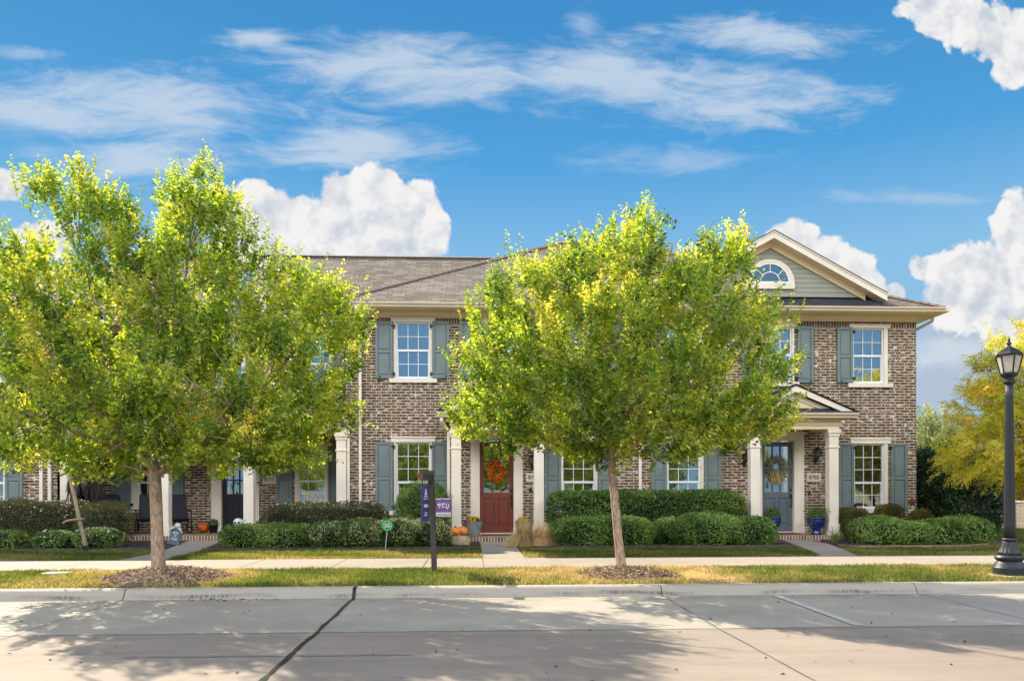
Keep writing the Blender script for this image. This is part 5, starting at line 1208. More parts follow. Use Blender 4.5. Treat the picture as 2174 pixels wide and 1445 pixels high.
q = P(1783, 1149, 18.7); tuft('strappy_plant', 'small strappy green plant at the corner of the right porch', 'plant', (q.x, 18.9, .18), 90, .26, .24, .011, 'strap', 3, .8)
# ------------------------------------------------------------------ pots
M['stonepot'] = paint('mottled_stone_pot', S(128, 134, 132), .8, .3, 7, .5)
M['bluepot'] = paint('cobalt_glaze', S(26, 46, 104), .12, .25, 3, .05, spec=.7)
M['blackpot'] = paint('black_plastic_pot', S(24, 24, 26), .5, .1, 4, .05)
M['soil'] = paint('potting_soil', S(42, 34, 28), .95, .3, 30, .6)
M['potgreen'] = leaf_mat('potted_foliage', [S(40, 66, 28), S(74, 104, 40), S(110, 132, 58), S(146, 160, 86)], trans=.3)
def dome(parent, name, c, r, h, n, leaf, mat, seed, tint=.4, jit=.5, fac=1.0):
    rg = np.random.default_rng(seed); v = unit(rg.normal(size=(n, 3)) + np.array([0, 0, .55])); v[:, 2] = np.abs(v[:, 2]); p = v * np.array([r, r, h]) * rg.uniform(.55, 1.08, n)[:, None] * fac + np.array(c)
    V, F = leaves_mesh(p, v + rg.normal(size=(n, 3)) * jit, v + rg.normal(size=(n, 3)) * .6, leaf[0] * rg.uniform(.6, 1.2, n), leaf[1] * rg.uniform(.6, 1.2, n), .2)
    return np_obj(name, V, F, M[mat], parent, attrs={'tint': np.repeat(np.clip(tint + rg.normal(0, .2, n), 0, 1), 4)})
def flowers(parent, c, r, h, n, seed):
    rg = np.random.default_rng(seed); v = unit(rg.normal(size=(n, 3)) + np.array([0, -.2, .9])); v[:, 2] = np.abs(v[:, 2]); p = v * np.array([r, r, h]) + np.array(c)
    P_ = np.repeat(p, 9, 0); nv = np.repeat(v, 9, 0); d = np.cross(nv, rg.normal(size=P_.shape)); V, F = leaves_mesh(P_ + nv * .01, d + nv * .35, nv + rg.normal(size=P_.shape) * .15, np.full(len(P_), .03), np.full(len(P_), .016), .15)
    np_obj('flower_heads', V, F, M['mum'], parent, attrs={'tint': np.repeat(rg.uniform(0, 1, len(P_)), 4)})
def planter(label, px, Y, zb):
    x0, x1 = XA(px[0], Y), XA(px[1], Y); r = (x1 - x0) / 2; c = ((x0 + x1) / 2, Y, zb); H = ZA((px[0] + px[1]) / 2, px[2], Y) - zb
    t = thing('planter', label, 'planter', c, 'stone planters flanking the red door'); m = MB()
    m.lathe([(r * .66, 0), (r * .7, .01), (r * .8, H * .3), (r * .9, H * .65), (r * .97, H * .93), (r, H * .95), (r, H), (r * .88, H), (r * .85, H * .8), (0.01, H * .8)], c, 32, cap=False); m.build('pot', M['stonepot'], t, smooth=True).modifiers.new('es', 'EDGE_SPLIT')
    m = MB(); m.lathe([(r * .86, H * .84), (.005, H * .88)], c, 20); m.build('soil', M['soil'], t)
    f = thing('chrysanthemum', label.replace('grey stone planter', 'yellow flowering mum in the grey planter'), 'flowers', (c[0], Y, zb + H * .86), 'yellow mums in the stone planters')
    dome(f, 'foliage', (c[0], Y, zb + H * .86), r * .72, r * .62, 900, (.05, .026), 'potgreen', 5, .3); flowers(f, (c[0], Y, zb + H * .9), r * .72, r * .62, 110, 8)
planter('grey stone planter left of the red door', (985, 1024.5, 1106), 20.75, ZPORCH); planter('grey stone planter right of the red door behind dry grass', (1093, 1131, 1106), 20.75, ZPORCH)
def urn(label, plabel, px, Y, zb, seed, wild):
    x0, x1 = XA(px[0], Y), XA(px[1], Y); r = (x1 - x0) / 2; c = ((x0 + x1) / 2, Y, zb); H = ZA((px[0] + px[1]) / 2, px[2], Y) - zb
    t = thing('urn_planter', label, 'planter', c, 'cobalt blue urns by the blue-grey door'); m = MB()
    m.lathe([(r * .54, 0), (r * .56, H * .08), (r * .5, H * .18), (r * .42, H * .27), (r * .56, H * .36), (r * .8, H * .5), (r * .97, H * .7), (r * .99, H * .84), (r * .93, H * .9), (r * 1.0, H * .93), (r * 1.0, H), (r * .9, H), (r * .88, H * .9), (.01, H * .88)], c, 36, cap=False)
    m.build('urn', M['bluepot'], t, smooth=True)
    m = MB(); m.lathe([(r * .88, H * .93), (.005, H * .95)], c, 20); m.build('soil', M['soil'], t)
    f = thing('potted_plant', plabel, 'plant', (c[0], Y, zb + H * .93), 'plants in the blue urns')
    dome(f, 'foliage', (c[0], Y, zb + H * .93), r * .95, r * 1.25, 900, (.05, .022), 'potgreen', seed, .4, .9)
    if wild:
        rg = np.random.default_rng(4); B = []
        for k in range(12):
            a = rg.uniform(-.9, .9) + (0 if k % 2 else 3.14); L_ = rg.uniform(.25, .5)
            for s in np.linspace(.2, 1, 24): B.append((c[0] + math.cos(a) * r * (.5 + L_ * 2.2 * s), Y - .1 + math.sin(a) * .2 * s, zb + H * 1.1 + L_ * .5 * math.sin(s * 2.6) - .38 * s ** 2 * (k % 3)))
        B = np.array(B); n = len(B); V, F = leaves_mesh(B, rg.normal(size=(n, 3)), rg.normal(size=(n, 3)) + np.array([0, -1, .6]), np.full(n, .045), np.full(n, .02), .2); np_obj('foliage', V, F, M['potgreen'], f, attrs={'tint': np.repeat(rg.uniform(.3, .8, n), 4)})
urn('cobalt blue urn in front of the blue-grey door', 'compact green plant in the urn before the blue-grey door', (1620.5, 1658, 1098), 20.5, ZPORCH, 3, False)
urn('cobalt blue urn below the 8785 plaque', 'loose trailing green plant in the urn below the 8785 plaque', (1713.5, 1752.5, 1099), 20.5, ZPORCH, 4, True)
M['mat'] = paint('rust_brown_doormat', S(112, 62, 48), .95, .25, 20, .8)
m = MB(); m.box(XA(1612, 21.2), XA(1692, 21.2), 20.95, 21.45, ZPORCH + .004, ZPORCH + .022); o = m.build('doormat', M['mat'], None, .006); set_props(o, 'reddish brown doormat before the blue-grey door', 'doormat')
m = MB(); m.box(XA(1023, 21.2), XA(1088, 21.2), 20.95, 21.4, ZPORCH + .004, ZPORCH + .02); o = m.build('doormat', M['mat'], None, .006); set_props(o, 'dark red doormat before the red door', 'doormat')
# ------------------------------------------------------------------ wreaths
def wreath(name, label, c, R_, cols, seed, n, leaf, spiky, droop=False):
    t = thing(name, label, 'wreath', c); rg = np.random.default_rng(seed)
    M[name + str(seed)] = leaf_mat(name + '_leaves', cols, trans=.25, pos=(0, .3, .65, 1))
    m = MB(); K = 40; pts = [(c[0] + R_ * .72 * math.cos(k / K * 6.2832), c[1] - .03, c[2] + R_ * .72 * math.sin(k / K * 6.2832)) for k in range(K + 1)]; m.tube(pts, .022, 8); m.build('vine_ring', M['twig'], t, smooth=True)
    a = rg.uniform(0, 6.283, n); r = R_ * (.64 + rg.normal(0, .17, n)); p = np.stack([c[0] + r * np.cos(a), c[1] - .05 - rg.uniform(0, .07, n), c[2] + r * np.sin(a)], 1); rad = np.stack([np.cos(a), np.zeros(n), np.sin(a)], 1)
    d = rad * spiky + rg.normal(size=(n, 3)) * .6 + np.array([0, -.35, 0]); V, F = leaves_mesh(p, d, rg.normal(size=(n, 3)) * .6 + np.array([0, -1, 0]), leaf[0] * rg.uniform(.6, 1.2, n), leaf[1] * rg.uniform(.6, 1.2, n), .2)
    np_obj('wreath_leaves', V, F, M[name + str(seed)], t, attrs={'tint': np.repeat(rg.uniform(0, 1, n), 4)})
    if droop:
        n = 260; p = np.stack([c[0] + rg.normal(0, .07, n), c[1] - .08 + rg.normal(0, .02, n), c[2] - R_ * .3 + rg.uniform(-.05, .05, n)], 1); d = np.stack([rg.normal(0, .25, n), np.full(n, -.1), np.full(n, -1.0)], 1)
        V, F = leaves_mesh(p, d, rg.normal(size=(n, 3)) + np.array([0, -1, 0]), rg.uniform(.2, .42, n), np.full(n, .012), .1); np_obj('raffia_tail', V, F, M['straw'], t, attrs={'tint': np.repeat(rg.uniform(.4, .9, n), 4)})
    return t
q = P(1053.5, 1000, YF + .06); wreath('autumn_wreath', 'orange and yellow autumn leaf wreath on the red door', (q.x, YF + .07, q.z), .255, [S(120, 54, 14), S(190, 98, 20), S(216, 138, 32), S(206, 160, 52)], 1, 430, (.1, .06), .6)
q = P(1649, 993, YF + .06); wreath('winter_wreath', 'grey-green spiky wreath with a straw tail on the blue-grey door', (q.x, YF + .07, q.z), .30, [S(70, 92, 66), S(118, 130, 96), S(170, 168, 128), S(206, 186, 178)], 2, 700, (.13, .016), 1.1, True)
# ------------------------------------------------------------------ pumpkins, boulder
M['orange'] = paint('orange_pumpkin_skin', S(240, 142, 52), .45, .18, 5, .1); M['deeporange'] = paint('deep_orange_pumpkin_skin', S(204, 96, 16), .5, .2, 5, .1); M['stem'] = paint('pumpkin_stem', S(120, 104, 64), .8, .2, 10, .4)
def pumpkin(label, c, r, h, mat, grp=None, ribs=9):
    t = thing('pumpkin', label, 'pumpkin', c, grp); m = MB(); m.ball((c[0], c[1], c[2] + h / 2), r, r, h / 2, 54, 18, 0, lambda a, ph: (1 - .1 * abs(math.sin(a * ribs / 2)) ** .5 * 0 + .09 * (abs(math.cos(a * ribs / 2)) ** .6) - .05) * (1 - .14 * max(0, abs(math.sin(ph)) - .75) * 2)); m.build('body', M[mat], t, smooth=True)
    m = MB(); m.tube([(c[0], c[1], c[2] + h * .88), (c[0] + .01, c[1], c[2] + h * 1.03), (c[0] + .035, c[1] - .01, c[2] + h * 1.13)], [.024, .016, .018], 7); m.build('stem', M['stem'], t)
M['limestone'] = paint('rough_tan_limestone', S(186, 164, 132), .9, .28, 6, .9)
YSR = 18.35; zst = ZA(974, 1136, YSR)
def rock(name, label, px, Y, zb, seed):
    xa, xb = XA(px[0], Y), XA(px[1], Y); zt = ZA((px[0] + px[1]) / 2, px[2], Y); rr = random.Random(seed); m = MB()
    cx, hx, hz = (xa + xb) / 2, (xb - xa) / 2, (zt - zb) / 2; n, k = 28, 16
    for i in range(k + 1):
        ph = math.pi * i / k - math.pi / 2
        for j in range(n):
            th = 2 * math.pi * j / n; v = np.array([math.cos(ph) * math.cos(th), math.cos(ph) * math.sin(th), math.sin(ph)]); v = v / ((np.abs(v) ** 4.5).sum() ** (1 / 4.5)); w = 1 + .035 * math.sin(7 * v[0] + seed) * math.cos(5 * v[2] + 3 * v[1]) + .025 * math.sin(17 * v[0] + 11 * v[2])
            m.v.append((cx + hx * v[0] * w, Y + .2 * v[1] * w, zb + hz + hz * v[2] * (1 if i in (0, k) else w)))
    for i in range(k):
        for j in range(n): a = i * n + j; b = i * n + (j + 1) % n; m.f.append((a, b, b + n, a + n)); m.m.append(0)
    o = m.build(name, M['limestone'], None, smooth=True, loc=(cx, Y, zb)); set_props(o, label, 'stone'); return o
rock('boulder', 'squared tan limestone block carrying two orange pumpkins', (952, 997, 1136), YSR, .18, 2)
pumpkin('front orange pumpkin on the limestone block', (XA(965, YSR - .05), YSR - .06, zst), .145, .2, 'orange', 'pumpkins on the limestone block'); pumpkin('rear orange pumpkin on the limestone block, half hidden', (XA(981, YSR), YSR + .07, zst), .13, .21, 'orange', 'pumpkins on the limestone block')
pumpkin('dark orange pumpkin by the wall beside the black door', (XA(431.5, 23.2), 23.2, ZPORCH), .16, .28, 'deeporange')
# black pot with clipped ball by the black door
c = (XA(453, 23.1), 23.1, ZPORCH); t = thing('potted_shrub', 'black pot with a clipped green ball beside the black door', 'potted shrub', c)
m = MB(); m.lathe([(.1, 0), (.13, .2), (.135, .2), (.135, .22), (.11, .22), (.1, .18), (.01, .18)], c, 20, cap=False); m.build('pot', M['blackpot'], t, smooth=True); dome(t, 'foliage', (c[0], c[1], c[2] + .22), .14, .16, 700, (.035, .02), 'box', 9, .35)
# yellow mums in a pot on the long porch
c = (XA(243, 21.9), 21.9, ZPORCH); t = thing('potted_mum', 'yellow potted mums beside the left rocking chair', 'flowers', c)
m = MB(); m.lathe([(.12, 0), (.13, .35), (.16, .55), (.165, .58), (.14, .58), (.01, .55)], c, 18, cap=False); m.build('pot', M['blackpot'], t, smooth=True); dome(t, 'foliage', (c[0], c[1], c[2] + .55), .17, .2, 500, (.05, .025), 'potgreen', 19, .3); flowers(t, (c[0], c[1], c[2] + .58), .15, .2, 60, 6)
c = (XA(546.5, 21.9), 21.9, ZPORCH); t = thing('potted_shrub', 'small dark potted plant tucked beside the middle porch column', 'potted shrub', c); m = MB(); m.lathe([(.08, 0), (.11, .22), (.09, .22), (.01, .2)], c, 16, cap=False); m.build('pot', M['blackpot'], t, smooth=True); dome(t, 'foliage', (c[0], c[1], c[2] + .2), .11, .16, 400, (.035, .02), 'box', 29, .3)
# ------------------------------------------------------------------ rocking chairs
M['navy'] = paint('dark_navy_sling', S(18, 24, 36), .7, .15, 40, .2); M['tubing'] = paint('black_chair_tubing', S(20, 20, 22), .4, .1, 5, .05)
def rocker(label, x, y, rz):
    t = thing('rocking_chair', label, 'rocking chair', (x, y, ZPORCH), 'dark rocking chairs on the long porch'); Rm = Matrix.Rotation(rz, 3, 'Z'); o = Vector((x, y, ZPORCH))
    T_ = lambda p: tuple(o + Rm @ Vector(p))
    for s in (-1, 1):
        m = MB(); X = s * .29
        m.tube([T_((X, .62 * math.sin(a), .72 - .7 * math.cos(a))) for a in np.linspace(-.72, .85, 12)], .016, 7); m.build('rocker', M['tubing'], t, smooth=True)
        m = MB(); m.tube([T_((X, -.33, .09)), (T_((X, -.3, .38))), T_((X, -.3, .6)), T_((X, -.24, .66)), T_((X, .0, .67)), T_((X, .28, .64))], .016, 7); m.tube([T_((X, .3, .07)), T_((X, .22, .4))], .016, 7); m.build('arm_frame', M['tubing'], t, smooth=True)
    m = MB(); K = 10; a = [(-.3, .43), (-.22, .41), (-.1, .38), (.05, .355), (.18, .36), (.24, .44)]
    for k in range(len(a) - 1): m.extrude([T_((-.27, a[k][0], a[k][1])), T_((-.27, a[k + 1][0], a[k + 1][1])), T_((-.27, a[k + 1][0], a[k + 1][1] - .014)), T_((-.27, a[k][0], a[k][1] - .014))], Rm @ Vector((.54, 0, 0)))
    m.build('seat', M['navy'], t)
    m = MB(); m.extrude([T_((-.27, .24, .43)), T_((-.27, .46, 1.06)), T_((-.27, .48, 1.06)), T_((-.27, .26, .42))], Rm @ Vector((.54, 0, 0)))
    for s in (-.28, .28): m.tube([T_((s, .2, .37)), T_((s, .26, .44)), T_((s, .48, 1.08))], .015, 7)
    m.tube([T_((-.28, .48, 1.08)), T_((.28, .48, 1.08))], .015, 7); m.build('backrest', M['navy'], t)
YC = 22.6
rocker('rocking chair nearest the hanging dark cloth figure', XA(256, YC), YC, R(58)); rocker('rocking chair under the porch window, partly behind the tree trunk', XA(312, YC), YC + .1, R(14)); rocker('rocking chair behind the little tombstone', XA(378, YC), YC, R(30))
# ------------------------------------------------------------------ Halloween things
M['rag'] = paint('tattered_dark_cloth', S(40, 32, 32), .95, .35, 9, .6); M['rag2'] = paint('tattered_mauve_cloth', S(84, 66, 64), .95, .35, 9, .6)
YGH = 21.0; gx_ = XA(182, YGH); t = thing('hanging_figure', 'tattered dark cloth figure hanging from the long porch beside its end column', 'halloween decoration', (gx_, YGH, 1.0))
rr = random.Random(4)
def strip(m, pts, w0, w1, mi=0):
    for k in range(len(pts) - 1):
        a, b = Vector(pts[k]), Vector(pts[k + 1]); wa = w0 + (w1 - w0) * k / (len(pts) - 1); wb = w0 + (w1 - w0) * (k + 1) / (len(pts) - 1)
        m.quad((a.x - wa, a.y, a.z), (a.x + wa, a.y, a.z), (b.x + wb, b.y, b.z), (b.x - wb, b.y, b.z), mi)
m = MB(); ztop = ZA(182, 940, YGH)
for k in range(46):
    a = rr.uniform(0, 6.283); x = gx_ + .2 * math.cos(a); y = YGH + .12 * math.sin(a); zb = ZA(182, 1085 - rr.uniform(0, 55) + (20 if k % 3 else 0), YGH); K = 8
    strip(m, [(gx_ + .05 * math.cos(a) + (x - gx_) * (q / K) ** .7 * 1.4 + rr.gauss(0, .012), YGH + (y - YGH) * (q / K) * 1.4, ztop + (zb - ztop) * q / K) for q in range(K + 1)], rr.uniform(.03, .07), rr.uniform(.006, .03), 0 if k % 3 else 1)
m.build('robe', [M['rag'], M['rag2']], t)
zc = ZA(182, 960, YGH)
for s in (-1, 1):
    m = MB()
    for k in range(9):
        K = 6; e = rr.uniform(.25, .42); strip(m, [(gx_ + s * (.1 + e * q / K), YGH - .06 + .01 * k, zc - .12 - .25 * (q / K) - rr.uniform(.5, .95) * (q / K) ** 2.2 - .02 * k) for q in range(K + 1)], .04, .008)
    m.build('sleeve', M['rag'], t)
m = MB(); m.ball((gx_, YGH, ztop + .06), .13, .13, .17, 14, 10); m.build('hood', M['rag'], t, smooth=True)
M['drift'] = bark_mat('weathered_stick_wood', S(130, 116, 92), S(172, 156, 128))
t = thing('wooden_stick', 'leaning bare wooden stick with two short cross pieces on the lawn edge', 'stick', (XA(182, 17.6), 17.6, .16)); Yk = 17.6
m = MB(); m.tube([P(a, b, Yk + .004 * (1165 - b)) for a, b in ((184, 1166), (176, 1130), (168, 1100), (160, 1060), (151, 1024), (143, 1000), (138, 975))], [.05, .046, .043, .042, .04, .034, .03], 9); m.build('pole', M['drift'], t, smooth=True)
m = MB(); m.tube([P(a, b, Yk - .06) for a, b in ((134, 1109), (140, 1104), (152, 1101.5), (165, 1100), (178, 1099))], [.028, .03, .029, .03, .028], 8); m.build('cross_piece', M['drift'], t, smooth=True)
m = MB(); m.tube([P(a, b, Yk + .3) for a, b in ((127, 1007), (138, 1002), (150, 998), (161, 992))], [.026, .03, .03, .024], 8); m.build('cross_piece', M['drift'], t, smooth=True)
m = MB(); m.tube([P(181, 1156, Yk), P(184, 1168, Yk)], [.062, .06], 10)
for k in range(7): a = k * .9; m.tube([P(183, 1160, Yk), Vector((P(183, 1160, Yk).x + .11 * math.cos(a), Yk - .02 + .1 * math.sin(a), .17))], .006, 5)
m.build('black_strap', M['iron'], t)
M['slate'] = paint('grey_foam_tombstone', S(92, 106, 116), .8, .2, 9, .5); M['bone'] = paint('white_bone', S(200, 208, 206), .6, .15, 9, .3)
YT = 19.3; q = P(368, 1150, YT); t = thing('tombstone', 'little grey mock tombstone leaning on the mulch by the path', 'tombstone', (q.x, YT, .185)); tx = q.x
tl = Matrix.Rotation(R(10), 3, 'Y') @ Matrix.Rotation(R(-8), 3, 'X'); o_ = Vector((tx, YT, .185)); TT_ = lambda p: tuple(o_ + tl @ Vector(p))
def tsolid(m, pts, d, mi=0):
    n = len(m.v); k = len(pts); m.v += [TT_(p) for p in pts] + [TT_((p[0], p[1] + d, p[2])) for p in pts]; m.f += [tuple(range(n, n + k)), tuple(range(n + 2 * k - 1, n + k - 1, -1))] + [(n + (i + 1) % k, n + i, n + k + i, n + k + (i + 1) % k) for i in range(k)]; m.m += [mi] * (k + 2)
m = MB(); tsolid(m, [(-.15, -.05, 0), (.15, -.05, 0), (.14, -.05, .07), (-.14, -.05, .07)], .12); tsolid(m, [(-.12, -.03, .07), (.12, -.03, .07), (.12, -.03, .3), (.11, -.03, .36), (.08, -.03, .41), (0, -.03, .44), (-.08, -.03, .41), (-.11, -.03, .36), (-.12, -.03, .3)], .08); m.build('stone', M['slate'], t, .008)
m = MB(); m.ball(TT_((.0, -.0, .46)), .075, .07, .07, 14, 10)
for s in (-1, 1): m.tube([TT_((s * .15, -.05, .3)), TT_((s * .1, -.06, .38)), TT_((s * .04, -.05, .4))], [.02, .024, .02], 7)
m.build('skull', M['bone'], t, smooth=True)
for txt, zz, w in (('BACK', .29, .13), ('OF', .215, .05), ('DEAK', .14, .14)): text_obj('lettering', txt, M['bone'], t, TT_((0, -.036, zz)), w, .055, rot=tl, bold=.03)
YS_ = 20.9; q = P(507, 1110, YS_); t = thing('skeleton_figurine', 'small white skeleton figurine beside the shrub at the porch step', 'halloween decoration', (q.x, YS_, ZPORCH)); sx = q.x; zz = ZA(507, 1108, YS_)
m = MB(); m.ball((sx - .01, YS_ - .03, zz + .02), .125, .1, .1, 18, 12); m.tube([(sx + .09, YS_ - .02, zz + .04), (sx + .16, YS_, zz + .1)], [.03, .035], 8); m.build('skull', M['bone'], t, smooth=True)
m = MB()
for s in (-.07, .03): m.ball((sx + s, YS_ - .118, zz + .01), .028, .02, .026, 10, 8)
m.tube([(sx - .06, YS_ - .112, zz - .04), (sx - .01, YS_ - .12, zz - .05), (sx + .05, YS_ - .112, zz - .035)], .008, 6); m.build('eye_socket', M['ink'], t)
m = MB()
for k in range(5): h_ = zz - .1 - k * .035; m.tube([(sx + .085 * math.cos(a), YS_ + .05 * math.sin(a), h_) for a in np.linspace(-3.0, -.1, 9)], .011, 6)
m.tube([(sx, YS_ + .02, zz - .06), (sx, YS_ + .03, zz - .34)], .018, 7); m.build('rib_cage', M['bone'], t, smooth=True)
for s in (-1, 1):
    m = MB(); m.tube([(sx + s * .09, YS_, zz - .09), (sx + s * .16, YS_ - .02, zz - .14), (sx + s * .15, YS_ - .08, zz - .25), (sx + s * .12, YS_ - .1, zz - .3)], [.018, .016, .014, .02], 7); m.build('arm', M['bone'], t, smooth=True)
    m = MB(); m.tube([(sx + s * .05, YS_ + .02, zz - .33), (sx + s * .1, YS_ - .12, zz - .3), (sx + s * .09, YS_ - .16, ZPORCH + .02)], [.02, .018, .02], 7); m.build('leg', M['bone'], t, smooth=True)
# ------------------------------------------------------------------ signs
M['signgreen'] = paint('bright_green_sign', S(28, 152, 66), .35, .05, 3, .02); M['white'] = paint('white_sign_print', S(235, 240, 236), .5, .04, 4, .02)
YG_ = 17.5; q = P(822, 1114, YG_); zc = q.z; t = thing('yard_sign', 'round green yard sign on a thin stake in the flower bed', 'sign', (XA(818, YG_), YG_, .18)); r_ = 13 * MPP(822, YG_)
def disc(m, c, r0, r1, y, d, n=40):
    for k in range(n):
        a, b = 2 * math.pi * k / n, 2 * math.pi * (k + 1) / n; pts = [(c[0] + r1 * math.cos(a), y, c[1] + r1 * math.sin(a)), (c[0] + r1 * math.cos(b), y, c[1] + r1 * math.sin(b))]
        pts += [(c[0] + r0 * math.cos(b), y, c[1] + r0 * math.sin(b)), (c[0] + r0 * math.cos(a), y, c[1] + r0 * math.sin(a))] if r0 else [(c[0], y, c[1])]
        m.extrude(pts, (0, d, 0))
m = MB(); disc(m, (q.x, zc), 0, r_, YG_, .012); b_ = m.build('sign_disc', M['signgreen'], t)
m = MB(); disc(m, (q.x, zc), r_ * .68, r_ * .75, YG_ - .003, .004); m.build('ring', M['white'], b_)
text_obj('lettering', 'ALERT', M['white'], b_, (q.x, YG_ - .004, zc + r_ * .28), r_ * .92, r_ * .24, bold=.02); text_obj('lettering', '360', M['white'], b_, (q.x, YG_ - .004, zc - r_ * .12), r_ * 1.0, r_ * .48, bold=.02)
m = MB(); m.tube([(q.x - .005, YG_ + .012, zc - r_ * .9), (q.x - .045, YG_ + .012, .16)], .008, 6); m.build('stake', M['vinyl'], t)
# sale sign post
M['post'] = paint('dark_brown_post', S(72, 64, 62), .7, .15, 9, .4); M['panel'] = paint('blue_violet_panel', S(62, 58, 138), .45, .06, 3, .02); M['redwood'] = paint('brown_arm_end', S(112, 72, 44), .7, .2, 9, .3)
YQ = 12.3; b0 = G(922, 1212, .16); YQ = b0.y; t = thing('sign_post', 'dark wooden sign post with an arm on the verge', 'post', (b0.x, YQ, .155))
top = P(915.5, 998, YQ); w_ = .085
m = MB(); m.extrude([(b0.x - w_ / 2, YQ - w_ / 2, .12), (b0.x + w_ / 2, YQ - w_ / 2, .12), (b0.x + w_ / 2, YQ + w_ / 2, .12), (b0.x - w_ / 2, YQ + w_ / 2, .12)], (top.x - b0.x, 0, top.z - .12)); m.build('post', M['post'], t, .006)
za = ZA(905, 1013, YQ); ad = Vector((-.13, -.95, 0)).normalized(); a0 = Vector((top.x - .01, YQ - .02, za))
m = MB(); m.beam(a0 + ad * -.12, a0 + ad * .78, .075, .085); ao = m.build('arm', M['post'], t, .005)
m = MB(); m.beam(a0 + ad * .78, a0 + ad * .8, .077, .087); m.build('arm_end', M['redwood'], ao)
s0 = a0 + ad * .12 + Vector((0, 0, -.11)); s1 = a0 + ad * .70 + Vector((0, 0, -.11)); H = .56
g = thing('sale_sign', 'blue violet sign panel hanging edge-on from the dark post arm', 'sign', (s0.x, s0.y, s0.z)); nrm = Vector((0, 0, 1)).cross(ad).normalized()
m = MB(); m.extrude([s0 - nrm * .006, s1 - nrm * .006, s1 - nrm * .006 - Vector((0, 0, H)), s0 - nrm * .006 - Vector((0, 0, H))], nrm * .012); po_ = m.build('panel', M['panel'], g, .002)
m = MB()
for q in (s0 + ad * .06, s1 - ad * .06): m.tube([q + Vector((0, 0, .07)), q], .006, 6)
m.build('hook', M['iron'], g)
sgn = 1 if nrm.x > 0 else -1; face = nrm * sgn * .0075; m = MB()
def mark(u0, u1, v0, v1): a = s0 + ad * u0 + face; b = s0 + ad * u1 + face; m.extrude([a - Vector((0, 0, v0)), b - Vector((0, 0, v0)), b - Vector((0, 0, v1)), a - Vector((0, 0, v1))], face * .2)
mark(.2, .38, .12, .16); mark(.16, .42, .17, .19); mark(.24, .34, .07, .12); mark(.12, .46, .21, .225); mark(.14, .44, .3, .345); mark(.2, .38, .42, .44); mark(.16, .42, .455, .47)
m.build('printed_marks', M['white'], po_)
# garden flag
M['purple'] = paint('purple_flag_cloth', S(126, 84, 150), .8, .08, 6, .15); M['flagwhite'] = paint('white_flag_band', S(224, 222, 226), .8, .05, 6, .15); M['flaggrey'] = paint('grey_print', S(110, 104, 118), .8, .05, 6, 0)
YFG = 18.7; fx0, fx1 = XA(925.5, YFG), XA(957, YFG); ft, fb = ZA(941, 1058, YFG), ZA(941, 1095.5, YFG)
t = thing('garden_flag', 'small purple and white garden flag on a thin black pole', 'flag', (fx1 + .03, YFG, .18))
m = MB(); m.tube([(fx1 + .015, YFG, .12), (fx1 + .015, YFG, ft + .03), (fx1 - .01, YFG, ft + .035), (fx0 - .01, YFG, ft + .012)], .006, 6); m.tube([(fx1 + .015, YFG, ft + .03), (fx1 + .05, YFG, ft + .05), (fx1 + .045, YFG, ft + .085), (fx1 + .02, YFG, ft + .08)], .005, 6); m.build('pole', M['iron'], t)
def cloth(name, za, zb, mat, parent, y):
    m = MB(); n = 10
    for k in range(n):
        xa, xb = fx0 + (fx1 - fx0) * k / n, fx0 + (fx1 - fx0) * (k + 1) / n; ya, yb = y + .008 * math.sin(k * 1.1), y + .008 * math.sin((k + 1) * 1.1); m.extrude([(xa, ya, za), (xb, yb, za), (xb, yb, zb), (xa, ya, zb)], (0, .004, 0))
    return m.build(name, mat, parent)
zm_ = fb + (ft - fb) * .23; co = cloth('cloth', ft, zm_, M['purple'], t, YFG); cw = cloth('white_band', zm_, fb, M['flagwhite'], t, YFG); m = MB(); m.box(fx0, fx1, YFG - .004, YFG + .012, ft - .012, ft + .008); m.build('white_hem', M['flagwhite'], t)
# arched block letters with slab serifs
def letters(parent, cx, cz, W_, H_, y):
    m = MB(); lw = W_ / 3.3
    def place_(polys, ox, ang, oz):
        for pl in polys:
            pts = []
            for a, b in pl:
                X, Z = a * lw, b * H_; pts.append((cx + ox + X * math.cos(ang) - Z * math.sin(ang), y, cz + oz + X * math.sin(ang) + Z * math.cos(ang)))
            m.extrude(pts, (0, .003, 0))
    rc = lambda a, b, c, d: [(a, c), (b, c), (b, d), (a, d)]
    T = [rc(-.5, .5, .28, .5), rc(-.5, -.34, .05, .28), rc(.34, .5, .05, .28), rc(-.14, .14, -.5, .28), rc(-.28, .28, -.5, -.32)]
    def arc(a0, a1, n=10):
        return [[(.48 * math.cos(a), .5 * math.sin(a)), (.48 * math.cos(b), .5 * math.sin(b)), (.22 * math.cos(b), .26 * math.sin(b)), (.22 * math.cos(a), .26 * math.sin(a))] for a, b in zip(np.linspace(a0, a1, n + 1)[:-1], np.linspace(a0, a1, n + 1)[1:])]
    Cc = arc(R(40), R(320)) + [rc(.3, .48, .12, .45)]
    U = [rc(-.46, -.2, -.15, .5), rc(.2, .46, -.15, .5), rc(-.54, -.1, .34, .5), rc(.1, .54, .34, .5)] + [[(a, b - .1) for a, b in q] for q in arc(R(180), R(360))]
    place_(T, -lw * 1.12, R(9), -.02 * H_ * 2); place_(Cc, 0, 0, .06 * H_ * 2); place_(U, lw * 1.12, R(-9), -.02 * H_ * 2)
    m.build('team_letters', M['flagwhite'], parent)
letters(co, (fx0 + fx1) / 2, (ft + zm_) / 2 - .005, (fx1 - fx0) * .80, (ft - zm_) * .36, YFG - .014)
text_obj('lettering', 'HORNED FROGS', M['flaggrey'], cw, ((fx0 + fx1) / 2, YFG - .012, (zm_ + fb) / 2), (fx1 - fx0) * .84, (zm_ - fb) * .4, bold=.02)
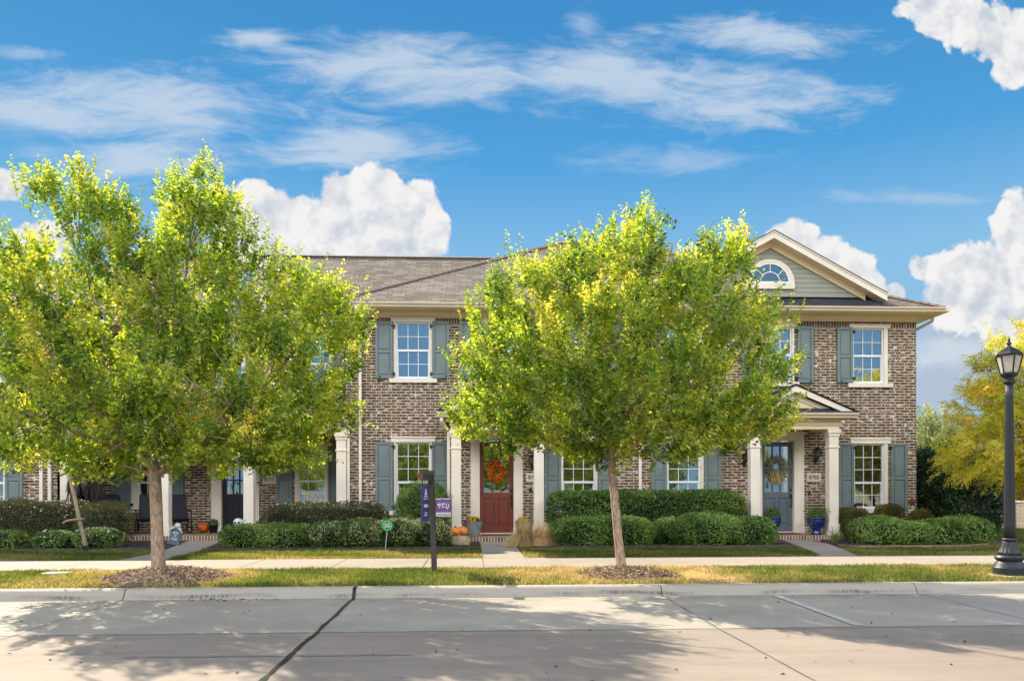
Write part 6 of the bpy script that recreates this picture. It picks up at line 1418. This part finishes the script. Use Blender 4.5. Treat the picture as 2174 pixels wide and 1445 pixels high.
# rusty wall ornament and white lid in the grass
M['rust'] = paint('rusty_metal', S(112, 52, 30), .85, .3, 9, .5); q = P(1936, 1067, YF); m = MB(); pts = []
for k in range(10): a = math.pi / 2 + k * math.pi / 5; r2 = .115 if k % 2 == 0 else .075; pts.append((q.x + r2 * math.cos(a), YF - .02, q.z + r2 * math.sin(a)))
n = len(pts)
for k in range(n): m.poly([pts[k], pts[(k + 1) % n], (q.x, YF - .07, q.z)])
m.extrude(pts, (0, .018, 0)); o = m.build('wall_star', M['rust'], None, loc=(q.x, YF, q.z)); set_props(o, 'rust brown metal ornament on the brick corner of the end house', 'ornament')
q = G(122, 1216, .16); m = MB(); m.box(q.x - .19, q.x + .19, q.y - .13, q.y + .13, .1, .185); m.box(q.x - .15, q.x + .15, q.y - .1, q.y + .1, .185, .19); o = m.build('meter_lid', M['pad'], None, .008, loc=(q.x, q.y, .15)); set_props(o, 'white concrete utility lid sunk in the verge grass', 'utility lid')
# ------------------------------------------------------------------ street lamp
M['lampiron'] = paint('charcoal_cast_iron', S(40, 44, 48), .5, .15, 6, .15, metal=.25); M['frost'] = None
mm, tt, oo = nt('frosted_lamp_glass'); g_ = N(tt, 'ShaderNodeBsdfPrincipled'); g_.inputs['Base Color'].default_value = S(214, 208, 196); g_.inputs['Roughness'].default_value = .35; t2_ = N(tt, 'ShaderNodeBsdfTranslucent'); t2_.inputs[0].default_value = S(226, 220, 206); t3_ = N(tt, 'ShaderNodeBsdfTransparent'); mx = N(tt, 'ShaderNodeMixShader'); mx.inputs[0].default_value = .5; L(tt, g_.outputs[0], mx.inputs[1]); L(tt, t2_.outputs[0], mx.inputs[2]); mx2 = N(tt, 'ShaderNodeMixShader'); mx2.inputs[0].default_value = .2; L(tt, mx.outputs[0], mx2.inputs[1]); L(tt, t3_.outputs[0], mx2.inputs[2]); L(tt, mx2.outputs[0], oo.inputs[0]); M['frost'] = mm
b0 = G(2143, 1224, .17); lx, ly = b0.x, b0.y; k_ = MPP(2143, ly); t = thing('street_lamp', 'black fluted street lamp with a tapered lantern', 'street lamp', (lx, ly, .16))
zz_ = lambda py: ZA(2143, py, ly); C0 = (lx, ly, 0)
m = MB(); m.lathe([(38 * k_, .12), (38 * k_, zz_(1222)), (37 * k_, zz_(1221))], C0, 40); m.build('concrete_pad', M['pad'], t)
m = MB(); m.lathe([(31.5 * k_, zz_(1222)), (31.5 * k_, zz_(1206)), (29 * k_, zz_(1203)), (28 * k_, zz_(1198)), (24 * k_, zz_(1193)), (23 * k_, zz_(1191)), (27 * k_, zz_(1189)), (28.5 * k_, zz_(1184)), (26 * k_, zz_(1180)), (22 * k_, zz_(1178))], C0, 40); m.build('base', M['lampiron'], t, smooth=True).modifiers.new('es', 'EDGE_SPLIT')
fl = lambda n, a: (lambda th, z: 1 - a * (.5 + .5 * math.cos(n * th)) ** 2)
m = MB(); m.lathe([(24 * k_, zz_(1179)), (20 * k_, zz_(1172)), (16 * k_, zz_(1163)), (13.5 * k_, zz_(1153)), (12.8 * k_, zz_(1150))], C0, 96, flute=fl(16, .1)); m.lathe([(13 * k_, zz_(1150)), (14.5 * k_, zz_(1148)), (14.5 * k_, zz_(1145)), (12 * k_, zz_(1143))], C0, 40); m.build('flared_foot', M['lampiron'], t, smooth=True)
m = MB(); m.lathe([(11.4 * k_ - (11.4 - 7.6) * k_ * i / 12, zz_(1144 - (1144 - 816) * i / 12)) for i in range(13)], C0, 96, flute=fl(12, .11)); m.build('pole', M['lampiron'], t, smooth=True)
m = MB(); m.lathe([(8 * k_, zz_(818)), (12 * k_, zz_(814)), (12 * k_, zz_(811)), (9 * k_, zz_(808)), (10 * k_, zz_(803)), (15 * k_, zz_(800)), (17 * k_, zz_(797)), (17 * k_, zz_(794)), (3 * k_, zz_(793))], C0, 40); m.build('collar', M['lampiron'], t, smooth=True).modifiers.new('es', 'EDGE_SPLIT')
lz0, lz1 = zz_(795), zz_(757); r0_, r1_ = 16 * k_, 25 * k_; m = MB()
for i in range(6):
    a = i * math.pi / 3 + .35; b = a + math.pi / 3; m.tube([(lx + r0_ * math.cos(a), ly + r0_ * math.sin(a), lz0), (lx + r1_ * math.cos(a), ly + r1_ * math.sin(a), lz1)], .011, 6)
    for r_q, zq in ((r0_, lz0), (r1_, lz1)): m.tube([(lx + r_q * math.cos(a), ly + r_q * math.sin(a), zq), (lx + r_q * math.cos(b), ly + r_q * math.sin(b), zq)], .012, 6)
lf = m.build('lantern_frame', M['lampiron'], t)
for i in range(6):
    a = i * math.pi / 3 + .35; b = a + math.pi / 3; m = MB(); m.quad((lx + r0_ * .97 * math.cos(a), ly + r0_ * .97 * math.sin(a), lz0), (lx + r0_ * .97 * math.cos(b), ly + r0_ * .97 * math.sin(b), lz0), (lx + r1_ * .97 * math.cos(b), ly + r1_ * .97 * math.sin(b), lz1), (lx + r1_ * .97 * math.cos(a), ly + r1_ * .97 * math.sin(a), lz1)); m.build('lantern_pane', M['frost'], lf)
m = MB(); m.lathe([(.025, lz0), (.03, lz0 + .1), (.045, lz0 + .14), (.03, lz0 + .2), (.004, lz0 + .21)], C0, 12); m.build('bulb', M['vinyl'], lf, smooth=True)
m = MB(); m.lathe([(27 * k_, zz_(757)), (27.5 * k_, zz_(755)), (23 * k_, zz_(750)), (10 * k_, zz_(741)), (5 * k_, zz_(738)), (3 * k_, zz_(735)), (5 * k_, zz_(732)), (5 * k_, zz_(730)), (2 * k_, zz_(727)), (2.6 * k_, zz_(724)), (1 * k_, zz_(718)), (.3 * k_, zz_(714))], C0, 6); 
m.build('lantern_roof', M['lampiron'], t)
# ------------------------------------------------------------------ right background: boundary wall, car, distant house
M['stonewall'] = None
def ashlar():
    m, t, out = nt('pale_split_stone'); v = objco(t); s = N(t, 'ShaderNodeSeparateXYZ'); L(t, v, s.inputs[0]); c = N(t, 'ShaderNodeCombineXYZ'); L(t, math_(t, 'ADD', s.outputs[0], s.outputs[1]), c.inputs[0]); L(t, s.outputs[2], c.inputs[1]); b = N(t, 'ShaderNodeTexBrick'); L(t, c.outputs[0], b.inputs[0])
    for k, x in (('Color1', S(206, 184, 158)), ('Color2', S(226, 208, 184)), ('Mortar', S(188, 170, 150))): b.inputs[k].default_value = x
    b.inputs['Scale'].default_value = 1; b.inputs['Brick Width'].default_value = .42; b.inputs['Row Height'].default_value = .13; b.inputs['Mortar Size'].default_value = .01; n = noise(t, v, 14, 5, .7)
    principled(t, out, mixc(t, math_(t, 'MULTIPLY', n, .4), b.outputs[0], S(180, 150, 122)), .9, 0, bumpn(t, math_(t, 'SUBTRACT', n, b.outputs['Fac']), .6, .02), .2); return m
M['stonewall'] = ashlar(); YW = 26.5; xa, xb = XA(2066, YW), 34; zt_ = ZA(2120, 1067, YW)
t = thing('boundary_wall', 'pale stone boundary wall with capped piers behind the street lamp', 'wall', (xa, YW, .15)); m = MB(); m.box(xa, xb, YW, YW + .2, .1, zt_ - .08); m.build('stone_panel', M['stonewall'], t); m = MB(); m.box(xa, xb, YW - .04, YW + .24, zt_ - .08, zt_ - .02); m.build('coping', M['trim'], t, .01)
for px in (2090, 2166, 2240): x = XA(px, YW); m = MB(); m.box(x - .2, x + .2, YW - .09, YW + .29, .1, zt_ - .03); pi = m.build('pier', M['stonewall'], t, .01); m = MB(); m.box(x - .25, x + .25, YW - .14, YW + .34, zt_ - .03, zt_ + .04); m.build('pier_cap', M['trim'], pi, .015)
M['lime'] = paint('lime_green_car_paint', S(150, 208, 24), .2, .05, 2, .01, spec=.6); M['tyre'] = paint('black_rubber', S(24, 24, 25), .85, .2, 12, .3); M['alloy'] = paint('silver_alloy', S(170, 172, 174), .3, .1, 6, .05, metal=.8); M['darkglass'] = paint('dark_car_glass', S(18, 22, 26), .05, .1, 3, 0, spec=.8)
YCA = 25.4; cx1 = XA(2112.5, YCA); t = thing('parked_car', 'lime green car mostly hidden behind the big dark evergreen bush', 'car', (cx1 - 1.9, YCA, .15)); Lc = 3.7
prof = [(0, .32), (.02, .62), (.08, .82), (.2, .95), (.5, 1.38), (.75, 1.48), (1.9, 1.5), (2.35, 1.4), (2.85, 1.0), (3.45, .88), (3.66, .72), (3.7, .45), (3.66, .3)]
def carx(a): return cx1 - a
def arch_cut(prof):
    bottom = []
    for wx in (2.98, .72):
        bottom += [(wx + .36, .27)] + [(wx + .36 * math.cos(a), .3 + .36 * math.sin(a)) for a in np.linspace(.0, math.pi, 9)] + [(wx - .36, .27)]
    return prof + bottom
m = MB(); m.extrude([(carx(a), YCA, .15 + b) for a, b in arch_cut(prof)], (0, 1.62, 0)); m.build('body', M['lime'], t, .03)
m = MB(); m.extrude([(carx(a), YCA - .006, .15 + b) for a, b in [(.34, .98), (.58, 1.36), (1.3, 1.4), (1.3, .98)]], (0, .01, 0)); m.extrude([(carx(a), YCA - .006, .15 + b) for a, b in [(1.38, .98), (1.38, 1.4), (2.2, 1.36), (2.7, 1.0)]], (0, .01, 0)); m.build('side_window', M['darkglass'], t)
m = MB(); m.box(carx(-.012), carx(.1), YCA + .05, YCA + .3, .15 + .78, .15 + .98); m.build('tail_light', M['red'], t, .02)
for wx in (2.98, .72):
    m = MB(); m.lathe([(.2, -.1), (.3, -.1), (.32, -.06), (.32, .06), (.3, .1), (.2, .1)], (0, 0, 0), 32, cap=False); m.v = [(carx(wx) + x, YCA + .12 + z_, .15 + .32 + y) for x, y, z_ in m.v]; w_o = m.build('wheel', M['tyre'], t, smooth=True)
    m = MB(); m.lathe([(.2, -.06), (.21, -.08), (.06, -.07), (.05, -.09), (.0, -.09)], (0, 0, 0), 30, flute=lambda th, z_: 1 - .0, cap=True); m.v = [(carx(wx) + x, YCA + .12 + z_, .15 + .32 + y) for x, y, z_ in m.v]; m.build('rim', M['alloy'], w_o)
M['farbrick'] = brick_mat('far_red_brick', dark1=S(150, 96, 80), dark2=S(176, 120, 100), wash=.1)
YH = 62; hx0, hx1 = XA(2105, YH), XA(2500, YH); t = thing('distant_house', 'red brick house far behind the stone boundary wall', 'house', (hx0, YH, .1)); m = MB(); m.box(hx0, hx1, YH, YH + 9, .1, 2.9); m.build('wall', M['farbrick'], t); m = MB()
m.extrude([(hx0 - .4, YH - .5, 2.88), (hx0 - .4, YH + 9.5, 2.88), (hx0 - .4, YH + 4.5, 5.2)], (hx1 - hx0 + .8, 0, 0)); m.build('roof', M['cap'], t)
# ------------------------------------------------------------------ sun, sky and clouds
SUNV = Vector((-.84, 1.0, 1.0)).normalized()      # towards the sun
EL = math.asin(SUNV.z); AZ = math.atan2(SUNV.x, SUNV.y)
sd = bpy.data.lights.new('sun', 'SUN'); sd.energy = SUN_E; sd.angle = R(.53); sd.color = (1.0, .88, .70)
so = bpy.data.objects.new('sun', sd); COL.objects.link(so); so.rotation_euler = SUNV.to_track_quat('Z', 'Y').to_euler(); so.location = (-20, 30, 30)
w = bpy.data.worlds.new('World'); scn.world = w; w.use_nodes = True; t = w.node_tree; t.nodes.clear()
out = N(t, 'ShaderNodeOutputWorld'); bg = N(t, 'ShaderNodeBackground'); bg.inputs['Strength'].default_value = SKY_S; L(t, bg.outputs[0], out.inputs[0])
sky = N(t, 'ShaderNodeTexSky'); sky.sky_type = 'NISHITA'; sky.sun_disc = False; sky.sun_elevation = EL; sky.sun_rotation = AZ % (2 * math.pi); sky.altitude = 200; sky.air_density = 1.0; sky.dust_density = .2; sky.ozone_density = 2.2
gen = N(t, 'ShaderNodeTexCoord').outputs['Generated']; sp = N(t, 'ShaderNodeSeparateXYZ'); L(t, gen, sp.inputs[0])
ay = math_(t, 'MAXIMUM', math_(t, 'ABSOLUTE', sp.outputs[1]), .05)
cb = N(t, 'ShaderNodeCombineXYZ'); L(t, math_(t, 'DIVIDE', sp.outputs[0], ay), cb.inputs[0]); L(t, math_(t, 'DIVIDE', sp.outputs[2], ay), cb.inputs[1]); L(t, math_(t, 'LESS_THAN', sp.outputs[1], 0), cb.inputs[2])
Q = cb.outputs[0]
def qd(px, py): r = ray(px, py); return (r[0] / r[1], r[2] / r[1])
def blobs(tree, vec, lst, soft=False):
    """lst: (px, py, radius px x, radius px y) -> max over blobs of 1 - distance/radius"""
    acc = None
    for (a, b, rx, ry) in lst:
        c = qd(a, b); mp = N(tree, 'ShaderNodeMapping'); sx, sy = FPX / rx, FPX / ry
        mp.inputs['Scale'].default_value = (sx, sy, 0); mp.inputs['Location'].default_value = (-c[0] * sx, -c[1] * sy, 0); L(tree, vec, mp.inputs['Vector'])
        m = math_(tree, 'SUBTRACT', 1.0, vmath(tree, 'LENGTH', mp.outputs[0]))
        acc = m if acc is None else math_(tree, 'SMOOTH_MAX', acc, m, .12)
    return acc
CUM = [(800, 410, 62, 62), (740, 420, 60, 55), (870, 450, 62, 60), (905, 500, 42, 60), (780, 490, 120, 80), (690, 480, 75, 65), (640, 450, 40, 40), (590, 470, 75, 70), (545, 430, 45, 50), (560, 530, 110, 60), (880, 540, 60, 40),
       (95, 510, 62, 42), (8, 395, 42, 34), (1690, 520, 55, 48), (1745, 555, 62, 50), (1815, 575, 42, 46), (1850, 610, 36, 30), (1900, 625, 28, 26), (2150, 480, 48, 66), (2085, 570, 62, 46), (2020, 585, 62, 40), (2140, 600, 90, 80), (2030, 640, 80, 60), (2180, 700, 80, 90), (1960, 570, 30, 26),
       (2090, 60, 95, 52), (2160, 90, 95, 62), (2150, 150, 44, 38), (2010, 20, 90, 40), (1990, 50, 45, 35)]
def group_field():
    g = bpy.data.node_groups.new('cumulus_billows', 'ShaderNodeTree'); g.interface.new_socket('Vector', in_out='INPUT', socket_type='NodeSocketVector'); g.interface.new_socket('Field', in_out='OUTPUT', socket_type='NodeSocketFloat')
    gi = g.nodes.new('NodeGroupInput'); go_ = g.nodes.new('NodeGroupOutput'); v = gi.outputs[0]
    n1 = noise(g, v, 15, 7, .6, 0, '2D')
    dn = g.nodes.new('ShaderNodeTexNoise'); dn.noise_dimensions = '2D'; dn.inputs['Scale'].default_value = 22; dn.inputs['Detail'].default_value = 3; dn.inputs['Roughness'].default_value = .6; g.links.new(v, dn.inputs['Vector']); off = vmath(g, 'SCALE', vmath(g, 'SUBTRACT', dn.outputs['Color'], (.5, .5, .5))); off.node.inputs['Scale'].default_value = .045
    wv = vmath(g, 'ADD', v, off); f = math_(g, 'MULTIPLY', math_(g, 'SUBTRACT', n1, .5), 1.0)
    for sc, am in ((24, .46), (58, .24)):
        vo = g.nodes.new('ShaderNodeTexVoronoi'); vo.voronoi_dimensions = '2D'; vo.inputs['Scale'].default_value = sc; g.links.new(wv, vo.inputs['Vector'])
        f = math_(g, 'ADD', f, math_(g, 'MULTIPLY', math_(g, 'SUBTRACT', .42, vo.outputs['Distance']), am))
    g.links.new(f, go_.inputs[0]); return g
gf = group_field()
def field(v): n = t.nodes.new('ShaderNodeGroup'); n.node_tree = gf; L(t, v, n.inputs[0]); return n.outputs[0]
N0 = field(Q); F0 = math_(t, 'ADD', N0, blobs(t, Q, CUM)); F1 = field(vmath(t, 'ADD', Q, (-.011, .016, 0))); F2 = field(vmath(t, 'ADD', Q, (-.03, .05, 0)))
dens = smooth(t, F0, -.21, .05)
shade = math_(t, 'ADD', math_(t, 'MULTIPLY', math_(t, 'SUBTRACT', N0, F1), 1.5), math_(t, 'MULTIPLY', math_(t, 'SUBTRACT', N0, F2), .55)); lit = math_(t, 'ADD', .66, shade, clamp=True); lit = math_(t, 'SUBTRACT', lit, math_(t, 'MULTIPLY', smooth(t, F0, .5, 1.3), .12), clamp=True)
kS = CLOUD / SKY_S
cum = mixc(t, lit, (.64 * kS, .70 * kS, .79 * kS, 1), (1.0 * kS, .99 * kS, .98 * kS, 1))
# soft grey-blue cloud haze low on the right, thin cirrus bands higher up
CIR = [(300, 225, 430, 95), (130, 240, 260, 60), (880, 150, 420, 85), (1300, 165, 380, 85), (1560, 205, 300, 80), (760, 310, 280, 62), (1640, 80, 260, 50), (560, 80, 120, 25), (300, 345, 260, 60)]
cbm = blobs(t, Q, CIR); wn = N(t, 'ShaderNodeTexNoise'); wn.noise_dimensions = '2D'; wn.inputs['Scale'].default_value = 3; wn.inputs['Detail'].default_value = 4; L(t, Q, wn.inputs['Vector']); wo_ = vmath(t, 'SCALE', vmath(t, 'SUBTRACT', wn.outputs['Color'], (.5, .5, .5))); wo_.node.inputs['Scale'].default_value = .07
mp = N(t, 'ShaderNodeMapping'); mp.inputs['Scale'].default_value = (4.6, 15, 1); mp.inputs['Rotation'].default_value = (0, 0, R(7)); L(t, vmath(t, 'ADD', Q, wo_), mp.inputs['Vector'])
c1 = noise(t, mp.outputs[0], 1.6, 8, .64, .4, '2D'); mp2 = N(t, 'ShaderNodeMapping'); mp2.inputs['Scale'].default_value = (12, 46, 1); mp2.inputs['Rotation'].default_value = (0, 0, R(-12)); L(t, vmath(t, 'ADD', Q, wo_), mp2.inputs['Vector']); c2 = noise(t, mp2.outputs[0], 1.2, 5, .65, .3, '2D')
ci = math_(t, 'ADD', math_(t, 'ADD', math_(t, 'MULTIPLY', c1, 1.5), math_(t, 'MULTIPLY', c2, .7)), math_(t, 'MULTIPLY', cbm, .85)); cir = math_(t, 'MULTIPLY', smooth(t, ci, 1.02, 1.9), .82)
FAINT = [(1450, 340, 300, 60), (1950, 420, 300, 30), (60, 110, 110, 22), (1240, 50, 60, 50)]
fb_ = blobs(t, Q, FAINT); fa = math_(t, 'MULTIPLY', smooth(t, math_(t, 'ADD', math_(t, 'ADD', math_(t, 'MULTIPLY', c1, 1.3), math_(t, 'MULTIPLY', c2, .5)), math_(t, 'MULTIPLY', fb_, .7)), .98, 1.7), .45)
cir = math_(t, 'MAXIMUM', cir, fa)
LOW = [(2080, 760, 330, 170), (2140, 640, 200, 150), (1980, 800, 160, 120)]
lo = smooth(t, math_(t, 'ADD', blobs(t, Q, LOW), math_(t, 'MULTIPLY', math_(t, 'SUBTRACT', noise(t, Q, 9, 5, .55, 0, '2D'), .5), .8)), .12, .6)
back = smooth(t, sp.outputs[1], .12, -.25)
hs = N(t, 'ShaderNodeHueSaturation'); L(t, sky.outputs[0], hs.inputs['Color']); hs.inputs['Saturation'].default_value = SKY_SAT; hs.inputs['Value'].default_value = 1.0; hs.inputs['Hue'].default_value = SKY_HUE
lum = vmath(t, 'DOT_PRODUCT', hs.outputs[0], (.3, .5, .2))
even = vmath(t, 'SCALE', hs.outputs[0]); L(t, math_(t, 'DIVIDE', 4.0, math_(t, 'ADD', lum, 1.6)), even.node.inputs['Scale'])
rp = N(t, 'ShaderNodeValToRGB'); L(t, math_(t, 'MAXIMUM', sp.outputs[2], 0.0), rp.inputs[0]); el_ = rp.color_ramp.elements; kz = SKYB / SKY_S
stops = [(0.0, (.34, .50, .66)), (.12, (.30, .50, .69)), (.27, (.26, .52, .75)), (.38, (.075, .345, .66)), (.5, (.045, .255, .54)), (1.0, (.012, .12, .36))]
el_[0].position = stops[0][0]; el_[0].color = (*stops[0][1], 1); el_[1].position = 1; el_[1].color = (*stops[-1][1], 1)
for p_, c_ in stops[1:-1]: el_.new(p_).color = (*c_, 1)
ramp = vmath(t, 'SCALE', rp.outputs[0]); ramp.node.inputs['Scale'].default_value = kz
skc = mixc(t, SKY_MIX, mixc(t, 1.0, even, SKY_MUL, 'MULTIPLY'), ramp)
col = mixc(t, cir, skc, (.66 * kS, .77 * kS, .90 * kS, 1))
lown = noise(t, scale3(t, Q, (1, 1.6, 1)), 11, 4, .5, 0, '2D')
col = mixc(t, math_(t, 'MULTIPLY', lo, .9), col, mixc(t, smooth(t, lown, .35, .65), (.52 * kS, .61 * kS, .75 * kS, 1), (.72 * kS, .78 * kS, .85 * kS, 1)))
front = mixc(t, dens, col, cum)
# unseen bright cumulus band behind the viewer, added as fill light for the facade
bn = noise(t, gen, 2.6, 5, .55); bm = math_(t, 'MULTIPLY', smooth(t, bn, .36, .5), math_(t, 'MULTIPLY', smooth(t, sp.outputs[2], .28, .40), smooth(t, sp.outputs[2], .80, .62))); bn2 = noise(t, gen, 6, 3, .6)
back_fill = mixc(t, bn2, (BACK * .75 / SKY_S, BACK * .78 / SKY_S, BACK * .84 / SKY_S, 1), (BACK * 1.1 / SKY_S, BACK * 1.07 / SKY_S, BACK * 1.02 / SKY_S, 1)); back_fill = mixc(t, math_(t, 'MULTIPLY', bm, .95), skc, back_fill)
L(t, mixc(t, back, front, back_fill), bg.inputs['Color'])
# ------------------------------------------------------------------ camera and render settings
cd = bpy.data.cameras.new('camera'); cam = bpy.data.objects.new('camera', cd); COL.objects.link(cam); cam.location = (0, 0, CZ)
cd.sensor_fit = 'HORIZONTAL'; cd.sensor_width = 36; cd.lens = 36 * FPX / 2174; cd.shift_y = (HZ - 722.5) / 2174; cd.clip_end = 2000; cd.clip_start = .05
cam.matrix_world = Matrix.Translation((0, 0, CZ)) @ Matrix.Rotation(-YAW, 4, 'Z') @ Matrix.Rotation(R(90), 4, 'X') @ Matrix.Rotation(ROLL, 4, 'Z')
scn.camera = cam
vs = scn.view_settings; vs.view_transform = 'Standard'; vs.look = 'None'; vs.exposure = EXPO; vs.gamma = 1; vs.use_curve_mapping = False
scn.render.engine = 'CYCLES'; scn.cycles.use_denoising = True; scn.cycles.adaptive_threshold = .02; scn.cycles.max_bounces = 8; scn.cycles.diffuse_bounces = 4; scn.cycles.glossy_bounces = 3; scn.cycles.transparent_max_bounces = 12; scn.cycles.caustics_reflective = False; scn.cycles.caustics_refractive = False; scn.cycles.sample_clamp_indirect = 6
